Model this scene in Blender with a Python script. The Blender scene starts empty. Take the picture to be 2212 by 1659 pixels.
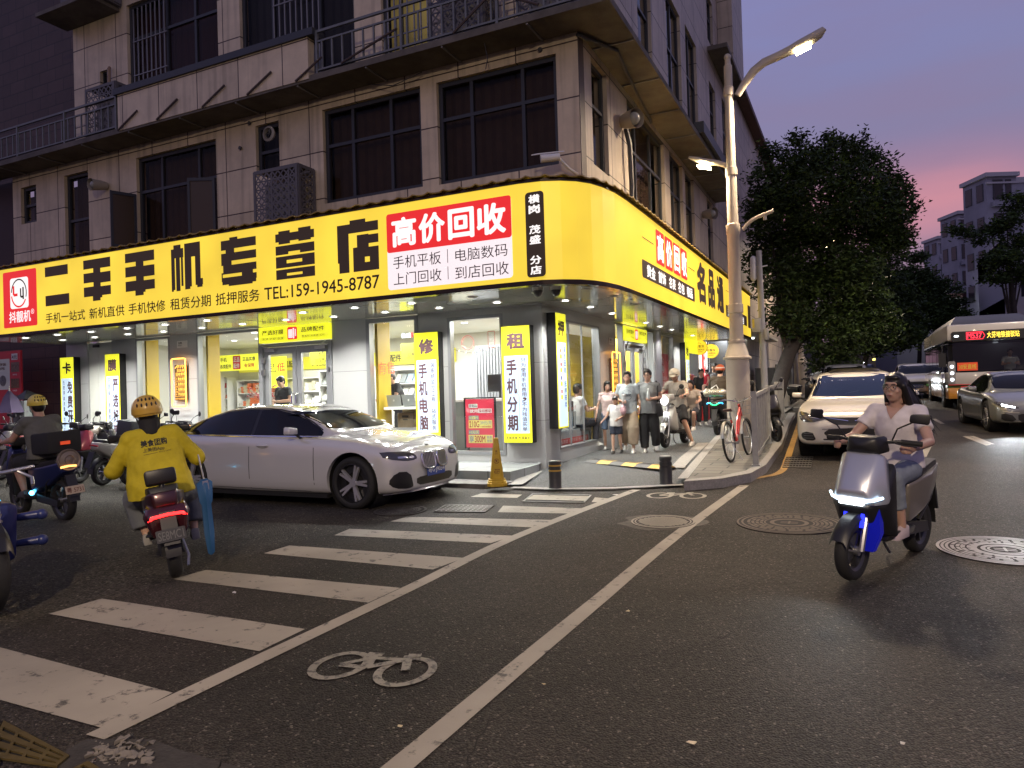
import bpy,bmesh,math,random
from mathutils import Vector,Matrix
from mathutils.bvhtree import BVHTree
random.seed(7)
SC = bpy.context.scene
COL = SC.collection
# ---------------------------------------------------------------- camera
FPX = 1552.1; CX,CY = 1106.0,829.5
th = math.atan2(1379,2874); rho = math.atan(.0299); pit = 25/2874
v0 = Vector((-math.sin(th),math.cos(th),0)); r0 = Vector((math.cos(th),math.sin(th),0)); UP = Vector((0,0,1))
FW = v0*math.cos(pit)+UP*math.sin(pit); up0 = UP*math.cos(pit)-v0*math.sin(pit)
CR = r0*math.cos(rho)-up0*math.sin(rho); CU = r0*math.sin(rho)+up0*math.cos(rho)
CP = Vector((0,0,1.5))
cd = bpy.data.cameras.new('camera'); cam = bpy.data.objects.new('camera',cd); COL.objects.link(cam)
cd.sensor_width = 36; cd.lens = 36*2874/4096; cd.clip_end = 2000; cd.clip_start = .05
m = Matrix.Identity(4)
for i in range(3):
    m[i][0] = CR[i]; m[i][1] = CU[i]; m[i][2] = -FW[i]; m[i][3] = CP[i]
cam.matrix_world = m
SC.camera = cam
SC.view_settings.view_transform = 'Standard'; SC.view_settings.look = 'None'
SC.view_settings.exposure = 0.0; SC.view_settings.gamma = 1
SC.render.engine = 'CYCLES'
cy = SC.cycles
cy.use_denoising = True; cy.max_bounces = 6; cy.diffuse_bounces = 3; cy.glossy_bounces = 3
cy.transmission_bounces = 4; cy.transparent_max_bounces = 12; cy.caustics_reflective = False; cy.caustics_refractive = False
cy.sample_clamp_indirect = 6; cy.sample_clamp_direct = 0
# ---------------------------------------------------------------- dusk sky
w = bpy.data.worlds.new('World'); SC.world = w; w.use_nodes = True
nt = w.node_tree; N = nt.nodes; Lk = nt.links; N.clear()
def nd(t,**k):
    n = N.new(t)
    for a,b in k.items(): setattr(n,a,b)
    return n
out = nd('ShaderNodeOutputWorld'); bg = nd('ShaderNodeBackground'); Lk.new(bg.outputs[0],out.inputs[0])
tc = nd('ShaderNodeTexCoord'); sep = nd('ShaderNodeSeparateXYZ'); Lk.new(tc.outputs['Generated'],sep.inputs[0])
ramp = nd('ShaderNodeValToRGB'); Lk.new(sep.outputs[2],ramp.inputs[0])
cr_ = ramp.color_ramp; els = [(0.0,(.07,.055,.085)),(.10,(.17,.12,.19)),(.16,(.25,.155,.23)),(.21,(.21,.15,.25)),(.30,(.175,.165,.295)),(.5,(.17,.185,.385)),(1,(.08,.09,.19))]
cr_.elements[0].position = 0; cr_.elements[0].color = els[0][1]+(1,); cr_.elements[1].position = 1; cr_.elements[1].color = els[-1][1]+(1,)
for p,c in els[1:-1]:
    e = cr_.elements.new(p); e.color = c+(1,)
# pink afterglow low in the sky down the street
dt = nd('ShaderNodeVectorMath',operation='DOT_PRODUCT'); Lk.new(tc.outputs['Generated'],dt.inputs[0]); dt.inputs[1].default_value = Vector((.03,.98,.19)).normalized()
mr = nd('ShaderNodeMapRange',interpolation_type='SMOOTHERSTEP'); mr.inputs[1].default_value = .975; mr.inputs[2].default_value = 1.0; Lk.new(dt.outputs['Value'],mr.inputs[0])
band = nd('ShaderNodeMapRange',interpolation_type='SMOOTHERSTEP'); band.inputs[1].default_value = .30; band.inputs[2].default_value = .20; Lk.new(sep.outputs[2],band.inputs[0])
band2 = nd('ShaderNodeMapRange',interpolation_type='SMOOTHERSTEP'); band2.inputs[1].default_value = .145; band2.inputs[2].default_value = .185; Lk.new(sep.outputs[2],band2.inputs[0])
mu = nd('ShaderNodeMath',operation='MULTIPLY'); Lk.new(mr.outputs[0],mu.inputs[0]); Lk.new(band.outputs[0],mu.inputs[1])
mu2 = nd('ShaderNodeMath',operation='MULTIPLY'); Lk.new(mu.outputs[0],mu2.inputs[0]); Lk.new(band2.outputs[0],mu2.inputs[1])
mixp = nd('ShaderNodeMixRGB',blend_type='MIX'); Lk.new(mu2.outputs[0],mixp.inputs[0]); Lk.new(ramp.outputs[0],mixp.inputs[1]); mixp.inputs[2].default_value = (.47,.20,.25,1)
# soft streaky clouds
mp = nd('ShaderNodeMapping'); mp.inputs['Scale'].default_value = (1.3,1.3,6); mp.inputs['Rotation'].default_value = (.25,.2,0); Lk.new(tc.outputs['Generated'],mp.inputs[0])
nz = nd('ShaderNodeTexNoise'); nz.inputs['Scale'].default_value = 2.2; nz.inputs['Detail'].default_value = 6; nz.inputs['Roughness'].default_value = .5; Lk.new(mp.outputs[0],nz.inputs[0])
cm = nd('ShaderNodeMapRange'); cm.inputs[1].default_value = .4; cm.inputs[2].default_value = .66; cm.inputs[3].default_value = 0; cm.inputs[4].default_value = .5; Lk.new(nz.outputs[0],cm.inputs[0])
mixc = nd('ShaderNodeMixRGB',blend_type='MIX'); Lk.new(cm.outputs[0],mixc.inputs[0]); Lk.new(mixp.outputs[0],mixc.inputs[1]); mixc.inputs[2].default_value = (.20,.150,.25,1)
# a little physical twilight sky in the mix
sky = nd('ShaderNodeTexSky',sky_type='NISHITA'); sky.sun_disc = False; sky.sun_elevation = math.radians(-1.0); sky.sun_rotation = math.radians(0)
sm = nd('ShaderNodeMixRGB',blend_type='ADD'); sm.inputs[0].default_value = .02; Lk.new(mixc.outputs[0],sm.inputs[1]); Lk.new(sky.outputs[0],sm.inputs[2])
Lk.new(sm.outputs[0],bg.inputs[0]); bg.inputs[1].default_value = 1.28
# ---------------------------------------------------------------- photo calibration helpers (pixel of the 2212x1659 photo -> point on a plane of the place)
def ray(x,y): return FW+CR*((x-CX)/FPX)-CU*((y-CY)/FPX)
def onx(x,y,X):
    d = ray(x,y); return CP+d*((X-CP.x)/d.x)
def ony(x,y,Y):
    d = ray(x,y); return CP+d*((Y-CP.y)/d.y)
def onz(x,y,Z):
    d = ray(x,y); return CP+d*((Z-CP.z)/d.z)
def gz(x,y): return .02*max(0,y-5)
def gp(x,y,dz=0):
    z = dz
    for i in range(25):
        p = onz(x,y,z); z = gz(p.x,p.y)+dz
    return p
# ---------------------------------------------------------------- mesh builder
class MB:
    def __init__(s): s.v = []; s.f = []; s.m = []; s.mi = 0
    def add(s,vs,fs):
        b = len(s.v); s.v += [tuple(v) for v in vs]
        for f in fs: s.f.append([b+i for i in f]); s.m.append(s.mi)
        return s
    def mat(s,i): s.mi = i; return s
    def box(s,x0,y0,z0,x1,y1,z1):
        x0,x1 = sorted((x0,x1)); y0,y1 = sorted((y0,y1)); z0,z1 = sorted((z0,z1))
        return s.add([(x0,y0,z0),(x1,y0,z0),(x1,y1,z0),(x0,y1,z0),(x0,y0,z1),(x1,y0,z1),(x1,y1,z1),(x0,y1,z1)],
                     [(0,3,2,1),(4,5,6,7),(0,1,5,4),(1,2,6,5),(2,3,7,6),(3,0,4,7)])
    def cbox(s,c,d,M=None):
        pts = [Vector((sx*d[0]/2,sy*d[1]/2,sz*d[2]/2)) for sz in (-1,1) for sx,sy in ((-1,-1),(1,-1),(1,1),(-1,1))]
        if M is not None: pts = [M@p for p in pts]
        return s.add([Vector(c)+p for p in pts],[(0,3,2,1),(4,5,6,7),(0,1,5,4),(1,2,6,5),(2,3,7,6),(3,0,4,7)])
    def quad(s,a,b,c,d): return s.add([a,b,c,d],[(0,1,2,3)])
    def ring(s,rings,c0=True,c1=True,loop=True):
        n = len(rings[0]); vs = [p for r in rings for p in r]; fs = []
        for i in range(len(rings)-1):
            for j in range(n if loop else n-1):
                k = (j+1) % n
                fs.append((i*n+j,i*n+k,(i+1)*n+k,(i+1)*n+j))
        if c0: fs.append(tuple(range(n))[::-1])
        if c1: fs.append(tuple((len(rings)-1)*n+j for j in range(n)))
        return s.add(vs,fs)
    def cyl(s,p0,p1,ra,rb=None,n=12,c=True,sy=1,ref=None):
        p0 = Vector(p0); p1 = Vector(p1); rb = ra if rb is None else rb
        a,b = frame(p1-p0,ref)
        return s.ring([[p+a*(r*math.cos(2*math.pi*j/n))+b*(r*sy*math.sin(2*math.pi*j/n)) for j in range(n)] for p,r in ((p0,ra),(p1,rb))],c,c)
    def tube(s,pts,r,n=8,c=True,close=False):
        pts = [Vector(p) for p in pts]; R = []; L = len(pts)
        a = None
        for i,p in enumerate(pts):
            if close: d = pts[(i+1) % L]-pts[i-1]
            else: d = pts[min(i+1,L-1)]-pts[max(i-1,0)]
            d.normalize()
            if a is None: a,b = frame(d)
            else:
                a = (a-d*a.dot(d)).normalized(); b = d.cross(a)
            rr = r[i] if isinstance(r,(list,tuple)) else r
            R.append([p+a*(rr*math.cos(2*math.pi*j/n))+b*(rr*math.sin(2*math.pi*j/n)) for j in range(n)])
        if close: R.append(R[0]); return s.ring(R,False,False)
        return s.ring(R,c,c)
    def lathe(s,prof,n=24,o=(0,0,0),ax='z',c=False):
        o = Vector(o); R = []
        for r,z in prof:
            ring = []
            for j in range(n):
                t = 2*math.pi*j/n; x,y = r*math.cos(t),r*math.sin(t)
                ring.append(o+Vector({'z': (x,y,z),'y': (x,z,y),'x': (z,x,y)}[ax]))
            R.append(ring)
        return s.ring(R,c,c)
    def ell(s,c,r,nu=14,nv=9,M=None,v0=0.,v1=1.):
        c = Vector(c); R = []
        if not isinstance(r,(tuple,list)): r = (r,r,r)
        for i in range(nv+1):
            ph = math.pi*(v0+(v1-v0)*i/nv); q = max(math.sin(ph),.004); z = -math.cos(ph)
            ring = []
            for j in range(nu):
                t = 2*math.pi*j/nu; p = Vector((r[0]*q*math.cos(t),r[1]*q*math.sin(t),r[2]*z))
                ring.append(c+(M@p if M is not None else p))
            R.append(ring)
        return s.ring(R,True,True)
    def cap(s,p0,ra,p1,rb,n=12):
        p0 = Vector(p0); p1 = Vector(p1); d = (p1-p0)
        if d.length < 1e-6: return s.ell(p0,ra)
        d.normalize(); a,b = frame(d); R = []
        for k in range(4):
            t = math.pi/2*(k/4); R.append((p0-d*ra*math.cos(t),ra*max(math.sin(t),.03)))
        R.append((p0,ra)); R.append((p1,rb))
        for k in range(1,5):
            t = math.pi/2*(k/4); R.append((p1+d*rb*math.sin(t),rb*max(math.cos(t),.03)))
        return s.ring([[p+a*(r*math.cos(2*math.pi*j/n))+b*(r*math.sin(2*math.pi*j/n)) for j in range(n)] for p,r in R])
    def chain(s,pr,n=12):
        for (p,r),(q,t) in zip(pr,pr[1:]): s.cap(p,r,q,t,n)
        return s
    def ecyl(s,secs,n=18,c=True):
        # secs: (centre, rx, ry) with rings kept level, rx along x and ry along y
        return s.ring([[Vector(p)+Vector((rx*math.cos(2*math.pi*j/n),ry*math.sin(2*math.pi*j/n),0)) for j in range(n)] for p,rx,ry in secs],c,c)
    def hull(s,pts,sub=0):
        bm = bmesh.new()
        for p in pts: bm.verts.new(p)
        bmesh.ops.convex_hull(bm,input=bm.verts)
        bmesh.ops.dissolve_limit(bm,angle_limit=.02,verts=bm.verts,edges=bm.edges)
        bm.verts.ensure_lookup_table()
        vs = [v for v in bm.verts if v.link_faces]
        ix = {v: i for i,v in enumerate(vs)}
        s.add([v.co.copy() for v in vs],[[ix[v] for v in f.verts] for f in bm.faces]); bm.free(); return s
    def prism(s,pts,a,b):      # polygon pts (3-D) swept from offset vector a to b
        a = Vector(a); b = Vector(b)
        return s.ring([[Vector(p)+a for p in pts],[Vector(p)+b for p in pts]])
    def xf(s,M):
        s.v = [tuple(M@Vector(v)) for v in s.v]; return s
def frame(d,ref=None):
    d = Vector(d).normalized()
    if ref is None: ref = Vector((0,0,1)) if abs(d.z) < .9 else Vector((1,0,0))
    a = Vector(ref).cross(d).normalized(); return a,d.cross(a)
MESHES = {}
def mesh_of(name,mb,mats,smooth=None):
    me = bpy.data.meshes.new(name); me.from_pydata(mb.v,[],mb.f)
    if not isinstance(mats,(list,tuple)): mats = [mats]
    for mt in mats: me.materials.append(mt)
    me.polygons.foreach_set('material_index',mb.m)
    fix(me)
    if smooth is not None: smoothen(me,smooth)
    return me
def fix(me):
    bm = bmesh.new(); bm.from_mesh(me); bmesh.ops.recalc_face_normals(bm,faces=bm.faces); bm.to_mesh(me); bm.free()
def smoothen(me,ang):
    me.polygons.foreach_set('use_smooth',[True]*len(me.polygons))
    me.set_sharp_from_angle(angle=math.radians(ang))
def tag(o,label=None,cat=None,group=None,kind=None):
    if label: o['label'] = label
    if cat: o['category'] = cat
    if group: o['group'] = group
    if kind: o['kind'] = kind
    return o
def thing(name,label,cat,loc=(0,0,0),rot=0,group=None,lean=None):
    o = bpy.data.objects.new(name,None); COL.objects.link(o); o.location = loc; o.rotation_euler = (0,0,rot)
    if lean: o.rotation_euler = (lean[0],lean[1],rot)
    o.empty_display_size = .1
    return tag(o,label,cat,group)
def root_of(o):
    while o.parent: o = o.parent
    return o
def part(name,mb,mats,parent=None,smooth=40,w=False,bevel=0,sub=0,label=None):
    """one mesh object; w=True when mb is in world coordinates and the thing is not rotated"""
    if w and parent is not None:
        l = root_of(parent).location; mb.v = [(a-l.x,b-l.y,c-l.z) for a,b,c in mb.v]
    me = mesh_of(name,mb,mats,smooth)
    o = bpy.data.objects.new(name,me); COL.objects.link(o)
    if bevel or sub:
        if bevel:
            b = o.modifiers.new('b','BEVEL'); b.width = bevel; b.segments = 2; b.limit_method = 'ANGLE'; b.angle_limit = math.radians(35)
        if sub:
            b = o.modifiers.new('s','SUBSURF'); b.levels = sub; b.render_levels = sub
        bake(o,smooth)
    if parent is not None: o.parent = parent
    if label: o['label'] = label
    return o
def bake(o,smooth=40):
    dg = bpy.context.evaluated_depsgraph_get(); dg.update()
    ev = o.evaluated_get(dg); me = bpy.data.meshes.new_from_object(ev); old = o.data
    o.modifiers.clear(); o.data = me; me.name = old.name; bpy.data.meshes.remove(old)
    if smooth is not None: smoothen(me,smooth)
def struct(name,mb,mats,smooth=None):
    o = part(name,mb,mats,None,smooth); o['kind'] = 'structure'; return o
def solo(name,mb,mats,label,cat,group=None,smooth=40,bevel=0):
    """a thing that is one mesh, given in world coordinates; its origin is put at its base"""
    xs = [v[0] for v in mb.v]; ys = [v[1] for v in mb.v]; zs = [v[2] for v in mb.v]
    c = ((min(xs)+max(xs))/2,(min(ys)+max(ys))/2,min(zs))
    mb.v = [(a-c[0],b-c[1],d-c[2]) for a,b,d in mb.v]
    o = part(name,mb,mats,None,smooth,bevel=bevel); o.location = c; return tag(o,label,cat,group)
def dup(o,loc=None,rot=None,label=None,parent=None):
    kids = list(o.children); c = o.copy(); COL.objects.link(c)
    if parent is not None: c.parent = parent
    for k in kids: dup(k,parent=c)
    if loc is not None: c.location = loc
    if rot is not None: c.rotation_euler[2] = rot
    if label: c['label'] = label
    return c
CLOUD = bpy.data.textures.new('folds','CLOUDS'); CLOUD.noise_scale = .11; CLOUD.noise_depth = 1
def remesh(name,mb,mat,parent,voxel=.01,smooth=3,w=False,label=None,fac=.5,fold=0):
    """fuse overlapping primitives into one continuous organic surface"""
    o = part(name,mb,mat,parent,None,w)
    r = o.modifiers.new('r','REMESH'); r.mode = 'VOXEL'; r.voxel_size = voxel; r.adaptivity = 0
    if smooth:
        q = o.modifiers.new('m','SMOOTH'); q.factor = fac; q.iterations = smooth
    if fold:
        q = o.modifiers.new('d','DISPLACE'); q.texture = CLOUD; q.strength = fold; q.mid_level = .5; q.texture_coords = 'LOCAL'
    bake(o,180)
    if not isinstance(mat,(list,tuple)): mat = [mat]
    o.data.materials.clear()
    for mt in mat: o.data.materials.append(mt)
    if label: o['label'] = label
    return o
# ---------------------------------------------------------------- materials
MC = {}
def mat(name,col,rough=.5,metal=0,emit=0,ecol=None,coat=0,spec=.5,noise=0,nscale=8,bump=0,bscale=60,alpha=None):
    if name in MC: return MC[name]
    mt = bpy.data.materials.new(name); mt.use_nodes = True; t = mt.node_tree; b = t.nodes['Principled BSDF']
    b.inputs['Base Color'].default_value = tuple(col)+(1,); b.inputs['Roughness'].default_value = rough
    b.inputs['Metallic'].default_value = metal; b.inputs['Coat Weight'].default_value = coat; b.inputs['Coat Roughness'].default_value = .05
    b.inputs['Specular IOR Level'].default_value = spec
    if emit:
        b.inputs['Emission Color'].default_value = tuple(ecol or col)+(1,); b.inputs['Emission Strength'].default_value = emit
    if noise or bump:
        tcn = t.nodes.new('ShaderNodeTexCoord')
    if noise:
        n = t.nodes.new('ShaderNodeTexNoise'); n.inputs['Scale'].default_value = nscale; n.inputs['Detail'].default_value = 7; n.inputs['Roughness'].default_value = .65
        t.links.new(tcn.outputs['Object'],n.inputs[0])
        mr = t.nodes.new('ShaderNodeMapRange'); mr.inputs[1].default_value = .3; mr.inputs[2].default_value = .7; mr.inputs[3].default_value = 1-noise; mr.inputs[4].default_value = 1+noise*.6
        t.links.new(n.outputs[0],mr.inputs[0])
        mx = t.nodes.new('ShaderNodeVectorMath'); mx.operation = 'SCALE'; mx.inputs[0].default_value = col; t.links.new(mr.outputs[0],mx.inputs['Scale'])
        t.links.new(mx.outputs[0],b.inputs['Base Color'])
    if bump:
        n2 = t.nodes.new('ShaderNodeTexNoise'); n2.inputs['Scale'].default_value = bscale; n2.inputs['Detail'].default_value = 4
        t.links.new(tcn.outputs['Object'],n2.inputs[0])
        bp = t.nodes.new('ShaderNodeBump'); bp.inputs['Strength'].default_value = bump; bp.inputs['Distance'].default_value = .01
        t.links.new(n2.outputs[0],bp.inputs['Height']); t.links.new(bp.outputs[0],b.inputs['Normal'])
    MC[name] = mt; return mt
def glow(name,col,s,var=0):
    """lit faces: plain emission, optionally with the uneven backlight of an LED box"""
    if name in MC: return MC[name]
    mt = bpy.data.materials.new(name); mt.use_nodes = True; t = mt.node_tree; b = t.nodes['Principled BSDF']
    b.inputs['Base Color'].default_value = tuple(c*.5 for c in col)+(1,); b.inputs['Roughness'].default_value = .35
    b.inputs['Emission Color'].default_value = tuple(col)+(1,); b.inputs['Emission Strength'].default_value = s
    if var:
        tcn = t.nodes.new('ShaderNodeTexCoord'); n = t.nodes.new('ShaderNodeTexNoise'); n.inputs['Scale'].default_value = .9; n.inputs['Detail'].default_value = 2
        t.links.new(tcn.outputs['Object'],n.inputs[0])
        mr = t.nodes.new('ShaderNodeMapRange'); mr.inputs[1].default_value = .3; mr.inputs[2].default_value = .7; mr.inputs[3].default_value = s*(1-var); mr.inputs[4].default_value = s*(1+var)
        t.links.new(n.outputs[0],mr.inputs[0]); t.links.new(mr.outputs[0],b.inputs['Emission Strength'])
    MC[name] = mt; return mt
def glassm(name,tint=(.9,.93,.92),refl=1.45,rough=.0,dark=1.0):
    if name in MC: return MC[name]
    mt = bpy.data.materials.new(name); mt.use_nodes = True; t = mt.node_tree; t.nodes.clear()
    o = t.nodes.new('ShaderNodeOutputMaterial'); mx = t.nodes.new('ShaderNodeMixShader'); tr = t.nodes.new('ShaderNodeBsdfTransparent'); gl = t.nodes.new('ShaderNodeBsdfGlossy')
    lw = t.nodes.new('ShaderNodeLayerWeight'); lw.inputs[0].default_value = .5; pw = t.nodes.new('ShaderNodeMath'); pw.operation = 'POWER'; pw.inputs[1].default_value = 5; t.links.new(lw.outputs['Facing'],pw.inputs[0])
    fr = t.nodes.new('ShaderNodeMapRange'); fr.inputs[3].default_value = ((refl-1)/(refl+1))**2*1.8; fr.inputs[4].default_value = .9; t.links.new(pw.outputs[0],fr.inputs[0])
    tr.inputs[0].default_value = tuple(c*dark for c in tint)+(1,); gl.inputs['Roughness'].default_value = rough; gl.inputs[0].default_value = (.9,.9,.9,1)
    t.links.new(fr.outputs[0],mx.inputs[0]); t.links.new(tr.outputs[0],mx.inputs[1]); t.links.new(gl.outputs[0],mx.inputs[2]); t.links.new(mx.outputs[0],o.inputs[0])
    MC[name] = mt; return mt
BLACK = mat('black_plastic',(.012,.012,.013),.42)
RUBBER = mat('rubber',(.012,.012,.012),.75,bump=.3,bscale=120)
CHROME = mat('chrome',(.75,.75,.77),.12,1)
STEEL = mat('brushed_steel',(.45,.45,.46),.35,.9)
GREYM = mat('grey_metal',(.22,.22,.23),.45,.3)
DKGREY = mat('dark_grey',(.05,.05,.055),.5)
WHITEP = mat('white_plastic',(.75,.75,.73),.4)
GLASS = glassm('shop_glass')
# ---------------------------------------------------------------- lettering
def glyphs(s,bold=0):
    cu = bpy.data.curves.new('t','FONT'); cu.body = s; cu.size = 1; cu.offset = bold; cu.resolution_u = 3
    o = bpy.data.objects.new('t',cu); COL.objects.link(o)
    dg = bpy.context.evaluated_depsgraph_get(); dg.update(); me = bpy.data.meshes.new_from_object(o.evaluated_get(dg))
    V = [v.co.copy() for v in me.vertices]; Fc = [tuple(p.vertices) for p in me.polygons]
    bpy.data.objects.remove(o); bpy.data.meshes.remove(me); bpy.data.curves.remove(cu)
    return V,Fc
class Panel:
    """a flat panel: origin o, unit vectors ex (to the right as read), ey (up); n points at the reader"""
    def __init__(s,o,ex,ey=(0,0,1)):
        s.o = Vector(o); s.ex = Vector(ex).normalized(); s.ey = Vector(ey).normalized(); s.n = s.ex.cross(s.ey)
    def P(s,u,v,d=0): return s.o+s.ex*u+s.ey*v+s.n*d
    def rect(s,mb,u0,v0,u1,v1,d=0,th=0):
        if th:
            return mb.ring([[s.P(u0,v0,k),s.P(u1,v0,k),s.P(u1,v1,k),s.P(u0,v1,k)] for k in (d,d+th)])
        return mb.quad(s.P(u0,v0,d),s.P(u1,v0,d),s.P(u1,v1,d),s.P(u0,v1,d))
    def rrect(s,mb,u0,v0,u1,v1,r,d=0,th=0):
        pts = []
        for cx,cy,a0 in ((u1-r,v0+r,-90),(u1-r,v1-r,0),(u0+r,v1-r,90),(u0+r,v0+r,180)):
            for k in range(5):
                a = math.radians(a0+22.5*k); pts.append((cx+r*math.cos(a),cy+r*math.sin(a)))
        if th: return mb.ring([[s.P(a,b,k) for a,b in pts] for k in (d,d+th)])
        return mb.add([s.P(a,b,d) for a,b in pts],[tuple(range(len(pts)))])
    def line(s,mb,pts,wd,d=0):
        for (a,b),(c,e) in zip(pts,pts[1:]):
            L = math.hypot(c-a,e-b); nx,ny = -(e-b)/L*wd/2,(c-a)/L*wd/2
            mb.quad(s.P(a+nx,b+ny,d),s.P(a-nx,b-ny,d),s.P(c-nx,e-ny,d),s.P(c+nx,e+ny,d))
    def disc(s,mb,u,v,r,d=0,n=28,r2=None,th=0):
        if r2:
            mb.ring([[s.P(u+q*math.cos(2*math.pi*j/n),v+q*math.sin(2*math.pi*j/n),d) for j in range(n)] for q in (r2,r)],False,False)
        elif th:
            mb.ring([[s.P(u+r*math.cos(2*math.pi*j/n),v+r*math.sin(2*math.pi*j/n),k) for j in range(n)] for k in (d,d+th)])
        else: mb.add([s.P(u+r*math.cos(2*math.pi*j/n),v+r*math.sin(2*math.pi*j/n),d) for j in range(n)],[tuple(range(n))])
        return mb
    def text(s,mb,t,u0,v0,u1,v1,d=.003,bold=0,vert=False,keep=False):
        if vert:
            h = (v1-v0)/len(t)
            for i,ch in enumerate(t):
                if ch != ' ': s.text(mb,ch,u0,v1-h*(i+.93),u1,v1-h*(i+.07),d,bold)
            return mb
        V,Fc = glyphs(t)
        if not V: return mb
        ax = min(v.x for v in V)-bold; bx = max(v.x for v in V)+bold; ay = min(v.y for v in V)-bold; by = max(v.y for v in V)+bold
        if len(t) == 1 and t in '一-二': ay,by = -.1,.85
        sx = (u1-u0)/max(bx-ax,1e-4); sy = (v1-v0)/max(by-ay,1e-4)
        if keep: sx = sy = min(sx,sy)
        ou = (u0+u1)/2-sx*(ax+bx)/2; ov = (v0+v1)/2-sy*(ay+by)/2
        sh = [(0,0)]
        if bold: sh = [(bold*math.cos(k*math.pi/4),bold*math.sin(k*math.pi/4)) for k in (range(8) if bold > .022 else range(1,8,2))]
        for k,(a,b) in enumerate(sh): mb.add([s.P(ou+(v.x+a)*sx,ov+(v.y+b)*sy,d+k*.0003) for v in V],Fc)
        return mb
    def bitmap(s,mb,ops,u0,v0,u1,v1,d=.003,G=60):
        g = [[0]*G for _ in range(G)]
        for val,a,b,c,e in ops:
            for y in range(round(b*G/100),round(e*G/100)):
                for x in range(round(a*G/100),round(c*G/100)): g[y][x] = val
        open_ = {}; rects = []
        for y in range(G+1):
            runs = []
            if y < G:
                x = 0
                while x < G:
                    if g[y][x]:
                        a = x
                        while x < G and g[y][x]: x += 1
                        runs.append((a,x))
                    x += 1
            new = {}
            for q in runs: new[q] = open_.pop(q,y)
            for q,ys in open_.items(): rects.append((q[0],ys,q[1],y))
            open_ = new
        U = lambda x: u0+(u1-u0)*x/G; Vv = lambda y: v1-(v1-v0)*y/G
        for a,b,c,e in rects: s.rect(mb,U(a),Vv(e),U(c),Vv(b),d)
        return mb
# ================================================================ GROUND
def asphalt(name,base,speck,rough=.7,warm=1.0,bumpd=.006,patch=.25,sc=95):
    mt = bpy.data.materials.new(name); mt.use_nodes = True; t = mt.node_tree; b = t.nodes['Principled BSDF']; L = t.links
    tcn = t.nodes.new('ShaderNodeTexCoord')
    def nn(k,**p):
        q = t.nodes.new(k)
        for a,v in p.items(): q.inputs[a].default_value = v
        return q
    vo = nn('ShaderNodeTexVoronoi',Scale=float(sc)); L.new(tcn.outputs['Object'],vo.inputs['Vector'])
    n1 = nn('ShaderNodeTexNoise',Scale=.45,Detail=6.,Roughness=.6); L.new(tcn.outputs['Object'],n1.inputs['Vector'])
    n2 = nn('ShaderNodeTexNoise',Scale=38.,Detail=3.); L.new(tcn.outputs['Object'],n2.inputs['Vector'])
    # stone colour per cell
    wn = t.nodes.new('ShaderNodeSeparateColor'); L.new(vo.outputs['Color'],wn.inputs[0])
    mr = nn('ShaderNodeMapRange'); mr.inputs[1].default_value = .0; mr.inputs[2].default_value = 1; mr.inputs[3].default_value = .4; mr.inputs[4].default_value = 1.7; L.new(wn.outputs[0],mr.inputs[0])
    sp = nn('ShaderNodeMapRange'); sp.inputs[1].default_value = .965; sp.inputs[2].default_value = .99; L.new(wn.outputs[1],sp.inputs[0])
    ed = nn('ShaderNodeMapRange'); ed.inputs[1].default_value = .25; ed.inputs[2].default_value = .75; ed.inputs[3].default_value = 1.15; ed.inputs[4].default_value = .45; L.new(vo.outputs['Distance'],ed.inputs[0])
    pr = nn('ShaderNodeMapRange'); pr.inputs[1].default_value = .35; pr.inputs[2].default_value = .65; pr.inputs[3].default_value = 1-patch; pr.inputs[4].default_value = 1+patch; L.new(n1.outputs[0],pr.inputs[0])
    m1 = t.nodes.new('ShaderNodeMath'); m1.operation = 'MULTIPLY'; L.new(mr.outputs[0],m1.inputs[0]); L.new(pr.outputs[0],m1.inputs[1])
    m2 = t.nodes.new('ShaderNodeMath'); m2.operation = 'MULTIPLY'; L.new(m1.outputs[0],m2.inputs[0]); L.new(ed.outputs[0],m2.inputs[1])
    vs = t.nodes.new('ShaderNodeVectorMath'); vs.operation = 'SCALE'; vs.inputs[0].default_value = base; L.new(m2.outputs[0],vs.inputs['Scale'])
    mx = t.nodes.new('ShaderNodeMixRGB'); L.new(sp.outputs[0],mx.inputs[0]); L.new(vs.outputs[0],mx.inputs[1]); mx.inputs[2].default_value = tuple(speck)+(1,)
    L.new(mx.outputs[0],b.inputs['Base Color'])
    rr = nn('ShaderNodeMapRange'); rr.inputs[3].default_value = rough-.22; rr.inputs[4].default_value = rough+.15; L.new(n2.outputs[0],rr.inputs[0]); L.new(rr.outputs[0],b.inputs['Roughness'])
    bp = nn('ShaderNodeBump',Strength=.9,Distance=bumpd); bp.invert = True; L.new(vo.outputs['Distance'],bp.inputs['Height']); L.new(bp.outputs[0],b.inputs['Normal'])
    return mt
A_ROAD = asphalt('asphalt',(.034,.0285,.0235),(.15,.13,.11),patch=.5,sc=98)
A_OLD = asphalt('old_asphalt',(.050,.044,.035),(.20,.18,.14),patch=.4,sc=62,bumpd=.010)
A_LANE = asphalt('side_lane_asphalt',(.085,.088,.088),(.2,.2,.2),rough=.6,bumpd=.003,patch=.15,sc=130)
for m_ in (A_ROAD,A_OLD,A_LANE): m_.node_tree.nodes['Principled BSDF'].inputs['Specular IOR Level'].default_value = .22
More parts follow.
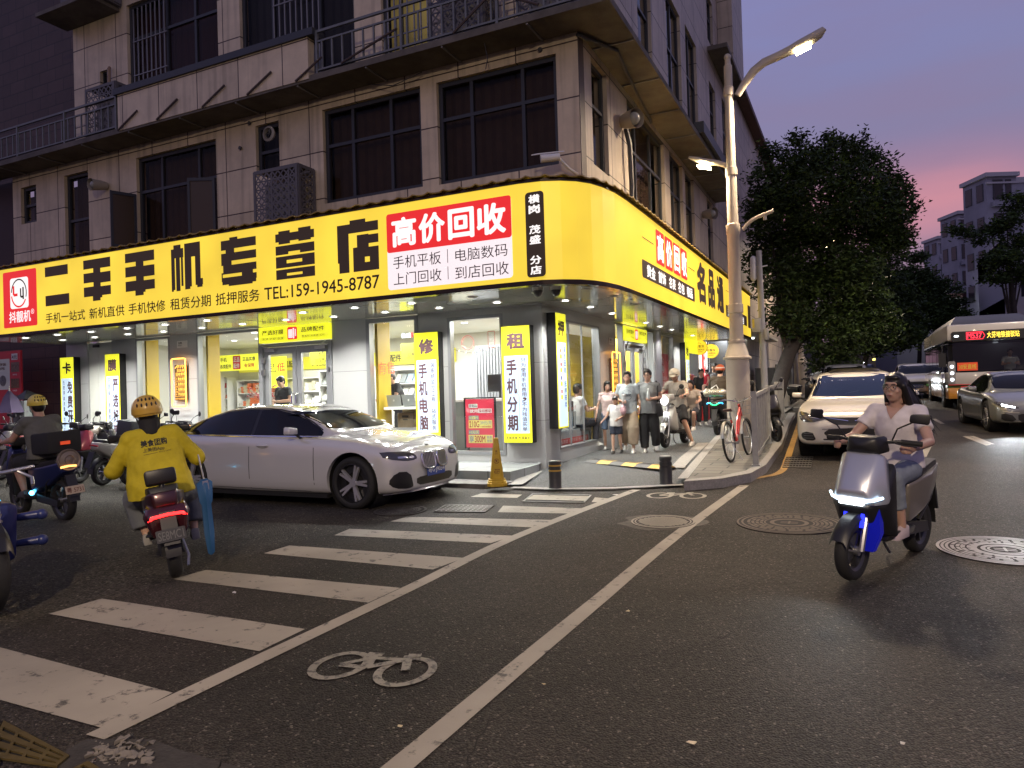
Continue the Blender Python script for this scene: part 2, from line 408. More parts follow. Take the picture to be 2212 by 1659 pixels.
def paint(name,col,wear=.5,sc=5.):
    """road paint, worn through where a blotchy mask says so (real gaps of the coat)"""
    mt = bpy.data.materials.new(name); mt.use_nodes = True; t = mt.node_tree; b = t.nodes['Principled BSDF']; L = t.links
    tcn = t.nodes.new('ShaderNodeTexCoord')
    n = t.nodes.new('ShaderNodeTexNoise'); n.inputs['Scale'].default_value = sc; n.inputs['Detail'].default_value = 12; n.inputs['Roughness'].default_value = .75; L.new(tcn.outputs['Object'],n.inputs[0])
    n2 = t.nodes.new('ShaderNodeTexNoise'); n2.inputs['Scale'].default_value = 1.3; n2.inputs['Detail'].default_value = 4; L.new(tcn.outputs['Object'],n2.inputs[0])
    r = t.nodes.new('ShaderNodeMapRange'); r.inputs[1].default_value = .70-wear*.2; r.inputs[2].default_value = .76-wear*.2; L.new(n.outputs[0],r.inputs[0])
    mx = t.nodes.new('ShaderNodeMixRGB'); L.new(r.outputs[0],mx.inputs[0]); mx.inputs[2].default_value = (.06,.055,.05,1)
    k = t.nodes.new('ShaderNodeMapRange'); k.inputs[1].default_value = .3; k.inputs[2].default_value = .7; k.inputs[3].default_value = .72; k.inputs[4].default_value = 1.08; L.new(n2.outputs[0],k.inputs[0])
    vs = t.nodes.new('ShaderNodeVectorMath'); vs.operation = 'SCALE'; vs.inputs[0].default_value = col; L.new(k.outputs[0],vs.inputs['Scale']); L.new(vs.outputs[0],mx.inputs[1])
    L.new(mx.outputs[0],b.inputs['Base Color']); b.inputs['Roughness'].default_value = .6
    bp = t.nodes.new('ShaderNodeBump'); bp.inputs['Strength'].default_value = .5; bp.inputs['Distance'].default_value = .004; L.new(n.outputs[0],bp.inputs['Height']); L.new(bp.outputs[0],b.inputs['Normal'])
    return mt
PW = paint('white_road_paint',(.34,.305,.245),.68,6.)
PWW = paint('worn_white_road_paint',(.27,.25,.20),.95,16.)
PY = paint('yellow_road_paint',(.36,.21,.05),.7)
GRAN = mat('granite_kerb',(.27,.26,.24),.7,noise=.3,nscale=30,bump=.2)
def tiles(name,col,joint,sx,sy,rough=.55,off=.5,jw=.012,var=.25,swap=None,streak=False):
    mt = bpy.data.materials.new(name); mt.use_nodes = True; t = mt.node_tree; b = t.nodes['Principled BSDF']; L = t.links
    tcn = t.nodes.new('ShaderNodeTexCoord'); br = t.nodes.new('ShaderNodeTexBrick'); br.offset = off
    br.inputs['Scale'].default_value = 1; br.inputs['Brick Width'].default_value = sx; br.inputs['Row Height'].default_value = sy
    br.inputs['Mortar Size'].default_value = jw; br.inputs['Mortar Smooth'].default_value = .1; br.inputs['Bias'].default_value = 0
    br.inputs['Color1'].default_value = tuple(c*(1-var) for c in col)+(1,); br.inputs['Color2'].default_value = tuple(c*(1+var*.6) for c in col)+(1,); br.inputs['Mortar'].default_value = tuple(joint)+(1,)
    if swap:
        sp = t.nodes.new('ShaderNodeSeparateXYZ'); cb = t.nodes.new('ShaderNodeCombineXYZ'); L.new(tcn.outputs['Object'],sp.inputs[0])
        for i,a in enumerate(swap): L.new(sp.outputs['XYZ'.index(a)],cb.inputs[i])
        L.new(cb.outputs[0],br.inputs['Vector'])
    else: L.new(tcn.outputs['Object'],br.inputs['Vector'])
    n = t.nodes.new('ShaderNodeTexNoise'); n.inputs['Scale'].default_value = 1.4; n.inputs['Detail'].default_value = 8; n.inputs['Roughness'].default_value = .65; L.new(tcn.outputs['Object'],n.inputs[0])
    k = t.nodes.new('ShaderNodeMapRange'); k.inputs[1].default_value = .3; k.inputs[2].default_value = .7; k.inputs[3].default_value = .75; k.inputs[4].default_value = 1.12; L.new(n.outputs[0],k.inputs[0])
    vs = t.nodes.new('ShaderNodeVectorMath'); vs.operation = 'SCALE'; L.new(br.outputs[0],vs.inputs[0]); L.new(k.outputs[0],vs.inputs['Scale']); L.new(vs.outputs[0],b.inputs['Base Color'])
    if streak:
        mp = t.nodes.new('ShaderNodeMapping'); mp.inputs['Scale'].default_value = (5,5,.25); L.new(tcn.outputs['Object'],mp.inputs[0]); n3 = t.nodes.new('ShaderNodeTexNoise'); n3.inputs['Scale'].default_value = 1.5; n3.inputs['Detail'].default_value = 5; L.new(mp.outputs[0],n3.inputs[0])
        k3 = t.nodes.new('ShaderNodeMapRange'); k3.inputs[1].default_value = .5; k3.inputs[2].default_value = .75; k3.inputs[3].default_value = 1; k3.inputs[4].default_value = .62; L.new(n3.outputs[0],k3.inputs[0]); v3 = t.nodes.new('ShaderNodeVectorMath'); v3.operation = 'SCALE'; L.new(vs.outputs[0],v3.inputs[0]); L.new(k3.outputs[0],v3.inputs['Scale']); L.new(v3.outputs[0],b.inputs['Base Color'])
    b.inputs['Roughness'].default_value = rough
    bp = t.nodes.new('ShaderNodeBump'); bp.invert = True; bp.inputs['Strength'].default_value = .5; bp.inputs['Distance'].default_value = .01; L.new(br.outputs['Fac'],bp.inputs['Height']); L.new(bp.outputs[0],b.inputs['Normal'])
    return mt
PAVE = tiles('paving_slabs',(.15,.14,.12),(.04,.04,.04),.6,.3,.7)
STEPT = tiles('step_tiles',(.24,.26,.26),(.1,.1,.1),.6,.6,.45)
# one sheet to the horizon, rising 2 % up the street
mb = MB(); ys = [-60,5,60,400]; xs = [-400,-40,40,400]
for y0,y1 in zip(ys,ys[1:]):
    for x0,x1 in zip(xs,xs[1:]): mb.quad((x0,y0,gz(0,y0)),(x1,y0,gz(0,y0)),(x1,y1,gz(0,y1)),(x0,y1,gz(0,y1)))
bm_ = bmesh.new()
struct('road',mb,A_ROAD)
def slab(mb,xy,top,bot=-.05):
    n = len(xy)
    vs = [(x,y,gz(x,y)+bot) for x,y in xy]+[(x,y,gz(x,y)+top) for x,y in xy]
    mb.add(vs,[tuple(range(n,2*n))]+[(i,(i+1) % n,n+(i+1) % n,n+i) for i in range(n)])
def sheet(mb,xy,dz):
    mb.add([(x,y,gz(x,y)+dz) for x,y in xy],[tuple(range(len(xy)))])
def px(pts,dz=0): return [tuple(gp(x,y,dz)[:2]) for x,y in pts]
def stripline(mb,pts,wd,dz):
    P = [Vector(p) for p in pts]; L = []; R = []
    for i,p in enumerate(P):
        d = (P[min(i+1,len(P)-1)]-P[max(i-1,0)]).normalized(); nrm = Vector((-d.y,d.x))*wd/2
        L.append(p+nrm); R.append(p-nrm)
    for i in range(len(P)-1): sheet(mb,[L[i],R[i],R[i+1],L[i+1]],dz)
def smooth_pts(P,k=6):
    P = [Vector(p) for p in P]; out = []
    for i in range(len(P)-1):
        a,b,c,d = P[max(i-1,0)],P[i],P[i+1],P[min(i+2,len(P)-1)]
        for j in range(k):
            t = j/k; out.append(.5*((2*b)+(c-a)*t+(2*a-5*b+4*c-d)*t*t+(3*b-a-3*c+d)*t**3))
    out.append(P[-1]); return out
mb = MB(); sheet(mb,px([(-400,1400),(-60,1392),(110,1326),(300,1278),(470,1222),(640,1172),(760,1140),(880,1112),(960,1088),(930,1060),(400,1020),(-500,1040),(-900,1200)]),.002); struct('road_old_surface',mb,A_OLD)
mb = MB()
for q in ([(1010,1659),(1060,1560),(1180,1500),(1300,1430),(1500,1400),(1690,1330)],[(1500,1290),(1620,1262),(1800,1270),(2000,1330),(2212,1345)],[(480,1659),(520,1600),(640,1560),(700,1500)],[(1210,1240),(1290,1200),(1420,1178)]):
    P_ = smooth_pts(px(q),8); rq = random.Random(len(q)); stripline(mb,[p+Vector((rq.uniform(-.02,.02),rq.uniform(-.02,.02))) for p in P_],.006,.003)
struct('road_crack',mb,mat('crack_black',(.010,.009,.008),.95))
# zebra bars, lane lines
mb = MB()
bars = [[(-260,1331),(373,1498),(224,1575),(-200,1458)],[(220,1294),(659,1360),(560,1408),(105,1327)],[(445,1232),(865,1271),(795,1303),(372,1252)],
        [(625,1179),(1003,1206),(935,1231),(570,1196)],[(755,1143),(1112,1158),(1060,1174),(722,1157)],[(880,1117),(1200,1124),(1150,1140),(843,1127)],
        [(1087,1093),(1265,1099),(1232,1110),(1075,1107)],[(1040,1066),(1128,1069),(1117,1076),(1016,1074)],[(1285,1075),(1317,1077.5),(1297,1086),(1278,1085)]]
for q in bars: sheet(mb,px(q),.004)
struct('crosswalk_marking',mb,PW)
mb = MB()
stripline(mb,smooth_pts(px([(205,1594),(810,1307),(1110,1162),(1375,1058)])),.125,.005)
stripline(mb,smooth_pts(px([(700,1790),(865,1655),(1209,1366),(1375,1227),(1494,1132),(1608,1049)])),.125,.005)
for q in ([(2079,943),(2092,943),(2141,961),(2130,963)],[(2095+128,1000),(2244,1000),(2330,1035),(2306,1035)]): sheet(mb,px(q),.005)
def z3(x,y): return ((3100+x/2.212)/1.85172,(1200+y/2.212)/1.85172)
sheet(mb,px([z3(1715,1205),z3(1760,1205),z3(1945,1278),z3(1890,1278)]),.005)
sheet(mb,px([z3(1385,1053),z3(1425,1053),z3(1503,1096),z3(1465,1096)]),.005)
sheet(mb,px([z3(1310,1297),z3(1386,1297),z3(1340,1390),z3(1300,1390)]),.005)
for k in range(1,9): sheet(mb,[(2.05,20+k*9),(2.2,20+k*9),(2.2,23+k*9),(2.05,23+k*9)],.005)
struct('lane_line_marking',mb,PW)
mb = MB()
stripline(mb,smooth_pts(px([(1565,1043),(1640,1032),(1687,1019),(1702,988),(1723,924),(1733,890)])),.11,.005)
struct('yellow_line_marking',mb,PY)
# painted bicycles
def bike_symbol(p0,p1,side,s):
    """p0 front wheel centre, p1 rear wheel centre (world xy)"""
    a = Vector(p0); b = Vector(p1); ex = (a-b); L = ex.length; ex /= L; ey = Vector((-ex.y,ex.x))*side; mb = MB()
    def Q(u,v): q = b+ex*(u*L)+ey*(v*s); return (q.x,q.y)
    cnt = [0]
    def ln(pts,w): cnt[0] += 1; stripline(mb,[Q(*p) for p in pts],w,.005+cnt[0]*.0007)
    for c in (0,1):
        pts = [Q(c+.35*math.cos(2*math.pi*k/24)*1.0,.46*math.sin(2*math.pi*k/24)*L/s) for k in range(25)]
        cnt[0] += 1; stripline(mb,pts,.048,.005+cnt[0]*.0007)
    h = L/s
    ln([(0,0),(.42,-.02*h)],.05); ln([(.42,-.02*h),(.30,.42*h)],.05); ln([(.18,.46*h),(.42,.47*h)],.05)
    ln([(0,0),(.33,.32*h)],.04); ln([(.33,.32*h),(.84,.36*h)],.04); ln([(.42,-.02*h),(.84,.36*h)],.05)
    ln([(1,0),(.80,.5*h)],.05); ln([(.80,.5*h),(.98,.55*h)],.05)
    return mb
c1 = gp(876,1452); c0 = gp(735,1438)
struct('bike_symbol_marking',bike_symbol((c1.x,c1.y),(c0.x,c0.y),1,c1.x-c0.x),PWW)
c1 = gp(1497,1072); c0 = gp(1425,1071)
struct('bike_symbol_marking',bike_symbol((c1.x,c1.y),(c0.x,c0.y),1,c1.x-c0.x),PW)
# ---- side lane, flush kerb, pavement wedge, kerbs
far = 80
lane = [tuple(p) for p in px([(1120,1056),(1475,1050),(1545,952)])]+[(-2.25,17.0),(-2.6,far),(-4.45,far),(-4.45,14.0)]+[tuple(p) for p in px([(1213,985)])]
LZ = lambda y: .012+.068*min(1,max(0,(y-9.6)/2.2))
mb = MB(); n = len(lane); cl = [(x,y) for x,y in lane]
def clip(P,y0,y1):
    out = []
    for (a,b),(c,e) in zip(P,P[1:]+P[:1]):
        ts = sorted({0.,*[(q-b)/(e-b) for q in (y0,y1) if abs(e-b) > 1e-6 and 0 < (q-b)/(e-b) < 1]})
        for t in ts:
            p = (a+(c-a)*t,b+(e-b)*t)
            if y0-1e-6 <= p[1] <= y1+1e-6: out.append(p)
    return out
for y0,y1 in ((0,9.6),(9.6,11.8),(11.8,100)):
    q = clip(cl,y0,y1)
    if len(q) > 2: mb.add([(x,y,gz(x,y)+LZ(y)) for x,y in q],[tuple(range(len(q)))])
struct('path',mb,A_LANE)
mb = MB()
stripline(mb,px([(1106,1057),(1200,1060),(1330,1058),(1475,1051)]),.14,.03)
stripline(mb,px([(1475,1048),(1560,941)])+[(-2.2,17.),(-2.5,far)],.14,.094)
stripline(mb,px([(1463,1022),(1482,1000),(1520,965)]),.22,.086)
stripline(mb,px([(1112,1054),(1150,1030),(1205,988)]),.22,.05); stripline(mb,px([(1205,988),(1295,950)])+[(-4.4,19),(-4.4,far)],.22,.086)
struct('kerb_edging',mb,GRAN)
kerb = px([(1478,1053),(1560,1046),(1622,1034),(1655,1015),(1676,985)],.05)+[(-1.32,14.5),(-1.62,20),(-1.8,24.5)]
inner = [(-2.0,24.5),(-1.8,20),(-1.5,14.5)]+px([(1662,985),(1640,1012),(1612,1028),(1556,1041),(1482,1048)],.05)
mb = MB(); slab(mb,kerb+inner,.13); struct('kerb',mb,GRAN)
wedge = inner[::-1][:-1]+[(-2.0,24.5),(-2.12,24.5)]+[(-2.1,17.)]+px([(1562,945),(1486,1045)],.05)
mb = MB(); slab(mb,wedge,.115); struct('pavement',mb,PAVE)
# pavement further up the street, behind the carriageway bay
mb = MB(); slab(mb,[(-2.1,27.5),(-1.5,27.5),(-1.6,90),(-3.2,90),(-2.5,40)],.115); struct('pavement',mb,PAVE)
mb = MB(); slab(mb,[(-1.5,27.3),(-1.34,27.3),(-1.44,90),(-1.6,90)],.13); struct('kerb',mb,GRAN)
mb = MB(); slab(mb,[(8.6,16),(60,16),(60,200),(8.6,200)],.12); struct('pavement',mb,PAVE)
# ---- shop steps
c = onz(2161/1.85172,1855/1.85172,.28)
mb = MB(); mb.prism([(-24,9.7,0),(-4.72,9.69,0),(c.x,c.y,0),(-4.9,11.3,0),(-24,11.3,0)],(0,0,-.05),(0,0,.28)); o = struct('shop_step',mb,STEPT)
mb = MB(); mb.prism([(-24,9.2,0),(-4.9,9.2,0),(-4.62,9.5,0),(-4.66,9.69,0),(-24,9.69,0)],(0,0,-.05),(0,0,.15)); struct('kerb',mb,mat('dirty_kerb',(.13,.125,.12),.75,noise=.5,nscale=6,bump=.3))
# ---- manholes, covers and drains
IRON = mat('cast_iron',(.10,.095,.085),.45,.6,noise=.3,nscale=20)
IRONB = mat('polished_cast_iron',(.42,.40,.37),.38,.75,noise=.2,nscale=20)
CONC = mat('concrete_patch',(.10,.09,.075),.8,noise=.4,nscale=7,bump=.3)
def manhole(p,r,m,label,rings,grid=False,patch=None,marks=True):
    T = thing('manhole_cover',label,'manhole cover',(p.x,p.y,gz(p.x,p.y)))
    tilt = .02 if p.y > 5 else 0
    P = Panel((0,0,0),(1,0,0),(0,1,tilt))
    mb = MB(); P.disc(mb,0,0,r,0,40,th=.008); part('cover',mb,mat('cover_dark',(.035,.03,.026),.9),T)
    mb = MB()
    for a,b in rings: P.disc(mb,0,0,b*r,.011,44,r2=a*r)
    if grid:
        n = 9
        for i in range(-n,n+1):
            for j in range(-n,n+1):
                u,v = i/n*r*.8,j/n*r*.8
                if math.hypot(u,v) < r*.74: P.rect(mb,u-.022,v-.012,u+.022,v+.012,.011)
    elif marks:
        rng = random.Random(3)
        for rr in (.52,.60,.68,.76):
            k = 0
            while k < 360:
                da = rng.uniform(10,26); a0 = math.radians(k); a1 = math.radians(k+da-4)
                pts = [(rr*r*math.cos(a0+(a1-a0)*q/4),rr*r*math.sin(a0+(a1-a0)*q/4)) for q in range(5)]; P.line(mb,pts,.022*r/.4,.011); k += da
        P.line(mb,[(-.16*r,.05*r),(.16*r,.05*r)],.02,.0115); P.line(mb,[(-.16*r,-.06*r),(.16*r,-.06*r)],.02,.0115); P.line(mb,[(0,-.13*r),(0,.13*r)],.02,.0125)
    part('raised_pattern',mb,m,T)
    if patch:
        mb = MB(); rg = random.Random(5); n = 26
        mb.add([P.P(patch*(1+.16*rg.uniform(-1,1))*math.cos(2*math.pi*k/n)*1.1,patch*(1+.12*rg.uniform(-1,1))*math.sin(2*math.pi*k/n),.0045) for k in range(n)],[tuple(range(n))]); part('concrete_surround',mb,CONC,T)
manhole(gp(1432,1128),.335,mat('manhole_iron',(.34,.31,.25),.8,.0),'round ribbed manhole cover in a ragged concrete surround on the bike lane line',[(.93,1),(.84,.89)],True,.40)
manhole(gp(1705,1131),.52,mat('dull_iron',(.16,.13,.10),.85),'dull brown manhole cover of faint concentric rings left of the silver scooter',[(.95,.98),(.86,.9),(.44,.47),(.28,.36)])
manhole(gp(2172,1190),.50,IRONB,'shiny ringed manhole cover in the road at the right edge',[(.95,1),(.885,.93),(.82,.865),(.40,.5),(.22,.26),(.28,.35),(.62,.64)])
manhole(gp(865,1104),.33,IRON,'dark manhole cover in the shadow in front of the white sedan',[(.9,1),(.7,.75)])
def grate(name,quad,label,nx,ny,m,dz=.006,cat='drain grate',frame_w=.05,gap=.5):
    xy = px(quad); c = sum((Vector(p) for p in xy),Vector((0,0)))/4
    T = thing(name,label,cat,(c.x,c.y,gz(c.x,c.y)))
    def B(u,v,d): 
        a = Vector(xy[0]).lerp(Vector(xy[1]),u); b = Vector(xy[3]).lerp(Vector(xy[2]),u); q = a.lerp(b,v); return (q.x-c.x,q.y-c.y,gz(q.x,q.y)-gz(c.x,c.y)+d)
    mb = MB(); mb.quad(B(0,0,.004),B(1,0,.004),B(1,1,.004),B(0,1,.004)); part('sump',mb,mat('sump_black',(.006,.006,.006),.9),T)
    mb = MB()
    def bar(u0,v0,u1,v1): mb.ring([[B(u0,v0,k),B(u1,v0,k),B(u1,v1,k),B(u0,v1,k)] for k in (.006,.014)])
    for i in range(ny+1):
        h = (1-gap)/ny; v = i*(1-h)/ny; bar(0,v,1,v+h)
    for i in range(nx+1):
        h = .35/nx*(1-gap); u = i*(1-h)/nx
        for j in range(ny):
            hh = (1-gap)/ny; v = j*(1-hh)/ny; bar(u,v+hh,u+h,(j+1)*(1-hh)/ny)
    part('grid',mb,m,T)
BRASS = mat('worn_yellow_grate',(.10,.072,.025),.5,.3,noise=.4,nscale=12)
grate('drain_grate',[(-90,1525),(0,1562),(0,1659),(-110,1600)],'grey edge of a drain grate at the bottom left corner',3,3,BRASS)
grate('drain_grate',[(8,1562),(150,1638),(122,1662),(-30,1640)],'brass coloured drain grate with wide slots in the bottom left corner',4,3,BRASS)
grate('drain_grate',[(190,1650),(255,1690),(200,1730),(110,1690)],'second brass coloured drain grate cut by the bottom edge beside the rubble',3,3,BRASS)
grate('drain_grate',[(963,1091),(1066,1094),(1048,1108),(938,1107)],'iron drain grate across the zebra bar beside the white sedan',10,5,IRON)
grate('drain_grate',[(1698,988),(1757,987),(1752,1012),(1690,1011)],'slotted drain grate by the kerb beside the parked white car',9,5,IRON,gap=.62)
grate('access_cover',[(1150,1068),(1278,1071),(1262,1088),(1128,1085)],'rectangular steel access cover painted over by the farthest zebra bar',1,1,mat('cover_frame',(.25,.25,.24),.5,.3),cat='access cover',gap=.94)
q = px([(1153,1070),(1275,1073),(1264,1083),(1133,1080)])
mb = MB(); sheet(mb,q,.008); solo('access_cover_plate',mb,PW,'whitish painted plate lying in the rectangular access cover','cover plate')
# ---- rubble and dirt by the grates, litter
rg = random.Random(11)
mb = MB()
for k in range(90):
    x,y = rg.uniform(190,330),rg.uniform(1600,1655); p = gp(x,y); s = rg.uniform(.006,.026)
    mb.hull([p+Vector((rg.uniform(-s,s),rg.uniform(-s,s),rg.uniform(0,s))) for _ in range(8)])
o = part('rubble',mb,mat('rubble',(.16,.14,.12),.85),None,None); tag(o,'broken stone rubble and dirt beside the corner drain grates','rubble',kind='stuff')
mb = MB(); pts = px([(185,1598),(330,1598),(400,1625),(520,1659),(640,1720),(200,1700),(95,1650)])
sheet(mb,pts,.003); struct('gutter_dirt',mb,mat('gutter_dirt',(.035,.03,.027),.9,noise=.4,nscale=9,bump=.6,bscale=50))
def litter(x,y,s,col,label,n=9,flat=.35):
    p = gp(x,y); mb = MB(); mb.hull([p+Vector((rg.uniform(-s,s),rg.uniform(-s,s)*.8,rg.uniform(0,s*flat*2))) for _ in range(n)])
    solo('litter',mb,mat('litter_%g' % col[0],col,.6),label,'litter')
litter(1494,1608,.022,(.7,.6,.42),'largest crumpled tan paper scrap near the bottom edge of the road')
litter(1357,1321,.018,(.66,.58,.36),'small yellowish scrap on the road right of the long white line')
litter(1174,1478,.012,(.6,.5,.3),'tiny tan pebble beside the long white line')
litter(507,1280,.028,(.62,.62,.6),'flattened white tissue between two zebra bars',flat=.1)
litter(1208,1366,.018,(.72,.68,.62),'pale round scrap lying on the long white line',flat=.08)
litter(1330,1069,.05,(.71,.69,.66),'white scrap of paper left of the far painted bicycle',flat=.05)
litter(862,1568,.02,(.6,.58,.5),'pale leaf shaped scrap between the painted bicycle and the line',flat=.06)
litter(1948,1608,.014,(.64,.62,.58),'small white chip at the bottom right of the road')
# ================================================================ CORNER BUILDING
WY,WX = 10.0,-3.55
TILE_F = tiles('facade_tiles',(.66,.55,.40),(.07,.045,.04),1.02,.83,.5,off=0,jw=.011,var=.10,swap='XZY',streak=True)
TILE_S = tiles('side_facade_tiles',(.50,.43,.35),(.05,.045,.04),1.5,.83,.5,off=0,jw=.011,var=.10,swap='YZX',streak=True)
FRAME = mat('dark_window_frame',(.030,.034,.042),.45)
BLIND = mat('brown_blind',(.05,.026,.014),.8,noise=.3,nscale=5)
DGLASS = glassm('dark_glass',(.75,.72,.70),1.16)
RAILM = mat('grey_railing_paint',(.16,.17,.18),.5,.2,noise=.2)
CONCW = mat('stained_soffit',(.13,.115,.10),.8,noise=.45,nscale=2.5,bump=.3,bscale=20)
FP = Panel((0,WY,0),(1,0,0)); SP = Panel((WX,0,0),(0,1,0))
def wall_holes(mb,P,u0,v0,u1,v1,holes,th=.22):
    us = sorted({u0,u1}|{h[0] for h in holes}|{h[1] for h in holes}); us = [u for u in us if u0 <= u <= u1]
    for a,b in zip(us,us[1:]):
        mid = (a+b)/2; hs = sorted([(h[2],h[3]) for h in holes if h[0] <= mid <= h[1]]); v = v0
        for c,e in hs:
            if c > v: P.rect(mb,a,v,b,c,-th,th)
            v = e
        if v < v1: P.rect(mb,a,v,b,v1,-th,th)
bldg = thing('corner_building','beige tiled corner building with dark window frames above the yellow shop sign','building',(-3.55,10,0))
FW_ = [(-17.14,-16.57,5.63,6.47),(-15.56,-14.75,4.62,6.5),(-13.22,-10.95,4.5,6.5),(-9.93,-9.36,5.6,6.55),(-8.35,-6.31,4.88,6.54),(-6.0,-3.91,4.86,6.52),
       (-14.28,-14.0,8.03,8.52),(-13.4,-10.82,7.7,9.7),(-10.25,-7.6,7.1,9.7),(-7.04,-6.04,6.9,9.2)]
SW_ = [(10.55,11.32,4.95,6.62),(12.47,15.2,4.7,6.64),(15.7,16.99,4.6,6.66),(17.26,18.3,4.7,6.66),(20.1,20.86,4.9,6.6),
       (13.4,14.45,7.3,10.0),(15.8,17.25,7.4,10.3),(17.84,19.2,7.6,10.4),(21.0,21.98,8.4,10.2),(23.2,24.7,8.2,10.5),(21.0,21.95,11.4,12.8),(23.3,24.9,11.3,14.0),(17.5,19.2,12.3,14.2),(13.4,15.2,11.6,13.6)]
mb = MB()
wall_holes(mb,FP,-17.44,2.95,-15.14,6.76,[h for h in FW_ if h[1] < -15.2 and h[3] < 6.7]+[( -15.56,-15.14,4.62,6.5)])
wall_holes(mb,FP,-15.14,2.95,WX,15.5,[(max(h[0],-15.14),h[1],h[2],h[3]) for h in FW_ if h[1] > -15.14])
part('front_wall',mb,TILE_F,bldg,30,w=True)
mb = MB(); wall_holes(mb,SP,10.222,2.95,25.2,16.0,SW_); part('side_wall',mb,TILE_S,bldg,30,w=True)
mb = MB()   # backs so nothing shows through
mb.box(-17.4,12.0,2.96,-4.0,12.2,15.5); mb.box(-5.6,12.2,2.96,-5.4,25.0,15.9); mb.box(-17.4,10.3,15.3,-3.8,25,15.5)
mb.box(-15.1,10.25,6.9,-15.0,12,15.4); mb.box(-5.4,24.9,2.96,-3.8,25.1,15.9)
part('inner_wall',mb,mat('unlit_room',(.04,.03,.025),.9),bldg,30,w=True)
def window(P,h,cols,transom,parent,blind=BLIND,fr=.07,label=None,th=.06,open_=None,grille=False):
    u0,u1,v0,v1 = h; mb = MB(); D = -.13
    P.rect(mb,u0,v0,u0+fr,v1,D,th); P.rect(mb,u1-fr,v0,u1,v1,D,th); P.rect(mb,u0+fr,v1-fr,u1-fr,v1,D,th); P.rect(mb,u0+fr,v0,u1-fr,v0+fr,D,th)
    for c in cols: P.rect(mb,c-fr*.4,v0+fr,c+fr*.4,v1-fr,D+.004,th*.8)
    for t in transom: P.rect(mb,u0+fr,t-fr*.4,u1-fr,t+fr*.4,D+.008,th*.8)
    # reveal lining
    f = part('window',mb,FRAME,parent,30,w=True,label=label)
    mb = MB(); P.rect(mb,u0+.01,v0+.01,u1-.01,v1-.01,D+.02); part('pane',mb,DGLASS,f,None,w=True)
    mb = MB()
    n = int((u1-u0)/.09); pts = []
    for i in range(n+1): pts.append((u0+(u1-u0)*i/n,-.30-.022*(i % 2)))
    for (a,da),(b,db) in zip(pts,pts[1:]): mb.quad(P.P(a,v0,da),P.P(b,v0,db),P.P(b,v1,db),P.P(a,v1,da))
    part('curtain',mb,blind,f,None,w=True)
    if grille:
        mb = MB(); k = u0+grille[0]
        while k < u0+grille[1]: P.rect(mb,k,v0+.05,k+.022,v1-.1,-.05,.02); k += .13
        for q in (.25,.6): vv = v0+(v1-v0)*q; P.rect(mb,u0+grille[0],vv,u0+grille[1],vv+.02,-.04,.02)
        part('bars',mb,GREYM,f,None,w=True)
    return f
DARKROOM = mat('dark_room',(.012,.012,.016),.7)
LITC = glow('lit_curtain',(.62,.48,.16),.2,.5)
window(FP,FW_[0],[],[6.05],bldg,DARKROOM); window(FP,FW_[1],[],[5.5],bldg)
window(FP,FW_[2],[-12.55,-11.5],[5.8],bldg,label='wide window with one casement pushed open')
window(FP,FW_[3],[],[6.05],bldg,DARKROOM); window(FP,FW_[4],[-7.75,-6.95],[5.9],bldg); window(FP,FW_[5],[-5.4,-4.5],[5.92],bldg)
window(FP,FW_[6],[],[],bldg,DARKROOM,.03); window(FP,FW_[7],[-12.3,-11.5],[9.0],bldg,mat('red_dark_curtain',(.035,.008,.010),.8),grille=(.15,1.15))
window(FP,FW_[8],[-9.5,-8.4],[],bldg,DARKROOM,grille=(.8,1.9)); window(FP,FW_[9],[-6.7],[],bldg,LITC,label='lit yellow balcony doorway',grille=(.1,.9))
for i,h in enumerate(SW_):
    wd = h[1]-h[0]; cols = [h[0]+wd*.28,h[0]+wd*.68] if wd > 2 else ([h[0]+wd*.5] if wd > 1.2 else [])
    window(SP,h,cols,[h[2]+(h[3]-h[2])*.6],bldg,BLIND if i < 5 else mat('blue_dark_blind',(.03,.03,.045),.6))
# open casements of the third front window
for (hx,dx,dy,u,nm) in ((-13.22,-.16,-.46,None,'left'),(-10.98,-.46,-.24,None,'right')):
    mb = MB(); a = Vector((hx,9.98,0)); b = a+Vector((dx,dy,0)); z0,z1 = 4.62,5.75
    d = (b-a); n = Vector((-d.y,d.x,0)).normalized()*.02
    def bar(p,q,za,zb): mb.ring([[p-n+Vector((0,0,za)),q-n+Vector((0,0,za)),q+n+Vector((0,0,za)),p+n+Vector((0,0,za))],[p-n+Vector((0,0,zb)),q-n+Vector((0,0,zb)),q+n+Vector((0,0,zb)),p+n+Vector((0,0,zb))]])
    bar(a,a+d*.09,z0,z1); bar(b-d*.09,b,z0,z1); bar(a+d*.09,b-d*.09,z0,z0+.06); bar(a+d*.09,b-d*.09,z1-.06,z1)
    f = part('casement',mb,FRAME,bldg,30,w=True)
    mb = MB(); mb.quad(a+d*.09+Vector((0,0,z0)),b-d*.09+Vector((0,0,z0)),b-d*.09+Vector((0,0,z1)),a+d*.09+Vector((0,0,z1))); part('pane',mb,mat('amber_pane',(.055,.035,.015),.3),f,None,w=True)
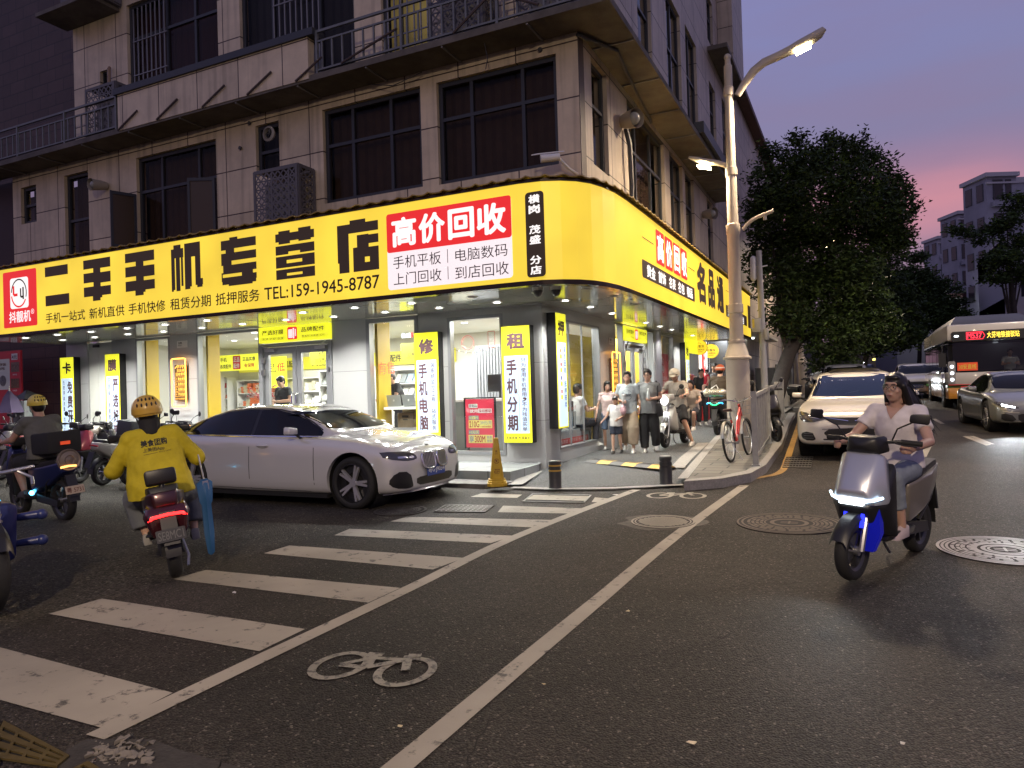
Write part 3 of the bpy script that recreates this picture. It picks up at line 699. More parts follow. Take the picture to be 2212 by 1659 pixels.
# balcony slab running round the corner, its parapet and railings
SO,SX = 9.38,-2.87
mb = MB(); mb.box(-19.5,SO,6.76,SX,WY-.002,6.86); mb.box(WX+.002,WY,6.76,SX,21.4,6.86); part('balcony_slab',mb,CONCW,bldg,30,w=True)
mb = MB()
for k in range(10): x = -16.9+k*1.42; mb.box(x,SO+.02,6.735,x+.03,WY-.01,6.757)
for k in range(7): y = 10.6+k*1.55; mb.box(WX+.01,y,6.735,SX-.02,y+.03,6.757)
part('soffit_joint',mb,GREYM,bldg,30,w=True)
mb = MB(); mb.box(-12.87,SO-.015,6.80,-8.09,SO+.14,7.50); part('parapet',mb,TILE_F,bldg,30,w=True)
mb = MB(); mb.box(-12.95,SO-.06,7.50,-7.95,SO+.25,7.62); mb.box(SX-.1,15.6,6.88,SX+.10,19.9,7.12); part('parapet_coping',mb,FRAME,bldg,30,w=True)
mb = MB(); mb.box(-15.3,9.3,9.62,-13.6,9.99,9.70); mb.box(WX+.002,20.9,11.0,-3.0,25,11.12)
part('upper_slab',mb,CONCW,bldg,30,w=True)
mb = MB(); mb.box(WX+.01,22.8,11.12,-3.1,25.1,14.6); part('side_bay',mb,TILE_S,bldg,30,w=True)
def railing(x0,x1,y,z0,h,parent,step=.21):
    mb = MB(); mb.box(x0,y-.02,z0+h-.04,x1,y+.02,z0+h); mb.box(x0,y-.02,z0+.04,x1,y+.02,z0+.07); mb.box(x0,y-.015,z0+h*.72,x1,y+.015,z0+h*.76)
    x = x0+step/2
    while x < x1: mb.box(x-.014,y-.012,z0+.07,x+.014,y+.012,z0+h*.72); x += step
    x = x0
    while x <= x1+.01: mb.box(x-.02,y-.024,z0,x+.02,y+.024,z0+h); x += (x1-x0)/max(1,round((x1-x0)/1.45))
    return part('railing',mb,RAILM,parent,30,w=True)
railing(-7.93,-2.9,SO+.03,6.86,.72,bldg); railing(-19.4,-12.97,SO+.03,6.86,.68,bldg)
mb = MB()   # diagonal stays and laundry brackets
for x,s in ((-12.4,1),(-11.3,1),(-10.1,1),(-9.0,1),(-7.9,1)): mb.cyl((x-.45,SO-.04,6.80),(x+.12,SO-.04,7.08),.018,n=6)
mb.cyl((-7.4,SO-.02,6.9),(-6.3,SO-.02,7.2),.018,n=6); mb.cyl((-5.3,SO-.02,6.88),(-4.5,SO-.02,7.4),.02,n=6); mb.cyl((-4.7,SO-.02,7.35),(-3.9,SO-.02,6.95),.02,n=6)
part('stay_rod',mb,mat('rusty_rod',(.07,.05,.05),.7),bldg,30,w=True)
# cables and pipes on the walls
mb = MB()
mb.tube([(-3.55,9.97,6.7),(-3.2,10.8,6.72),(-3.35,12.3,6.7),(-3.5,14,6.7)],.03,6); mb.tube([(-7.3,9.9,6.74),(-6.7,9.8,6.55),(-6.2,9.9,6.7)],.008,5); mb.tube([(-4.9,9.6,6.74),(-4.85,9.6,6.5),(-4.9,9.62,6.35)],.007,5)
for x,z in ((-10.05,6.62),(-10.3,6.2),(-4.15,6.62)): mb.cyl((x,WY-.01,z),(x,WY-.04,z),.035,n=10)
mb.tube([(-3.50,12.2,6.0),(-3.44,12.2,5.7),(-3.44,12.25,5.0),(-3.46,12.2,4.3)],.045,8)
part('conduit',mb,DKGREY,bldg,40,w=True)
mb = MB(); mb.tube([(-13.9,9.95,8.5),(-13.85,9.9,8.45),(-13.9,9.93,7.9)],.035,6); part('hose',mb,mat('tan_hose',(.25,.17,.12),.6),bldg,40,w=True)
# perforated cages for the outdoor units
def cage(x0,x1,y0,y1,z0,z1,label):
    T = thing('air_conditioner_cage',label,'equipment cage',((x0+x1)/2,y1,z0),group=None); mb = MB()
    for P,w_ in ((Panel((x0,y0,z0),(1,0,0)),x1-x0),(Panel((x1,y0,z0),(0,1,0)),y1-y0)):
        h = z1-z0; f = .05
        P.rect(mb,0,0,f,h,0,.02); P.rect(mb,w_-f,0,w_,h,0,.02); P.rect(mb,f,0,w_-f,f,0,.02); P.rect(mb,f,h-f,w_-f,h,0,.02)
        nx = max(2,round((w_-2*f)/.14)); nz = max(2,round((h-2*f)/.14)); sx = (w_-2*f)/nx; sz = (h-2*f)/nz
        for i in range(nx):
            if i % 3 == 2: P.rect(mb,f+i*sx+sx*.8,f,f+i*sx+sx,h-f,.001,.015)
            for j in range(nz):
                a,b = f+i*sx,f+j*sz
                P.line(mb,[(a,b),(a+sx,b+sz)],.028,.012); P.line(mb,[(a,b+sz),(a+sx,b)],.028,.014)
        for j in range(1,nz): P.rect(mb,f,f+j*sz-.012,w_-f,f+j*sz+.012,.002,.008)
    mb.box(x0,y0,z0-.03,x1,y1,z0); mb.box(x0,y0,z1,x1,y1,z1+.02)
    part('lattice',mb,mat('grey_cage',(.11,.105,.115),.55),T,30,w=True)
    mb = MB(); mb.box(x0+.12,y0+.15,z0+.02,x1-.15,y1-.1,z1-.2); part('outdoor_unit',mb,mat('unit_beige',(.22,.21,.19),.6),T,30,w=True)
cage(-9.55,-8.54,9.55,9.97,4.42,5.50,'grey perforated cage with an outdoor unit under the small fan window above the sign')
cage(-13.95,-13.05,9.45,9.95,6.88,7.85,'perforated cage standing behind the balcony railing left of the parapet')
cage(-14.5,-13.5,9.35,9.95,9.72,10.5,'perforated cage cut by the top edge of the picture')
cage(-5.85,-4.9,9.6,9.97,6.9,7.75,'perforated cage behind the railing right of the lit doorway')
cage(-4.3,-3.45,9.55,9.97,6.9,8.2,'bluish perforated cage at the corner end of the balcony')
# exhaust fan, hood, wall lamps, camera
def bellow(x,y,z,dx,dy,label,s=.17):
    T = thing('wall_lamp',label,'wall lamp',(x,y,z)); mb = MB(); d = Vector((dx,dy,-.12)).normalized()
    mb.cyl((0,0,0),d*.10,s*.5,s*.62,14); mb.cyl(d*.10,d*.34,s*.62,s*.78,14,c=False); part('shade',mb,mat('beige_lampshade',(.33,.30,.26),.5),T)
    mb = MB(); mb.ell(d*.26,s*.5); part('bulb',mb,mat('unlit_bulb',(.3,.3,.28),.2),T)
bellow(-14.13,9.98,6.06,-.1,-1,'beige drum lamp fixed to the front wall left of the open window',.16)
bellow(-3.52,12.1,6.10,1,-.55,'beige drum lamp high on the side wall beside the corner window',.22)
bellow(-3.52,19.4,6.0,1,-.5,'beige drum lamp farther along the side wall',.2)
T = thing('exhaust_fan','small exhaust fan set in the little window above the perforated cage','exhaust fan',(-9.47,9.9,6.28)); mb = MB(); mb.lathe([(.12,0),(.14,-.05),(.10,-.07),(.095,0)],18,(0,0,0),'y')
part('housing',mb,mat('beige_fan',(.30,.28,.25),.5),T); mb = MB()
for k in range(5): a = k*1.257; mb.hull([(0,-.02,0),(.09*math.cos(a),-.01,.09*math.sin(a)),(.09*math.cos(a+.6),-.04,.09*math.sin(a+.6)),(0,-.03,.01)])
part('blades',mb,DKGREY,T)
def cam_bullet(p,d,label):
    T = thing('security_camera',label,'security camera',p); d = Vector(d).normalized(); mb = MB(); mb.cyl((0,0,0),d*.28,.055,.06,12); mb.hull([d*q+Vector((a,0,.065)) for q in (-.02,.36) for a in (-.06,.06)]+[d*q+Vector((a,0,.08)) for q in (-.02,.36) for a in (-.05,.05)])
    part('body',mb,WHITEP,T); mb = MB(); mb.tube([(0,0,-.03),(.1,.12,-.16),(.16,.3,-.2)],.022,7); part('bracket',mb,WHITEP,T)
cam_bullet((-3.78,9.7,4.86),(-.9,-.5,-.1),'white bullet camera bracketed to the building corner just above the sign')
# ================================================================ FASCIA SIGN
YEL = glow('lit_yellow_acrylic',(.93,.655,.055),.98,.15)
INK = mat('sign_ink',(.030,.018,.014),.5,emit=.02,ecol=(1,.6,.3)); INK2 = mat('thin_sign_ink',(.05,.03,.02),.5)
REDL = glow('lit_red_acrylic',(.78,.025,.025),.95); WHL = glow('lit_white_acrylic',(.95,.84,.86),.95)
WHL2 = glow('lit_white_letter',(1,.95,.92),1.0)
sign = thing('shop_fascia_sign','long yellow backlit shop sign with black and red Chinese lettering bending round the corner','sign',(-4,8.6,2.9))
fpts = [(-17.2,8.6),(-14,8.6),(-11,8.6),(-8,8.6),(-6,8.6),(-4.3,8.6),(-3.95,8.605),(-3.65,8.65),(-3.42,8.76),(-3.25,8.90),(-3.12,9.1),(-3.04,9.35),(-2.98,9.7),(-2.955,10.2),(-2.95,11.0),(-2.95,14),(-2.95,18),(-2.95,21),(-2.95,23.6)]
def off(pts,d):
    P = [Vector(p) for p in pts]; R = []
    for i,p in enumerate(P):
        t = (P[min(i+1,len(P)-1)]-P[max(i-1,0)]).normalized(); R.append(p+Vector((t.y,-t.x))*d)
    return R
def band(mb,d0,d1,z0,z1,cz=True):
    A = off(fpts,d1); B = off(fpts,d0)
    for i in range(len(A)-1):
        a,b,c,e = A[i],A[i+1],B[i+1],B[i]
        mb.quad((a.x,a.y,z0),(b.x,b.y,z0),(b.x,b.y,z1),(a.x,a.y,z1)); mb.quad((e.x,e.y,z0),(c.x,c.y,z0),(c.x,c.y,z1),(e.x,e.y,z1))
        mb.quad((a.x,a.y,z1),(b.x,b.y,z1),(c.x,c.y,z1),(e.x,e.y,z1)); mb.quad((a.x,a.y,z0),(b.x,b.y,z0),(c.x,c.y,z0),(e.x,e.y,z0))
mb = MB(); band(mb,-.10,0,2.93,4.22); part('face',mb,YEL,sign,60,w=True)
BRONZE = mat('dark_mirror_trim',(.05,.04,.03),.18,.8)
mb = MB(); band(mb,-.12,.02,2.865,2.928); band(mb,-.12,.012,4.222,4.27); part('trim',mb,BRONZE,sign,60,w=True)
mb = MB(); A = off(fpts,.075); B = off(fpts,-1.2)
dist = 0
for i in range(len(fpts)-1):
    a,b,c,e = A[i],A[i+1],B[i+1],B[i]; L = (b-a).length; n = max(1,round(L/.062))
    for k in range(n):
        def S(t,ph): 
            q = a.lerp(b,t); r = e.lerp(c,t); z = 4.272+.028*max(0,math.cos(2*math.pi*ph/.248)); return (q.x,q.y,z),(r.x,r.y,z+.14)
        t0,t1 = k/n,(k+1)/n; (p,r_),(p2,r2) = S(t0,dist+L*t0),S(t1,dist+L*t1); mb.quad(p,p2,r2,r_)
        mb.quad((p[0],p[1],p[2]-.015),(p2[0],p2[1],p2[2]-.015),p2,p)
    dist += L
part('roof_sheet',mb,mat('yellow_roof_sheet',(.36,.24,.06),.5,noise=.5,nscale=3),sign,40,w=True)
F = Panel((0,8.6,0),(1,0,0)); S2 = Panel((-2.95,0,0),(0,1,0))
G = dict(er=[(1,0,0,97,25),(1,0,73,100,100)],
 shou=[(1,0,0,100,88),(0,0,21,36,31),(0,63,24,100,33),(0,0,55,36,65),(0,63,58,100,67),(1,34,88,68,94),(1,34,94,62,100)],
 ji=[(1,8,0,31,25),(1,0,8,40,28),(1,0,28,11,96),(1,0,96,7,100),(1,15,25,28,100),(1,32,28,39,90),(1,44,0,94,30),(1,44,0,65,93),(1,44,93,60,98),(1,77,0,94,92),(1,77,78,100,92),(1,82,92,98,97)],
 zhuan=[(1,25,0,48,10),(1,0,5,100,90),(0,0,25,14,31),(0,38,24,100,31),(0,30,49,100,56),(0,0,57,5,72),(0,3,75,58,82),(0,90,72,100,78),(1,2,83,98,97),(1,20,97,88,100)],
 ying=[(1,0,6,100,23),(1,8,1,38,29),(1,60,0,92,27),(0,38,0,60,6),(1,0,31,100,50),(0,33,45,63,50),(1,0,54,100,77),(0,29,62,68,68),(1,0,80,100,100),(0,29,88,68,93)],
 dian=[(1,32,0,70,8),(1,0,6,100,25),(1,0,6,28,80),(1,4,80,28,100),(1,48,30,76,60),(1,48,32,100,48),(1,38,54,100,100),(0,76,48,100,55),(0,66,73,78,84)])
for g,a,b,z0,z1 in (('er',-14.03,-13.31,3.38,4.13),('shou',-12.88,-12.12,3.37,4.14),('shou',-11.72,-10.96,3.37,4.14),('ji',-10.54,-9.79,3.36,4.15),('zhuan',-9.36,-8.59,3.34,4.13),('ying',-8.18,-7.40,3.34,4.11),('dian',-6.96,-6.21,3.32,4.09)):
    mb = MB(); F.bitmap(mb,G[g],a,z0,b,z1,.004); part('big_character',mb,INK,sign,None,w=True)
mb = MB()
for t,a,b in (('手机一站式',-14.04,-12.86),('新机直供',-12.74,-11.77),('手机快修',-11.66,-10.71),('租赁分期',-10.59,-9.62),('抵押服务',-9.51,-8.54),('TEL:159-1945-8787',-8.44,-6.21)):
    F.text(mb,t,a,3.045,b,3.245,.004,.012)
part('lettering',mb,INK2,sign,None,w=True)
mb = MB(); F.rrect(mb,-15.39,3.04,-14.30,4.155,.04,.004); p_ = part('logo_panel',mb,REDL,sign,None,w=True)
mb = MB(); F.rrect(mb,-15.15,3.41,-14.56,4.015,.06,.008); F.text(mb,'抖靓机',-15.2,3.13,-14.5,3.36,.008,.02); F.text(mb,'®',-14.49,3.27,-14.39,3.37,.008); part('logo_plate',mb,WHL2,p_,None,w=True)
mb = MB()
def arc(P,mb,u,v,r,a0,a1,w_,d): P.line(mb,[(u+r*.9*math.cos(math.radians(a0+(a1-a0)*k/14)),v+r*math.sin(math.radians(a0+(a1-a0)*k/14))) for k in range(15)],w_,d)
arc(F,mb,-14.86,3.71,.27,-20,175,.028,.012); F.line(mb,[(-14.80,3.80),(-14.80,3.63),(-14.70,3.63)],.04,.013); F.line(mb,[(-14.72,3.82),(-14.72,3.58)],.045,.012)
part('logo_arc',mb,INK,p_,None,w=True)
mb = MB(); arc(F,mb,-14.86,3.71,.27,190,330,.035,.012); F.line(mb,[(-15.03,3.86),(-15.03,3.68),(-14.90,3.68)],.055,.013); part('logo_stroke',mb,REDL,p_,None,w=True)
mb = MB(); F.rrect(mb,-6.06,2.995,-4.06,4.09,.05,.004); p_ = part('white_panel',mb,WHL,sign,None,w=True)
mb = MB(); F.rrect(mb,-6.06,3.53,-4.06,4.09,.04,.008); part('red_panel',mb,REDL,p_,None,w=True)
mb = MB()
for ch,a,b in (('高',-5.97,-5.55),('价',-5.51,-5.08),('回',-5.03,-4.62),('收',-4.58,-4.14)): F.text(mb,ch,a,3.60,b,4.02,.012,.035)
part('white_lettering',mb,WHL2,p_,None,w=True)
mb = MB()
for t,a,b,c_,e in (('手机平板',-5.96,-5.16,3.29,3.47),('电脑数码',-4.93,-4.13,3.29,3.46),('上门回收',-5.96,-5.16,3.055,3.23),('到店回收',-4.94,-4.12,3.045,3.22)): F.text(mb,t,a,c_,b,e,.008,0)
F.rect(mb,-5.058,3.29,-5.048,3.48,.008); F.rect(mb,-5.058,3.06,-5.048,3.24,.008); part('grey_lettering',mb,mat('grey_ink',(.08,.06,.07),.5),p_,None,w=True)
mb = MB(); F.rrect(mb,-3.85,2.965,-3.585,4.08,.05,.016); p_ = part('branch_panel',mb,INK,sign,None,w=True)
mb = MB(); Ft = Panel((0,8.6,0),(1,0,0)); Ft.text(mb,'横岗 茂盛 分店',-3.80,2.99,-3.64,4.05,.022,.03,vert=True); part('white_lettering',mb,WHL2,p_,None,w=True)
# side run
mb = MB()
for i,(ch,a,b) in enumerate((('高',11.84,12.40),('价',12.46,13.02),('回',13.08,13.64),('收',13.70,14.26))): S2.rrect(mb,a,3.55,b,4.12,.04,.006)
p_ = part('red_panel',mb,REDL,sign,None,w=True)
mb = MB()
for ch,a,b in (('高',11.84,12.40),('价',12.46,13.02),('回',13.08,13.64),('收',13.70,14.26)): S2.text(mb,ch,a+.06,3.60,b-.06,4.07,.012,.03)
part('white_lettering',mb,WHL2,p_,None,w=True)
mb = MB(); S2.line(mb,[(10.98,3.83),(11.68,3.83)],.015,.006); S2.line(mb,[(14.36,3.84),(15.0,3.84)],.015,.006); S2.line(mb,[(18.9,3.89),(19.55,3.89)],.015,.006)
for ch,a,b in (('名',15.2,16.15),('品',16.45,17.3),('通',17.6,18.55)): S2.text(mb,ch,a,3.24,b,4.13,.006,.055)
part('big_character',mb,INK,sign,None,w=True)
mb = MB(); S2.rrect(mb,10.92,3.195,14.93,3.48,.05,.006); S2.rrect(mb,18.85,3.22,22.7,3.52,.05,.006); S2.rect(mb,22.95,3.2,23.55,3.9,.006); p_ = part('black_panel',mb,INK,sign,None,w=True)
mb = MB()
for t,a,b in (('黄金',11.19,11.72),('首饰',11.92,12.44),('名表',12.68,13.18),('名包',13.39,13.93),('奢品',14.15,14.70),('汽车',19.1,19.6),('抵押',19.8,20.4),('寄卖',20.6,21.2),('典当',21.4,22.0)): S2.text(mb,t,a,3.23,b,3.44,.010,.03)
part('white_lettering',mb,WHL2,p_,None,w=True)
mb = MB(); S2.rrect(mb,19.65,3.6,20.45,4.18,.04,.006); S2.rrect(mb,20.5,3.6,21.3,4.18,.04,.006); p_ = part('red_panel',mb,REDL,sign,None,w=True)
mb = MB(); S2.text(mb,'置',19.7,3.66,20.4,4.12,.012,.03); S2.text(mb,'换',20.55,3.66,21.25,4.12,.012,.03); part('white_lettering',mb,WHL2,p_,None,w=True)
# ---- canopy soffit: polished sheets with downlights
canopy = thing('canopy','glossy grey canopy ceiling with round downlights under the yellow sign','canopy',(-6,9.8,2.9))
def gloss(name,col,rough,met,bs=3.,bd=.02):
    m_ = mat(name,col,rough,met); t = m_.node_tree; b = t.nodes['Principled BSDF']
    tcn = t.nodes.new('ShaderNodeTexCoord'); n = t.nodes.new('ShaderNodeTexNoise'); n.inputs['Scale'].default_value = bs; n.inputs['Detail'].default_value = 2; t.links.new(tcn.outputs['Object'],n.inputs[0])
    bp = t.nodes.new('ShaderNodeBump'); bp.inputs['Strength'].default_value = .35; bp.inputs['Distance'].default_value = bd; t.links.new(n.outputs[0],bp.inputs['Height']); t.links.new(bp.outputs[0],b.inputs['Normal']); return m_
SOF = gloss('polished_soffit',(.72,.73,.69),.10,.40,.8,.02)
mb = MB(); inn = off(fpts,-.12); poly = [(p.x,p.y) for p in inn]
mb.box(-17.2,8.72,2.925,-4.3,11.0,2.94)
k = len(poly); sp_ = [p for p in poly if p[0] > -4.31]
mb.prism([(x,y,2.925) for x,y in [(-4.3,8.72)]+sp_[1:]+[(-4.69,23.6),(-4.69,11.0),(-4.3,11.0)]],(0,0,0),(0,0,.015)); part('ceiling_sheet',mb,SOF,canopy,30,w=True)
mb = MB()
for x in (-15.4,-12.7,-10.0,-7.2,-4.6): mb.box(x,8.73,2.9235,x+.008,10.98,2.926)
for y in (12,14.6,17.2,19.8): mb.box(-4.68,y,2.9235,-3.07,y+.008,2.926)
part('joint',mb,DKGREY,canopy,None,w=True)
BULB = glow('downlight_white',(1,.98,.94),14)
dl = []
for (ox,oy,s_,L) in ((0,900,2.212,[(227,998),(508,970),(805,943),(1125,912),(1460,880),(1830,843),(555,1017),(838,992),(1130,965),(1445,940),(1785,908),(2145,875)]),
     (900,750,2.4578,[(765,1228),(1275,1180),(1835,1133),(1070,1267),(1575,1223),(2105,1180),(600,1300)]),(1500,700,2.765,[(1350,1405),(2105,1385)]),
     (2050,750,2.212,[(690,1055),(880,1112),(1180,1195),(1305,1228),(1410,1257),(1595,1308)])):
    for a,b in L: dl.append(onz((ox+a/s_)/1.85172,(oy+b/s_)/1.85172,2.925))
offl = [onz((ox+a/s_)/1.85172,(oy+b/s_)/1.85172,2.925) for ox,oy,s_,a,b in ((1500,700,2.765,1080,1345),(1500,700,2.765,1790,1297),(2050,750,2.212,660,885),(2050,750,2.212,890,960),(2050,750,2.212,1085,1030))]
def lamp(kind,loc,power,col=(1,.96,.9),size=.1,parent=None,rot=None,spot=None,blend=.5):
    l = bpy.data.lights.new('lamp_light',kind); l.energy = power; l.color = col
    if kind == 'AREA': l.shape = 'DISK'; l.size = size
    else: l.shadow_soft_size = size
    if spot: l.spot_size = math.radians(spot); l.spot_blend = blend
    o = bpy.data.objects.new('lamp_light',l); COL.objects.link(o); o.location = loc
    if rot: o.rotation_euler = rot
    return o
for i,p in enumerate(dl+offl):
    mb = MB(); mb.lathe([(.085,0),(.085,-.008),(.06,-.012),(.06,-.003)],18,(p.x,p.y,2.924)); r_ = part('downlight',mb,WHITEP,canopy,40,w=True)
    mb = MB(); mb.lathe([(.058,0),(.0,0)],18,(p.x,p.y,2.919)); part('lens',mb,BULB if i < len(dl) else DKGREY,r_,None,w=True)
    if i < len(dl): lamp('SPOT',(p.x,p.y,2.90),200 if p.x > -4 else 210,(1,.98,.92),.05,spot=130,blend=.7)
for x,y in ((-3.95,9.15),(-3.72,9.25)):
    T = thing('dome_camera','grey dome camera, the %s of the pair hanging under the sign corner' % ('left' if x < -3.9 else 'right'),'security camera',(x,y,2.92)); mb = MB(); mb.lathe([(.075,0),(.075,-.03),(.07,-.05)],18); part('housing',mb,WHITEP,T)
    mb = MB(); mb.ell((0,0,-.05),(.068,.068,.09),v1=.55); part('dome',mb,mat('smoked_dome',(.12,.12,.12),.25),T)
T = thing('dome_camera','white dome camera hanging under the left end of the yellow sign','security camera',ony(206,706,9.2)+Vector((0,0,.17))); mb = MB(); mb.cyl((0,0,0),(0,0,-.05),.03); mb.lathe([(.05,-.04),(.075,-.07),(.075,-.13),(.07,-.15)],18); part('housing',mb,WHITEP,T)
mb = MB(); mb.ell((0,0,-.15),(.065,.065,.06),v1=.55); part('dome',mb,mat('grey_dome',(.3,.3,.3),.25),T)
# ================================================================ SHOP FRONT AND INTERIOR
Y0,X0 = 11.0,-4.69
GP = gloss('grey_composite_panel',(.46,.47,.465),.30,.25,1.5,.004)
GP2 = mat('panel_seam',(.12,.12,.12),.6)
ALU = mat('window_aluminium',(.30,.31,.32),.35,.5)
shop = thing('phone_shop','bright phone shop with grey panel walls and large windows on the street corner','shop',(-4.69,11,.28))
Fs = Panel((0,Y0,0),(1,0,0)); Ss = Panel((X0,0,0),(0,1,0))
mb = MB(); T_ = .16
for a,b,c,e in ((-17.2,-16.42,.28,2.925),(-15.54,-14.71,.28,2.925),(-13.6,-12.77,.28,2.925),(-9.1,-8.29,.28,2.925),(-7.13,-6.52,.28,2.925),(-5.42,-4.69,.1,2.925),(-14.71,-13.6,.28,.5),(-8.29,-7.13,.28,.79),(-6.52,-5.42,.28,.40),(-6.52,-5.42,2.82,2.925)):
    Fs.rect(mb,a,c,b,e,-T_,T_)
Ss2 = [(11.0+T_+.002,11.64,.08,2.925),(13.92,14.41,.1,2.925),(14.41,14.95,.1,2.925),(17.4,17.62,.2,2.925),(20.48,21.9,.2,2.925),(11.64,13.92,.1,.44),(11.64,13.92,2.74,2.925),(18.25,18.4,.2,2.925),(18.4,20.48,.2,.55)]
for a,b,c,e in Ss2: Ss.rect(mb,a,c,b,e,-T_,T_)
part('wall_panel',mb,GP,shop,30,w=True)
mb = MB()
for a,b in ((-17.2,-16.42),(-15.54,-14.71),(-13.6,-12.77),(-9.1,-8.29),(-7.13,-6.52),(-5.42,-4.69)):
    for z in (.98,1.95): Fs.rect(mb,a,z,b,z+.006,.001)
for z in (.98,1.95): Ss.rect(mb,11.0,z,11.64,z+.006,.001); Ss.rect(mb,14.41,z,14.95,z+.006,.001)
part('panel_seam',mb,GP2,shop,None,w=True)
mb = MB(); mb.cyl((X0-.02,18.48,.2),(X0-.02,18.48,2.92),.17,n=20); part('round_column',mb,STEEL,shop,40,w=True)
def shopwin(P,h,parent,cols=(),fr=.05,glass=GLASS,name='shop_window'):
    u0,u1,v0,v1 = h; mb = MB(); d = -.12
    P.rect(mb,u0,v0,u0+fr,v1,d,.13); P.rect(mb,u1-fr,v0,u1,v1,d,.13); P.rect(mb,u0+fr,v1-fr,u1-fr,v1,d,.13); P.rect(mb,u0+fr,v0,u1-fr,v0+fr,d,.13)
    for c_ in cols: P.rect(mb,c_-.012,v0+fr,c_+.012,v1-fr,-.06,.03)
    f = part(name,mb,ALU,parent,30,w=True); mb = MB(); P.rect(mb,u0+fr,v0+fr,u1-fr,v1-fr,-.05); part('pane',mb,glass,f,None,w=True); return f
shopwin(Fs,(-14.71,-13.6,.5,2.915),shop); shopwin(Fs,(-12.77,-10.95,.28,2.915),shop); shopwin(Fs,(-8.29,-7.13,.79,2.915),shop,fr=.08); shopwin(Fs,(-6.52,-5.42,.40,2.82),shop,fr=.06)
shopwin(Ss,(11.64,13.92,.44,2.74),shop,(12.3,13.0),.035); shopwin(Ss,(14.95,15.57,.2,2.915),shop); shopwin(Ss,(17.62,18.25,.2,2.915),shop); shopwin(Ss,(18.66,20.48,.55,2.915),shop)
FROST = mat('frosted_white_door',(.62,.64,.58),.25)
mb = MB(); Fs.rect(mb,-16.42,.28,-16.1,2.9,-.1,.05); Fs.rect(mb,-16.09,.28,-15.54,2.9,-.1,.05); f = part('white_door',mb,FROST,shop,30,w=True)
mb = MB(); Fs.rect(mb,-16.2,2.80,-16.02,2.86,-.04,.05); Fs.rect(mb,-15.78,1.1,-15.72,1.5,-.045,.04); part('fittings',mb,DKGREY,f,30,w=True)
def door(P,h,leaf_at,parent):
    """glazed door set: frame, leaves each with its pane and pull handle"""
    u0,u1,v0,v1 = h; mb = MB(); P.rect(mb,u0,v0,u0+.07,v1,-.13,.16); P.rect(mb,u1-.07,v0,u1,v1,-.13,.16); P.rect(mb,u0+.07,v1-.07,u1-.07,v1,-.13,.16); part('door_frame',mb,ALU,parent,30,w=True)
    for i,(a,b) in enumerate(leaf_at):
        mb = MB(); f_ = .11; d = -.09
        P.rect(mb,a,v0+.01,a+f_,v1-.08,d,.06); P.rect(mb,b-f_,v0+.01,b,v1-.08,d,.06); P.rect(mb,a+f_,v1-.22,b-f_,v1-.08,d,.06); P.rect(mb,a+f_,v0+.01,b-f_,v0+.25,d,.06)
        lf = part('door',mb,ALU,parent,30,w=True); mb = MB(); P.rect(mb,a+f_,v0+.25,b-f_,v1-.22,d+.03); part('pane',mb,GLASS,lf,None,w=True)
        mb = MB(); u = b-.05 if i == 0 else a+.05; mb.tube([P.P(u,1.02,-.03),P.P(u,1.02,.06),P.P(u,1.06,.08),P.P(u,1.52,.08),P.P(u,1.56,.06),P.P(u,1.56,-.03)],.016,8); part('handle',mb,CHROME,lf,40,w=True)
        mb = MB(); u = a if i == 0 else b
        for z in (1.0,1.95,2.2): P.rect(mb,u-.035,z,u+.035,z+.11,-.02,.05)
        uu = a+.2 if i == 0 else b-.2; P.rect(mb,uu-.13,v1-.16,uu+.13,v1-.10,-.03,.07); mb.tube([P.P(uu,v1-.1,.03),P.P(uu+(.2 if i else -.2),v1-.02,.10)],.012,6); part('closer',mb,STEEL,lf,30,w=True)
door(Fs,(-10.95,-9.1,.28,2.585),[(-10.87,-10.03),(-10.02,-9.18)],shop)
door(Ss,(15.57,17.4,.2,2.54),[(15.65,16.48),(16.49,17.32)],shop)
# vinyl notices on glass
RED = mat('red_print',(.55,.03,.03),.5); BLKT = mat('black_print',(.03,.025,.025),.5); WHT = mat('white_print',(.72,.72,.70),.45); YPR = mat('yellow_print',(.75,.65,.08),.5)
# room
IW = mat('room_white',(.62,.61,.56),.6); IY = mat('room_yellow',(.58,.40,.03),.45); IFL = mat('room_floor',(.35,.34,.32),.3)
room = thing('shop_interior','white and yellow shop interior seen through the windows','interior',(-10,14,.3))
mb = MB(); mb.box(-16.4,15.6,.3,-7.0,15.75,3.0); mb.box(-16.5,11.3,.3,-16.4,15.6,3.0); mb.box(-7.0,21.8,.3,-4.9,21.95,3.0); mb.box(-8.3,15.75,.3,-8.2,21.9,3.0)
part('wall',mb,IW,room,30,w=True)
mb = MB(); mb.box(-16.4,11.2,2.95,-4.86,21.8,3.05); part('ceiling',mb,mat('room_ceiling',(.7,.7,.66),.5),room,30,w=True)
mb = MB(); mb.box(-16.4,11.17,.25,-4.86,21.8,.31); part('floor',mb,IFL,room,30,w=True)
mb = MB(); mb.box(-14.68,11.2,.31,-14.62,11.52,2.94); mb.box(-12.72,11.2,.31,-12.66,11.52,2.94); mb.box(-8.24,11.2,.31,-8.18,11.6,2.94); mb.box(-5.3,13.2,.31,-5.2,14.9,2.6); mb.box(-6.6,20.0,.31,-4.9,20.1,2.94)
part('yellow_partition',mb,IY,room,30,w=True)
for x,y in ((-13.5,13.4),(-11.8,13.4),(-9.8,13.4),(-7.8,13.2),(-5.9,12.6),(-6.6,14.4),(-6.2,17),(-6.2,19.6)):
    l = lamp('AREA',(x,y,2.90),150,(1,.98,.93),1.2)
mb = MB()
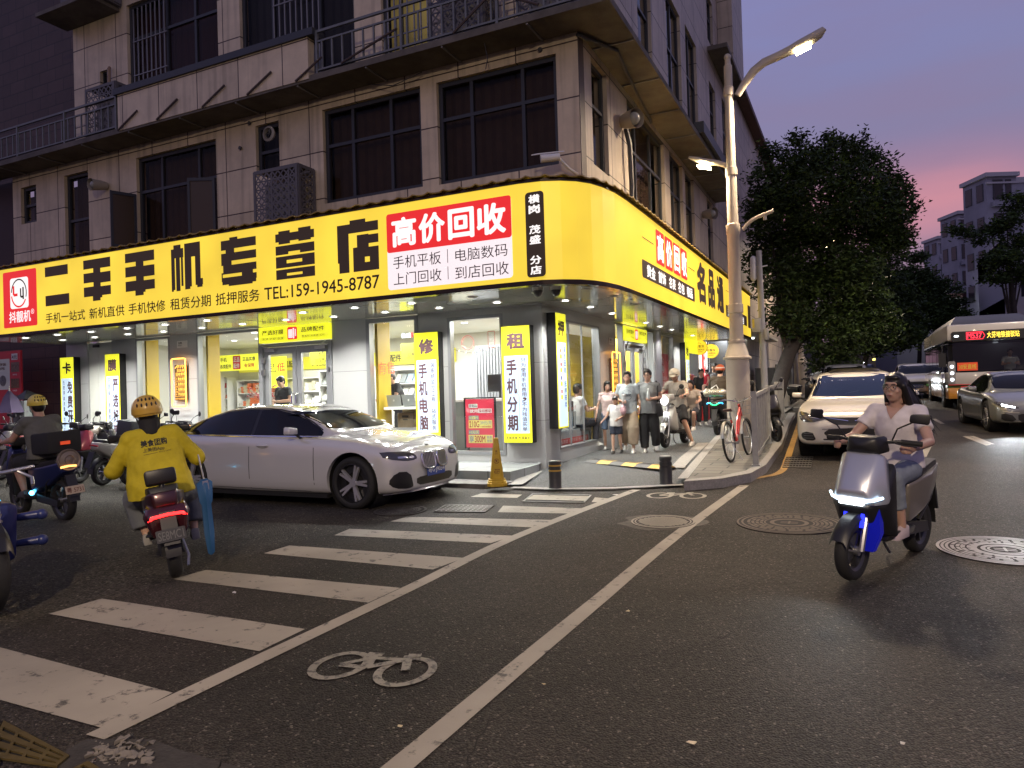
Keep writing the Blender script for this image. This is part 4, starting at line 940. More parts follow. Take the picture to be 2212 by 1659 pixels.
for x in (-14.0,-13.2,-12.0,-11.2,-10.3,-9.5,-7.9,-7.4,-6.3,-5.6):
    for y in (11.9,13.2): mb.lathe([(.07,0),(0,0)],14,(x,y,2.944))
part('ceiling_lamp',mb,glow('room_lamp',(1,.98,.95),7),room,None,w=True)
YB = glow('lit_yellow_band',(.88,.86,.05),.95); YBs = glow('lit_yellow_band_dim',(.80,.72,.06),.6)
def inner_sign(P,u0,v0,u1,v1,items,label):
    """items: (text,u0,v0,u1,v1) in 0..1 of the panel"""
    T = thing('shelf_sign',label,'sign',P.P((u0+u1)/2,v0,0)); mb = MB(); P.rect(mb,u0,v0,u1,v1,-.03,.03); part('face',mb,YB,T,30,w=True)
    for it in items:
        t,a,b,c_,e = it[:5]; col = it[5] if len(it) > 5 else BLKT; mb = MB(); U = lambda q: u0+(u1-u0)*q; V = lambda q: v0+(v1-v0)*q
        if t == '#': P.rrect(mb,U(a),V(b),U(c_),V(e),.03,.003); part('emblem',mb,col,T,None,w=True)
        elif t == '#p':
            P.rrect(mb,U(a),V(b),U(c_),V(e),.02,.006,.0); part('emblem_mark',mb,col,T,None,w=True)
        else: P.text(mb,t,U(a),V(b),U(c_),V(e),.007,.02); part('lettering',mb,col,T,None,w=True)
def zr(ox,oy,s,x,y): return ((ox+x/s)/1.85172,(oy+y/s)/1.85172)
B15 = Panel((0,14.6,0),(1,0,0))
def uvy(Y,ox,oy,s,x,y): p = ony(*zr(ox,oy,s,x,y),Y); return p.x,p.z
a = uvy(14.6,700,1250,2.765,490,478); b = uvy(14.6,700,1250,2.765,915,630)
inner_sign(B15,a[0],b[1],b[0],a[1],[('手机',.03,.58,.2,.85),('各类配件',.02,.15,.32,.42),('#',.36,.08,.56,.92,RED),('正品',.38,.53,.54,.83,WHT),('配件',.38,.15,.54,.45,WHT),('正品实惠',.62,.56,.95,.82),('有保障',.66,.16,.92,.42,RED)],'yellow shelf sign with a red square above the orange boxes, left of the door')
a = uvy(14.6,0,1350,2.765,1645,170); b = uvy(14.6,0,1350,2.765,1878,345)
inner_sign(B15,a[0],b[1],b[0],a[1],[('#',.2,.08,.72,.92,RED),('#p',.3,.2,.5,.8,WHT),('#p',.54,.3,.66,.78,WHT)],'yellow sign with a red and white box emblem in the leftmost window')
a = uvy(13.4,700,1250,2.765,1490,405); b = uvy(13.4,700,1250,2.765,1670,570)
inner_sign(Panel((0,13.4,0),(1,0,0)),a[0],b[1],b[0]+.1,a[1],[('手机',.45,.55,.8,.85),('心仪产品',.28,.12,.95,.42)],'yellow sign seen through the right leaf of the front door')
a = uvy(13.8,1300,1200,2.765,840,485); b = uvy(13.8,1300,1200,2.765,1020,650)
inner_sign(Panel((0,13.8,0),(1,0,0)),a[0],b[1],b[0]+.15,a[1],[('严选',.5,.55,.9,.85),('品质保障',.3,.12,.98,.42)],'yellow shelf sign above the man with the laptops')
a = uvy(14.9,700,1250,2.765,1010,495); b = uvy(14.9,700,1250,2.765,1235,830)
inner_sign(Panel((0,14.9,0),(1,0,0)),a[0],b[1],b[0],a[1],[('BILE P',.0,.62,.42,.78),('洗护费',.2,.5,.5,.56),('低',.55,.52,.95,.8,RED)],'tall yellow poster behind the shop assistant at the door')
# LED writing inside
T = thing('led_sign','small white and red LED opening hours sign high inside the window','LED sign',ony(*zr(1300,1200,2.765,930,420),12.9)); Pq = Panel((0,12.9,0),(1,0,0))
mb = MB(); a = uvy(12.9,1300,1200,2.765,842,425); b = uvy(12.9,1300,1200,2.765,950,362); Pq.text(mb,'售后',a[0],a[1],b[0],b[1],0,.03); part('white_letters',mb,glow('led_white',(.85,.92,1),2.5),T,None,w=True)
mb = MB(); a = uvy(12.9,1300,1200,2.765,958,412); b = uvy(12.9,1300,1200,2.765,1020,352); Pq.text(mb,'18',a[0],a[1],b[0],b[1],0,.03); part('red_letters',mb,glow('led_red',(1,.03,.06),2.5),T,None,w=True)
T = thing('neon_sign','red outlined neon characters hanging inside the window beside the repair sign','neon sign',ony(*zr(1300,1200,2.765,680,820),11.25)); Pq = Panel((0,11.25,0),(1,0,0))
NEO = glow('neon_red',(1,.10,.05),3.0)
def outline(P,mb,t,u0,v0,u1,v1,r=.006):
    P.text(mb,t,u0,v0,u1,v1,0,0)
mb = MB(); a = uvy(11.25,1300,1200,2.765,592,825); b = uvy(11.25,1300,1200,2.765,768,680); outline(Pq,mb,'有售',a[0],a[1],b[0],b[1]); part('tube_letters',mb,NEO,T,None,w=True)
# shelves with stock
def shelf(label,x0,x1,y,z0,z1,rows,palette,seed,slanted=False):
    T = thing('display_shelf',label,'shelf',((x0+x1)/2,y,z0)); rg = random.Random(seed); mb = MB(); mb.box(x0,y+.30,z0,x1,y+.33,z1)
    H = (z1-z0)/rows
    for i in range(rows+1): mb.box(x0,y,z0+i*H-.012,x1,y+.3,z0+i*H+.012)
    mb.box(x0-.02,y,z0,x0,y+.33,z1); mb.box(x1,y,z0,x1+.02,y+.33,z1); part('rack',mb,WHITEP,T,30,w=True)
    by = {}
    for i in range(rows):
        x = x0+.02
        if slanted:
            while x < x1-.16:
                wd = rg.uniform(.12,.17); k = rg.choice(palette); m_ = by.setdefault(k,MB()); h = H*.72
                m_.hull([(x,y+.03,z0+i*H+.03),(x+wd,y+.03,z0+i*H+.03),(x,y+.2,z0+i*H+h),(x+wd,y+.2,z0+i*H+h),(x,y+.05,z0+i*H+.02),(x+wd,y+.05,z0+i*H+.02),(x,y+.22,z0+i*H+h-.01),(x+wd,y+.22,z0+i*H+h-.01)]); x += wd+.03
        else:
            while x < x1-.1:
                wd = rg.uniform(.09,.17); k = rg.choice(palette[max(0,i-1):i+2] or palette); n = rg.randint(2,6); hh = (H-.09)/6
                for q in range(n): by.setdefault(k,MB()).box(x+rg.uniform(0,.01),y+rg.uniform(.01,.05),z0+i*H+.014+q*hh,x+wd-.004,y+.26,z0+i*H+.012+(q+.92)*hh)
                x += wd
    for k,m_ in by.items(): part('stock',m_,mat('stock_%s' % k,STOCK[k],.45),T,30,w=True)
STOCK = dict(orange=(.65,.16,.05),white=(.66,.66,.62),cream=(.55,.52,.38),grey=(.25,.27,.28),red=(.5,.05,.04),blue=(.35,.45,.55),teal=(.3,.45,.42),dark=(.06,.06,.07),tan=(.33,.22,.11))
shelf('white shelf stacked with orange and white phone boxes left of the front door',-16.0,-14.5,15.15,.9,2.0,3,['white','cream','orange','orange'],1)
shelf('white shelf of cream coloured boxes behind the shop counter',-14.4,-12.9,15.15,.9,2.0,3,['white','cream','white'],2)
shelf('slanted display shelf of white tablets behind the right door leaf',-11.75,-10.75,13.7,.7,2.1,4,['white','teal','white','grey'],3,True)
shelf('slanted display shelf of phones behind the man with the laptops',-9.1,-8.3,13.9,.7,2.1,4,['cream','white','orange','white'],4,True)
shelf('pegboard shelf of small packages in the leftmost window',-18.3,-17.2,14.5,.9,2.1,4,['white','cream','red','orange'],5,True)
# counters, table with laptops, cartons
def counter(label,x0,y0,x1,y1,z1,m_):
    T = thing('counter',label,'counter',((x0+x1)/2,(y0+y1)/2,.31)); mb = MB(); mb.box(x0,y0,.31,x1,y1,z1-.05); part('body',mb,m_,T,30,w=True); mb = MB(); mb.box(x0-.02,y0-.02,z1-.05,x1+.02,y1+.02,z1); part('top',mb,WHITEP,T,30,w=True)
counter('long white shop counter behind the window left of the door',-13.6,12.9,-10.95,13.4,1.2,mat('counter_grey',(.4,.41,.4),.4))
counter('dark grey counter inside the window between the repair and rental signs',-7.4,12.3,-5.1,12.8,1.35,mat('counter_dark',(.16,.18,.18),.4))
shelf('tall white shelf of mixed boxes on the back wall behind the left window',-17.6,-16.3,15.05,.9,2.1,4,['white','cream','orange','red'],8)
shelf('white shelf of blue and white boxes behind the door assistant',-12.7,-11.9,15.15,.9,2.0,3,['white','blue','cream'],9)
shelf('slanted shelf of phones on the back wall behind the laptop window',-10.6,-9.3,15.1,.7,2.1,4,['grey','white','blue','white'],12,True)
T = thing('wall_band','long lit yellow band running high along the back wall of the shop','sign',(-13,15.5,2.25)); mb = MB(); mb.box(-16.3,15.52,2.25,-9.0,15.58,2.6); f = part('face',mb,YBs,T,30,w=True)
mb = MB(); Pq = Panel((0,15.515,0),(1,0,0))
for q in range(6): Pq.text(mb,'手机配件',-15.9+q*1.15,2.33,-15.2+q*1.15,2.52,0,.02)
part('lettering',mb,BLKT,f,None,w=True)
for q in range(5):
    x = -13.3+q*.5; T = thing('acrylic_stand',['leftmost clear stand on the long shop counter','second clear stand on the long shop counter','middle clear stand on the long shop counter','fourth clear stand on the long shop counter','clear stand on the long counter nearest the door'][q],'display stand',(x,13.1,1.2),group='clear stands on the long counter'); mb = MB(); mb.hull([(-.13,0,0),(.13,0,0),(-.13,.1,.16),(.13,.1,.16),(-.13,.12,0),(.13,.12,0)]); part('wedge',mb,WHITEP,T,30)
    mb = MB(); mb.prism([(-.05,-.004,.02),(.05,-.004,.02),(.05,.085,.16),(-.05,.085,.16)],(0,-.01,.004),(0,-.002,0)); part('phone',mb,DKGREY,T,30)
T = thing('display_table','white table carrying three open laptops in the window','table',(-7.7,11.6,.31)); mb = MB(); mb.box(-8.15,11.3,1.20,-7.15,11.95,1.25); part('top',mb,WHITEP,T,30,w=True)
mb = MB(); mb.box(-8.1,11.85,.31,-7.2,11.9,1.2); part('back_panel',mb,mat('room_tan',(.4,.33,.2),.6),T,30,w=True)
def laptop(x,y,z,rot,label,col):
    T = thing('laptop',label,'laptop',(x,y,z),rot,group='laptops on the window table'); mb = MB(); mb.box(-.15,0,0,.15,.21,.012); part('base',mb,col,T,30,bevel=.004)
    mb = MB(); mb.prism([(-.15,0,0),(.15,0,0),(.15,-.05,.215),(-.15,-.05,.215)],(0,-.004,.012),(0,.004,.012)); lid = part('lid',mb,col,T,30)
    mb = MB(); mb.ell((0,-.0335,.12),(.018,.003,.02)); part('logo',mb,WHT,lid,40)
SILV = mat('laptop_silver',(.42,.44,.44),.35,.5)
laptop(-8.0,11.45,1.25,.05,'leftmost silver laptop on the window table',SILV); laptop(-7.64,11.42,1.25,-.08,'silver laptop in the middle of the window table',SILV); laptop(-7.3,11.62,1.25,-.15,'dark laptop at the right end of the window table',DKGREY)
CARD = mat('cardboard',(.26,.19,.12),.8,noise=.2)
for i,(x,z,w_,l_) in enumerate(((-7.98,.84,.36,'left carton on the upper layer under the laptop table'),(-7.60,.84,.26,'middle carton on the upper layer under the laptop table'),(-7.32,.84,.27,'right carton on the upper layer under the laptop table'),(-7.98,.52,.38,'left carton on the lower layer under the laptop table'),(-7.58,.52,.34,'right carton on the lower layer under the laptop table'))):
    T = thing('carton',l_,'carton',(x,11.5,z),group='cartons under the laptop table'); mb = MB(); mb.box(0,0,0,w_,.3,.29); part('box',mb,CARD,T,30,bevel=.006); mb = MB(); mb.box(w_*.3,-.004,.2,w_*.7,-.001,.24); mb.box(w_*.35,-.004,.15,w_*.65,-.001,.17); part('print',mb,BLKT,T,None)
T = thing('vase','red vase of dried flowers on the counter by the yellow partition','vase',(-12.75,12.9,1.2)); mb = MB(); mb.lathe([(.04,0),(.09,.05),(.10,.12),(.05,.2),(.06,.24)],16); part('pot',mb,mat('terracotta_red',(.4,.07,.04),.4),T)
mb = MB(); rg = random.Random(4)
for k in range(40): d = Vector((rg.uniform(-1,1),rg.uniform(-1,1),rg.uniform(.6,1.6))); d *= .3; mb.tube([(0,0,.2),d+Vector((0,0,.12))],.004,4); mb.ell(d+Vector((0,0,.12)),.022,6,4)
part('dried_flowers',mb,mat('dried_red',(.25,.05,.05),.7),T)
T = thing('wall_fan','beige wall fan high behind the leftmost window','fan',ony(*zr(0,1350,2.765,1700,100),13.5)); mb = MB(); mb.lathe([(.26,0),(.25,-.06),(.06,-.1),(0,-.1)],20,(0,0,0),'y'); mb.tube([(0,.1,-.2),(0,.1,0)],.03); part('cage',mb,mat('fan_beige',(.4,.33,.2),.5),T)
# workstation behind the side window
T = thing('desk','grey desk with monitors behind the side window','desk',(-5.9,13.3,.31)); mb = MB(); mb.box(-6.5,12.7,1.0,-5.35,13.9,1.04); mb.box(-6.45,12.75,.31,-6.4,13.85,1.0); mb.box(-5.45,12.75,.31,-5.4,13.85,1.0); part('frame',mb,GREYM,T,30,w=True)
def monitor(x,y,z,rot,label,on=False):
    T = thing('monitor',label,'monitor',(x,y,z),rot); mb = MB(); mb.box(-.27,-.02,.12,.27,.02,.46); part('screen',mb,BLACK,T,30,bevel=.005); mb = MB(); mb.box(-.02,0,0,.02,.03,.2); mb.box(-.1,-.08,0,.1,.08,.012); part('stand',mb,BLACK,T,30)
    if on: mb = MB(); mb.box(-.25,-.024,.14,.25,-.022,.44); part('display',mb,glow('blue_screen',(.2,.25,.7),.8),T,None)
monitor(-5.75,12.95,1.04,.6,'black monitor in front of the seated clerk behind the side window',True); monitor(-5.55,13.6,1.04,1.3,'larger black monitor at the right end of the clerk desk')
T = thing('phone_display','grey plinth with rows of upright phone samples behind the side window','display stand',(-5.1,12.6,.44)); mb = MB(); mb.box(-5.3,11.75,.32,-4.88,13.8,.72); part('plinth',mb,mat('plinth_grey',(.3,.31,.33),.4),T,30,w=True)
for g_,(y,cols) in enumerate(((12.1,['dark','orange','white','dark']),(12.8,['blue','white','blue','white','grey']),(13.35,['white','blue','grey','white','blue']))):
    for i,c_ in enumerate(cols): mb = MB(); yy = y+i*.085; mb.box(-4.99,yy,.73,-4.975,yy+.072,1.06 if g_ else 1.02); part('phone',mb,mat('stock_%s' % c_,STOCK[c_],.45),T,30,w=True,bevel=.006)
mb = MB(); Pq = Panel((-4.87,0,0),(0,1,0)); Pq.rect(mb,11.9,.47,13.6,.58,.002); f = part('red_strip',mb,RED,T,None,w=True)
mb = MB(); Pq.text(mb,'新品到店 以旧换新 分期免息',12.0,.49,13.5,.56,.004); part('lettering',mb,WHT,f,None,w=True)
mb = MB(); Pq.text(mb,'iPhone 17',12.5,1.10,12.95,1.17,.0); part('lettering',mb,RED,T,None,w=True)
for x,z in ((-6.25,1.36),(-5.62,1.36)): monitor(x,12.5,z,3.1,'black monitor back on the dark counter, %s one' % ('left' if x < -6 else 'right'))
T = thing('light_string','string of small warm bulbs across the window behind the red price board','string lights',(-6.0,11.8,2.3)); mb = MB(); pts = [(-6.9+.15*k,11.8,2.32-.10*math.sin(math.pi*(k%6)/6)) for k in range(12)]; mb.tube(pts,.003,4); part('wire',mb,BLACK,T,w=True)
for q in pts: mb = MB(); mb.ell(q,.014,8,6); part('bulb',mb,glow('warm_bulb',(1,.8,.45),5),T,w=True)
T = thing('slat_screen','grey ribbed screen standing inside behind the red price board','screen',(-7.4,14.0,.31)); mb = MB(); mb.box(-7.6,14.0,.31,-6.9,14.1,2.5)
for k in range(9): mb.box(-7.58+k*.075,13.96,.33,-7.55+k*.075,13.998,2.48)
part('slats',mb,mat('plinth_grey',(.3,.31,.33),.4),T,30,w=True)
T = thing('window_decal','two round edged red outlined stickers high on the window glass','decal',(-6.1,10.94,2.4)); Pq = Panel((0,10.94,0),(1,0,0)); mb = MB(); Pq.disc(mb,-6.08,2.35,.13,0,28,r2=.115); Pq.disc(mb,-6.08,2.35,.10,0,24,r2=.095); part('ring',mb,mat('pale_red',(.6,.2,.18),.5),T,None,w=True)
mb = MB(); Pq.line(mb,[(-5.68,2.52),(-5.55,2.52),(-5.55,2.24),(-5.68,2.24),(-5.68,2.52)],.012); part('frame',mb,mat('pale_red',(.6,.2,.18),.5),T,None,w=True); mb = MB(); Pq.text(mb,'张机日',-5.66,2.26,-5.57,2.50,0,.01,vert=True); part('lettering',mb,WHT,T,None,w=True)
# red standee behind the window with its prices
Pq = Panel((0,11.22,0),(1,0,0)); A_ = lambda x,y: uvy(11.22,1300,1200,2.765,x,y)
a,b = A_(1565,1630),A_(1865,1090)
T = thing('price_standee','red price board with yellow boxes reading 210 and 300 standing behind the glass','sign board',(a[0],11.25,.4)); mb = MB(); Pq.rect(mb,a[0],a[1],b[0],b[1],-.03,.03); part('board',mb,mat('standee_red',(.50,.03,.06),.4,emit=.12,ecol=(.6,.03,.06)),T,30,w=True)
mb = MB(); Pq.rect(mb,a[0]-.03,a[1]-.02,a[0]-.002,b[1]+.03,-.03,.035); Pq.rect(mb,b[0]+.002,a[1]-.02,b[0]+.03,b[1]+.03,-.03,.035); Pq.rect(mb,a[0],b[1]+.002,b[0],b[1]+.03,-.03,.035); Pq.rect(mb,a[0]+.02,.31,a[0]+.05,a[1]-.002,-.03,.03); Pq.rect(mb,b[0]-.06,.31,b[0]-.03,a[1]-.002,-.03,.03); part('frame',mb,BLACK,T,30,w=True)
def stick(x0,y0,x1,y1,m_,txts,d=.004):
    p,q = A_(x0,y1),A_(x1,y0)
    if m_: mb = MB(); Pq.rect(mb,p[0],p[1],q[0],q[1],d); part('price_box',mb,m_,T,None,w=True)
    for t,u0,v0_,u1,v1_,mm in txts:
        mb = MB(); Pq.text(mb,t,p[0]+(q[0]-p[0])*u0,p[1]+(q[1]-p[1])*v0_,p[0]+(q[0]-p[0])*u1,p[1]+(q[1]-p[1])*v1_,d+.003,.02); part('lettering',mb,mm,T,None,w=True)
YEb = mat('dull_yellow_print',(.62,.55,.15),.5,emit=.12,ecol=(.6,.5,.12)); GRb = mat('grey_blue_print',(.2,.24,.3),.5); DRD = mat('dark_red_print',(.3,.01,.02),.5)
stick(1590,1150,1685,1195,WHT,[('开号码',.05,.1,.95,.9,BLKT)]); stick(1605,1205,1690,1252,None,[('就用',0,.05,1,.95,WHT)]); stick(1695,1200,1845,1250,WHT,[('深圳移动',.04,.1,.96,.9,DRD)])
stick(1590,1278,1700,1325,GRb,[('大流量卡',.05,.12,.95,.88,YEb)]); stick(1592,1328,1848,1418,YEb,[('210G',.03,.1,.46,.9,DRD),('39元/月',.5,.42,.97,.9,GRb),('+100分钟通话',.5,.08,.97,.32,DRD)])
stick(1592,1440,1708,1485,GRb,[('+1元/天',.05,.12,.95,.88,YEb)]); stick(1592,1492,1855,1582,YEb,[('享',.02,.1,.24,.9,GRb),('300M',.26,.08,.7,.92,DRD),('极速',.76,.55,.97,.92,GRb),('宽带',.76,.1,.97,.45,GRb)])
# little framed plates beside the neon boards
for P,u,v,L_ in ((Fs,-13.2,2.715,'small white notice plate on the grey pillar above the left neon board'),(Ss,14.69,2.48,'small white notice plate on the side pillar above the right neon board')):
    T = thing('notice_plate',L_,'notice',P.P(u,v,0)); mb = MB(); P.rect(mb,u-.155,v-.075,u+.155,v+.075,.002,.012); part('plate',mb,WHT,T,30,w=True); mb = MB(); P.text(mb,'消费',u-.12,v,u+.0,v+.05,.016,.02); P.text(mb,'明码标价',u-.12,v-.045,u+.0,v-.01,.016); part('lettering',mb,BLKT,T,None,w=True)
# ---------------------------------------------------------------- projecting light boxes
PALE = glow('lit_pale_blue',(.62,.78,.95),.92); YBX = glow('lit_lemon',(.90,.88,.03),1.0); INKB = mat('box_ink',(.10,.05,.06),.5)
def lightbox(P,u0,v0,u1,v1,head,main,side,foot,label,right=True,icons=False,depth=.16):
    T = thing('light_box_sign',label,'light box sign',P.P((u0+u1)/2,v0,0),group='vertical light box signs on the shop pillars'); w_ = u1-u0; h = v1-v0
    mb = MB(); P.rect(mb,u0,v0,u1,v1,.002,depth); part('casing',mb,BLACK,T,30,w=True); d = depth+.004
    mb = MB(); P.rect(mb,u0+.005,v0+.005,u1-.005,v1-.005,d); part('face',mb,YBX,T,None,w=True)
    m0,m1 = v0+h*(.082 if foot else .015),v0+h*.745
    mb = MB(); P.rect(mb,u0+.045*w_*2,m0,u1-.045*w_*2,m1,d+.003); part('blue_panel',mb,PALE,T,None,w=True)
    mb = MB(); P.text(mb,head,u0+w_*.18,v0+h*.80,u1-w_*.18,v0+h*.94,d+.003,.045)
    hd = part('head_character',mb,INKB,T,None,w=True)
    mb = MB()
    for k in range(22):
        for vv in (v0+h*.765,v1-h*.018): u = u0+.03+k*(w_-.06)/21; P.rect(mb,u-.004,vv-.002,u+.004,vv+.002,d+.003)
    for k in range(18):
        for uu in (u0+.025,u1-.025): vv = v0+h*.77+k*h*.21/17; P.rect(mb,uu-.002,vv-.005,uu+.002,vv+.005,d+.003)
    part('dotted_border',mb,INKB,T,None,w=True)
    if not icons:
        a,b = (u0+w_*.16,u0+w_*.52) if right else (u0+w_*.52,u1-w_*.12)
        c_,e = (u0+w_*.67,u0+w_*.84) if right else (u0+w_*.2,u0+w_*.34)
        mb = MB(); P.text(mb,main,a,m0+h*.01,b,m1-h*.02,d+.006,.03,vert=True); part('main_lettering',mb,INKB,T,None,w=True)
        mb = MB(); P.text(mb,side,c_,m0+h*.015,e,m1-h*.02,d+.006,.008,vert=True)
        l1 = u0+w_*(.58 if right else .44); P.line(mb,[(l1,m1-.02),(l1,(m0+m1)/2+.06),(l1-(.03 if right else -.03),(m0+m1)/2+.02),(l1,(m0+m1)/2-.02),(l1,m0+.03)],.004,d+.006)
        if right: P.line(mb,[(u0+w_*.89,m1-.02),(u0+w_*.89,m0+.03)],.004,d+.006)
        part('side_lettering',mb,INKB,T,None,w=True)
    else:
        mb = MB(); P.text(mb,'高价回收 抵押寄卖',u0+w_*.66,m0+h*.16,u0+w_*.86,m1-h*.03,d+.006,.01,vert=True); part('side_lettering',mb,mat('blue_ink',(.03,.06,.25),.5),T,None,w=True)
        for k in range(4):
            vv = m1-h*(.075+k*.118); mb = MB(); P.disc(mb,u0+w_*.38,vv,w_*.17,d+.005); ic = part('icon',mb,WHL,T,None,w=True)
            mb = MB(); P.rect(mb,u0+w_*.28,vv-w_*.28,u0+w_*.48,vv-w_*.12,d+.008); part('caption',mb,YBX,ic,None,w=True)
            mb = MB(); P.rrect(mb,u0+w_*.31,vv-w_*.06,u0+w_*.45,vv+w_*.08,.015,d+.008); part('picture',mb,mat('icon_%d' % k,[(.5,.35,.05),(.5,.1,.08),(.1,.15,.4),(.5,.12,.1)][k],.5),ic,None,w=True)
    if foot:
        mb = MB(); P.text(mb,foot,u0+w_*.08,v0+h*.028,u1-w_*.08,v0+h*.058,d+.003,.01)
        for vv in (.070,.018): P.rect(mb,u0+w_*.07,v0+h*vv,u1-w_*.07,v0+h*vv+.003,d+.003)
        part('foot_lettering',mb,INKB,T,None,w=True)
lightbox(Fs,-17.19,.63,-16.68,2.60,'卡','免费开卡','任君用高流量 找我们就','','leftmost vertical light box sign reading 卡 over pale blue',right=False)
lightbox(Fs,-15.55,.62,-15.05,2.60,'膜','严选好膜','不是每一张膜都叫专业','','vertical light box sign reading 膜 behind the delivery rider',right=False)
lightbox(Fs,-7.12,.64,-6.62,2.575,'修','手机电脑','装系统监控工程一站式服务','没有套路 才是真便宜','vertical light box sign reading 修 between the two right windows')
lightbox(Fs,-5.38,.62,-4.85,2.575,'租','手机分期','只为使用手机费用，不为残值买单','手续简单 秒等拿走','vertical light box sign reading 租 on the corner pillar')
lightbox(Ss,11.19,.83,11.66,2.79,'押','','','','narrow light box sign reading 押 with round icons round the corner',icons=True)
lightbox(Ss,21.29,.75,21.83,2.76,'收','','','','farthest light box sign reading 收 beside the fruit shop',icons=True)
# lintel light boxes over the two doors
def lintel(P,u0,v0,u1,v1,L_,l1,l2,r1,r2,label):
    T = thing('lintel_sign',label,'sign',P.P((u0+u1)/2,v0,0)); w_ = u1-u0; h = v1-v0; mb = MB(); P.rect(mb,u0,v0,u1,v1,-.1,.16); part('face',mb,YBX,T,30,w=True); d = .064
    mb = MB(); P.text(mb,l1,u0+w_*.05,v0+h*.48,u0+w_*.37,v0+h*.80,d,.02); P.text(mb,r1,u0+w_*.62,v0+h*.52,u0+w_*.95,v0+h*.84,d,.02)
    P.text(mb,l2,u0+w_*.05,v0+h*.14,u0+w_*.37,v0+h*.32,d); P.text(mb,r2,u0+w_*.63,v0+h*.16,u0+w_*.95,v0+h*.34,d); part('lettering',mb,INKB,T,None,w=True)
    mb = MB(); P.rrect(mb,u0+w_*.425,v0+h*.1,u0+w_*.565,v0+h*.9,.03,d); e = part('emblem',mb,REDL,T,None,w=True)
    mb = MB(); P.rrect(mb,u0+w_*.44,v0+h*.2,u0+w_*.50,v0+h*.75,.01,d+.003); P.rect(mb,u0+w_*.505,v0+h*.16,u0+w_*.525,v0+h*.82,d+.003); P.rect(mb,u0+w_*.535,v0+h*.3,u0+w_*.55,v0+h*.75,d+.003); part('emblem_mark',mb,WHL,e,None,w=True)
lintel(Fs,-10.92,2.605,-9.13,2.915,0,'严选好膜','高清 防窥 曲膜','品牌配件','数据线 充电器 耳机','yellow sign reading 严选好膜 over the front door')
lintel(Ss,15.57,2.56,17.42,2.87,0,'回收置换','手机 平板 电脑','寄卖抵押','黄金 名表 名包','yellow sign over the side door round the corner')
# orange neon phone-shaped boards
def neonboard(P,u0,v0,u1,v1,label):
    T = thing('neon_board',label,'neon sign',P.P((u0+u1)/2,v0,0),group='orange neon boards on the pillars'); d = .10; w_ = u1-u0; h = v1-v0
    mb = MB(); r = .05; pts = []
    for cx_,cy_,a0 in ((u1-r,v0+r,-90),(u1-r,v1-r,0),(u0+r,v1-r,90),(u0+r,v0+r,180)):
        for k in range(5): a = math.radians(a0+22.5*k); pts.append(P.P(cx_+r*math.cos(a),cy_+r*math.sin(a),d))
    mb.tube(pts,.013,8,close=True); part('neon_tube',mb,glow('neon_amber',(1,.42,.06),4.5),T,60,w=True)
    mb = MB(); P.rrect(mb,u0+.03,v0+.14,u1-.03,v1-.13,.02,.02,.03); f = part('board',mb,mat('board_brown',(.08,.04,.015),.5),T,30,w=True)
    m_ = MB(); Z = lambda q: v1-.13-(h-.27)*q; U = lambda q: u0+.03+(w_-.06)*q
    for k in range(5): P.line(m_,[(U(.3+.1*k),Z(.01)),(U(.06+.22*k),Z(.10))],.022,.054)
    P.text(m_,'名品通',U(.2),Z(.20),U(.82),Z(.12),.055,.02); P.text(m_,'回收寄卖',U(.12),Z(.31),U(.92),Z(.22),.055,.02)
    for k,t in enumerate(('黄金首饰','名表名包','名烟名酒','汽车抵押')):
        P.text(m_,t,U(.28),Z(.44+k*.145),U(.93),Z(.36+k*.145),.055,.02); P.line(m_,[(U(.05),Z(.34+k*.145)),(U(.95),Z(.34+k*.145)),(U(.95),Z(.455+k*.145)),(U(.05),Z(.455+k*.145)),(U(.05),Z(.34+k*.145))],.005,.055); P.disc(m_,U(.15),Z(.40+k*.145),.016,.055,12,r2=.010)
    P.text(m_,'13713382000',U(.05),Z(.985),U(.95),Z(.935),.055); part('lettering',m_,glow('amber_letters',(1,.50,.08),1.6),f,None,w=True)
neonboard(Fs,-13.44,1.36,-13.01,2.40,'orange neon board shaped like a phone on the grey pillar of the front')
neonboard(Ss,14.45,1.10,15.0,2.24,'orange neon board on the side pillar behind the walking girl')
# poster in the far side window
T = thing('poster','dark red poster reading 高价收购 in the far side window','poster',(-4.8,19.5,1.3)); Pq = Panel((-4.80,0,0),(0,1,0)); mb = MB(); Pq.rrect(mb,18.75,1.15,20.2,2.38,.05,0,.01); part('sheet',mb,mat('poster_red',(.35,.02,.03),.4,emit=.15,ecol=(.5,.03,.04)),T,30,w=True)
mb = MB(); Pq.text(mb,'高价',18.9,2.1,19.7,2.3,.014,.02); Pq.text(mb,'收购',18.9,1.86,19.7,2.06,.014,.02); Pq.text(mb,'黄金 铂金 白银 钻石',18.85,1.66,20.1,1.76,.014); Pq.text(mb,'名表 名包 名酒 手机',18.85,1.52,20.1,1.62,.014); part('lettering',mb,WHT,T,None,w=True)
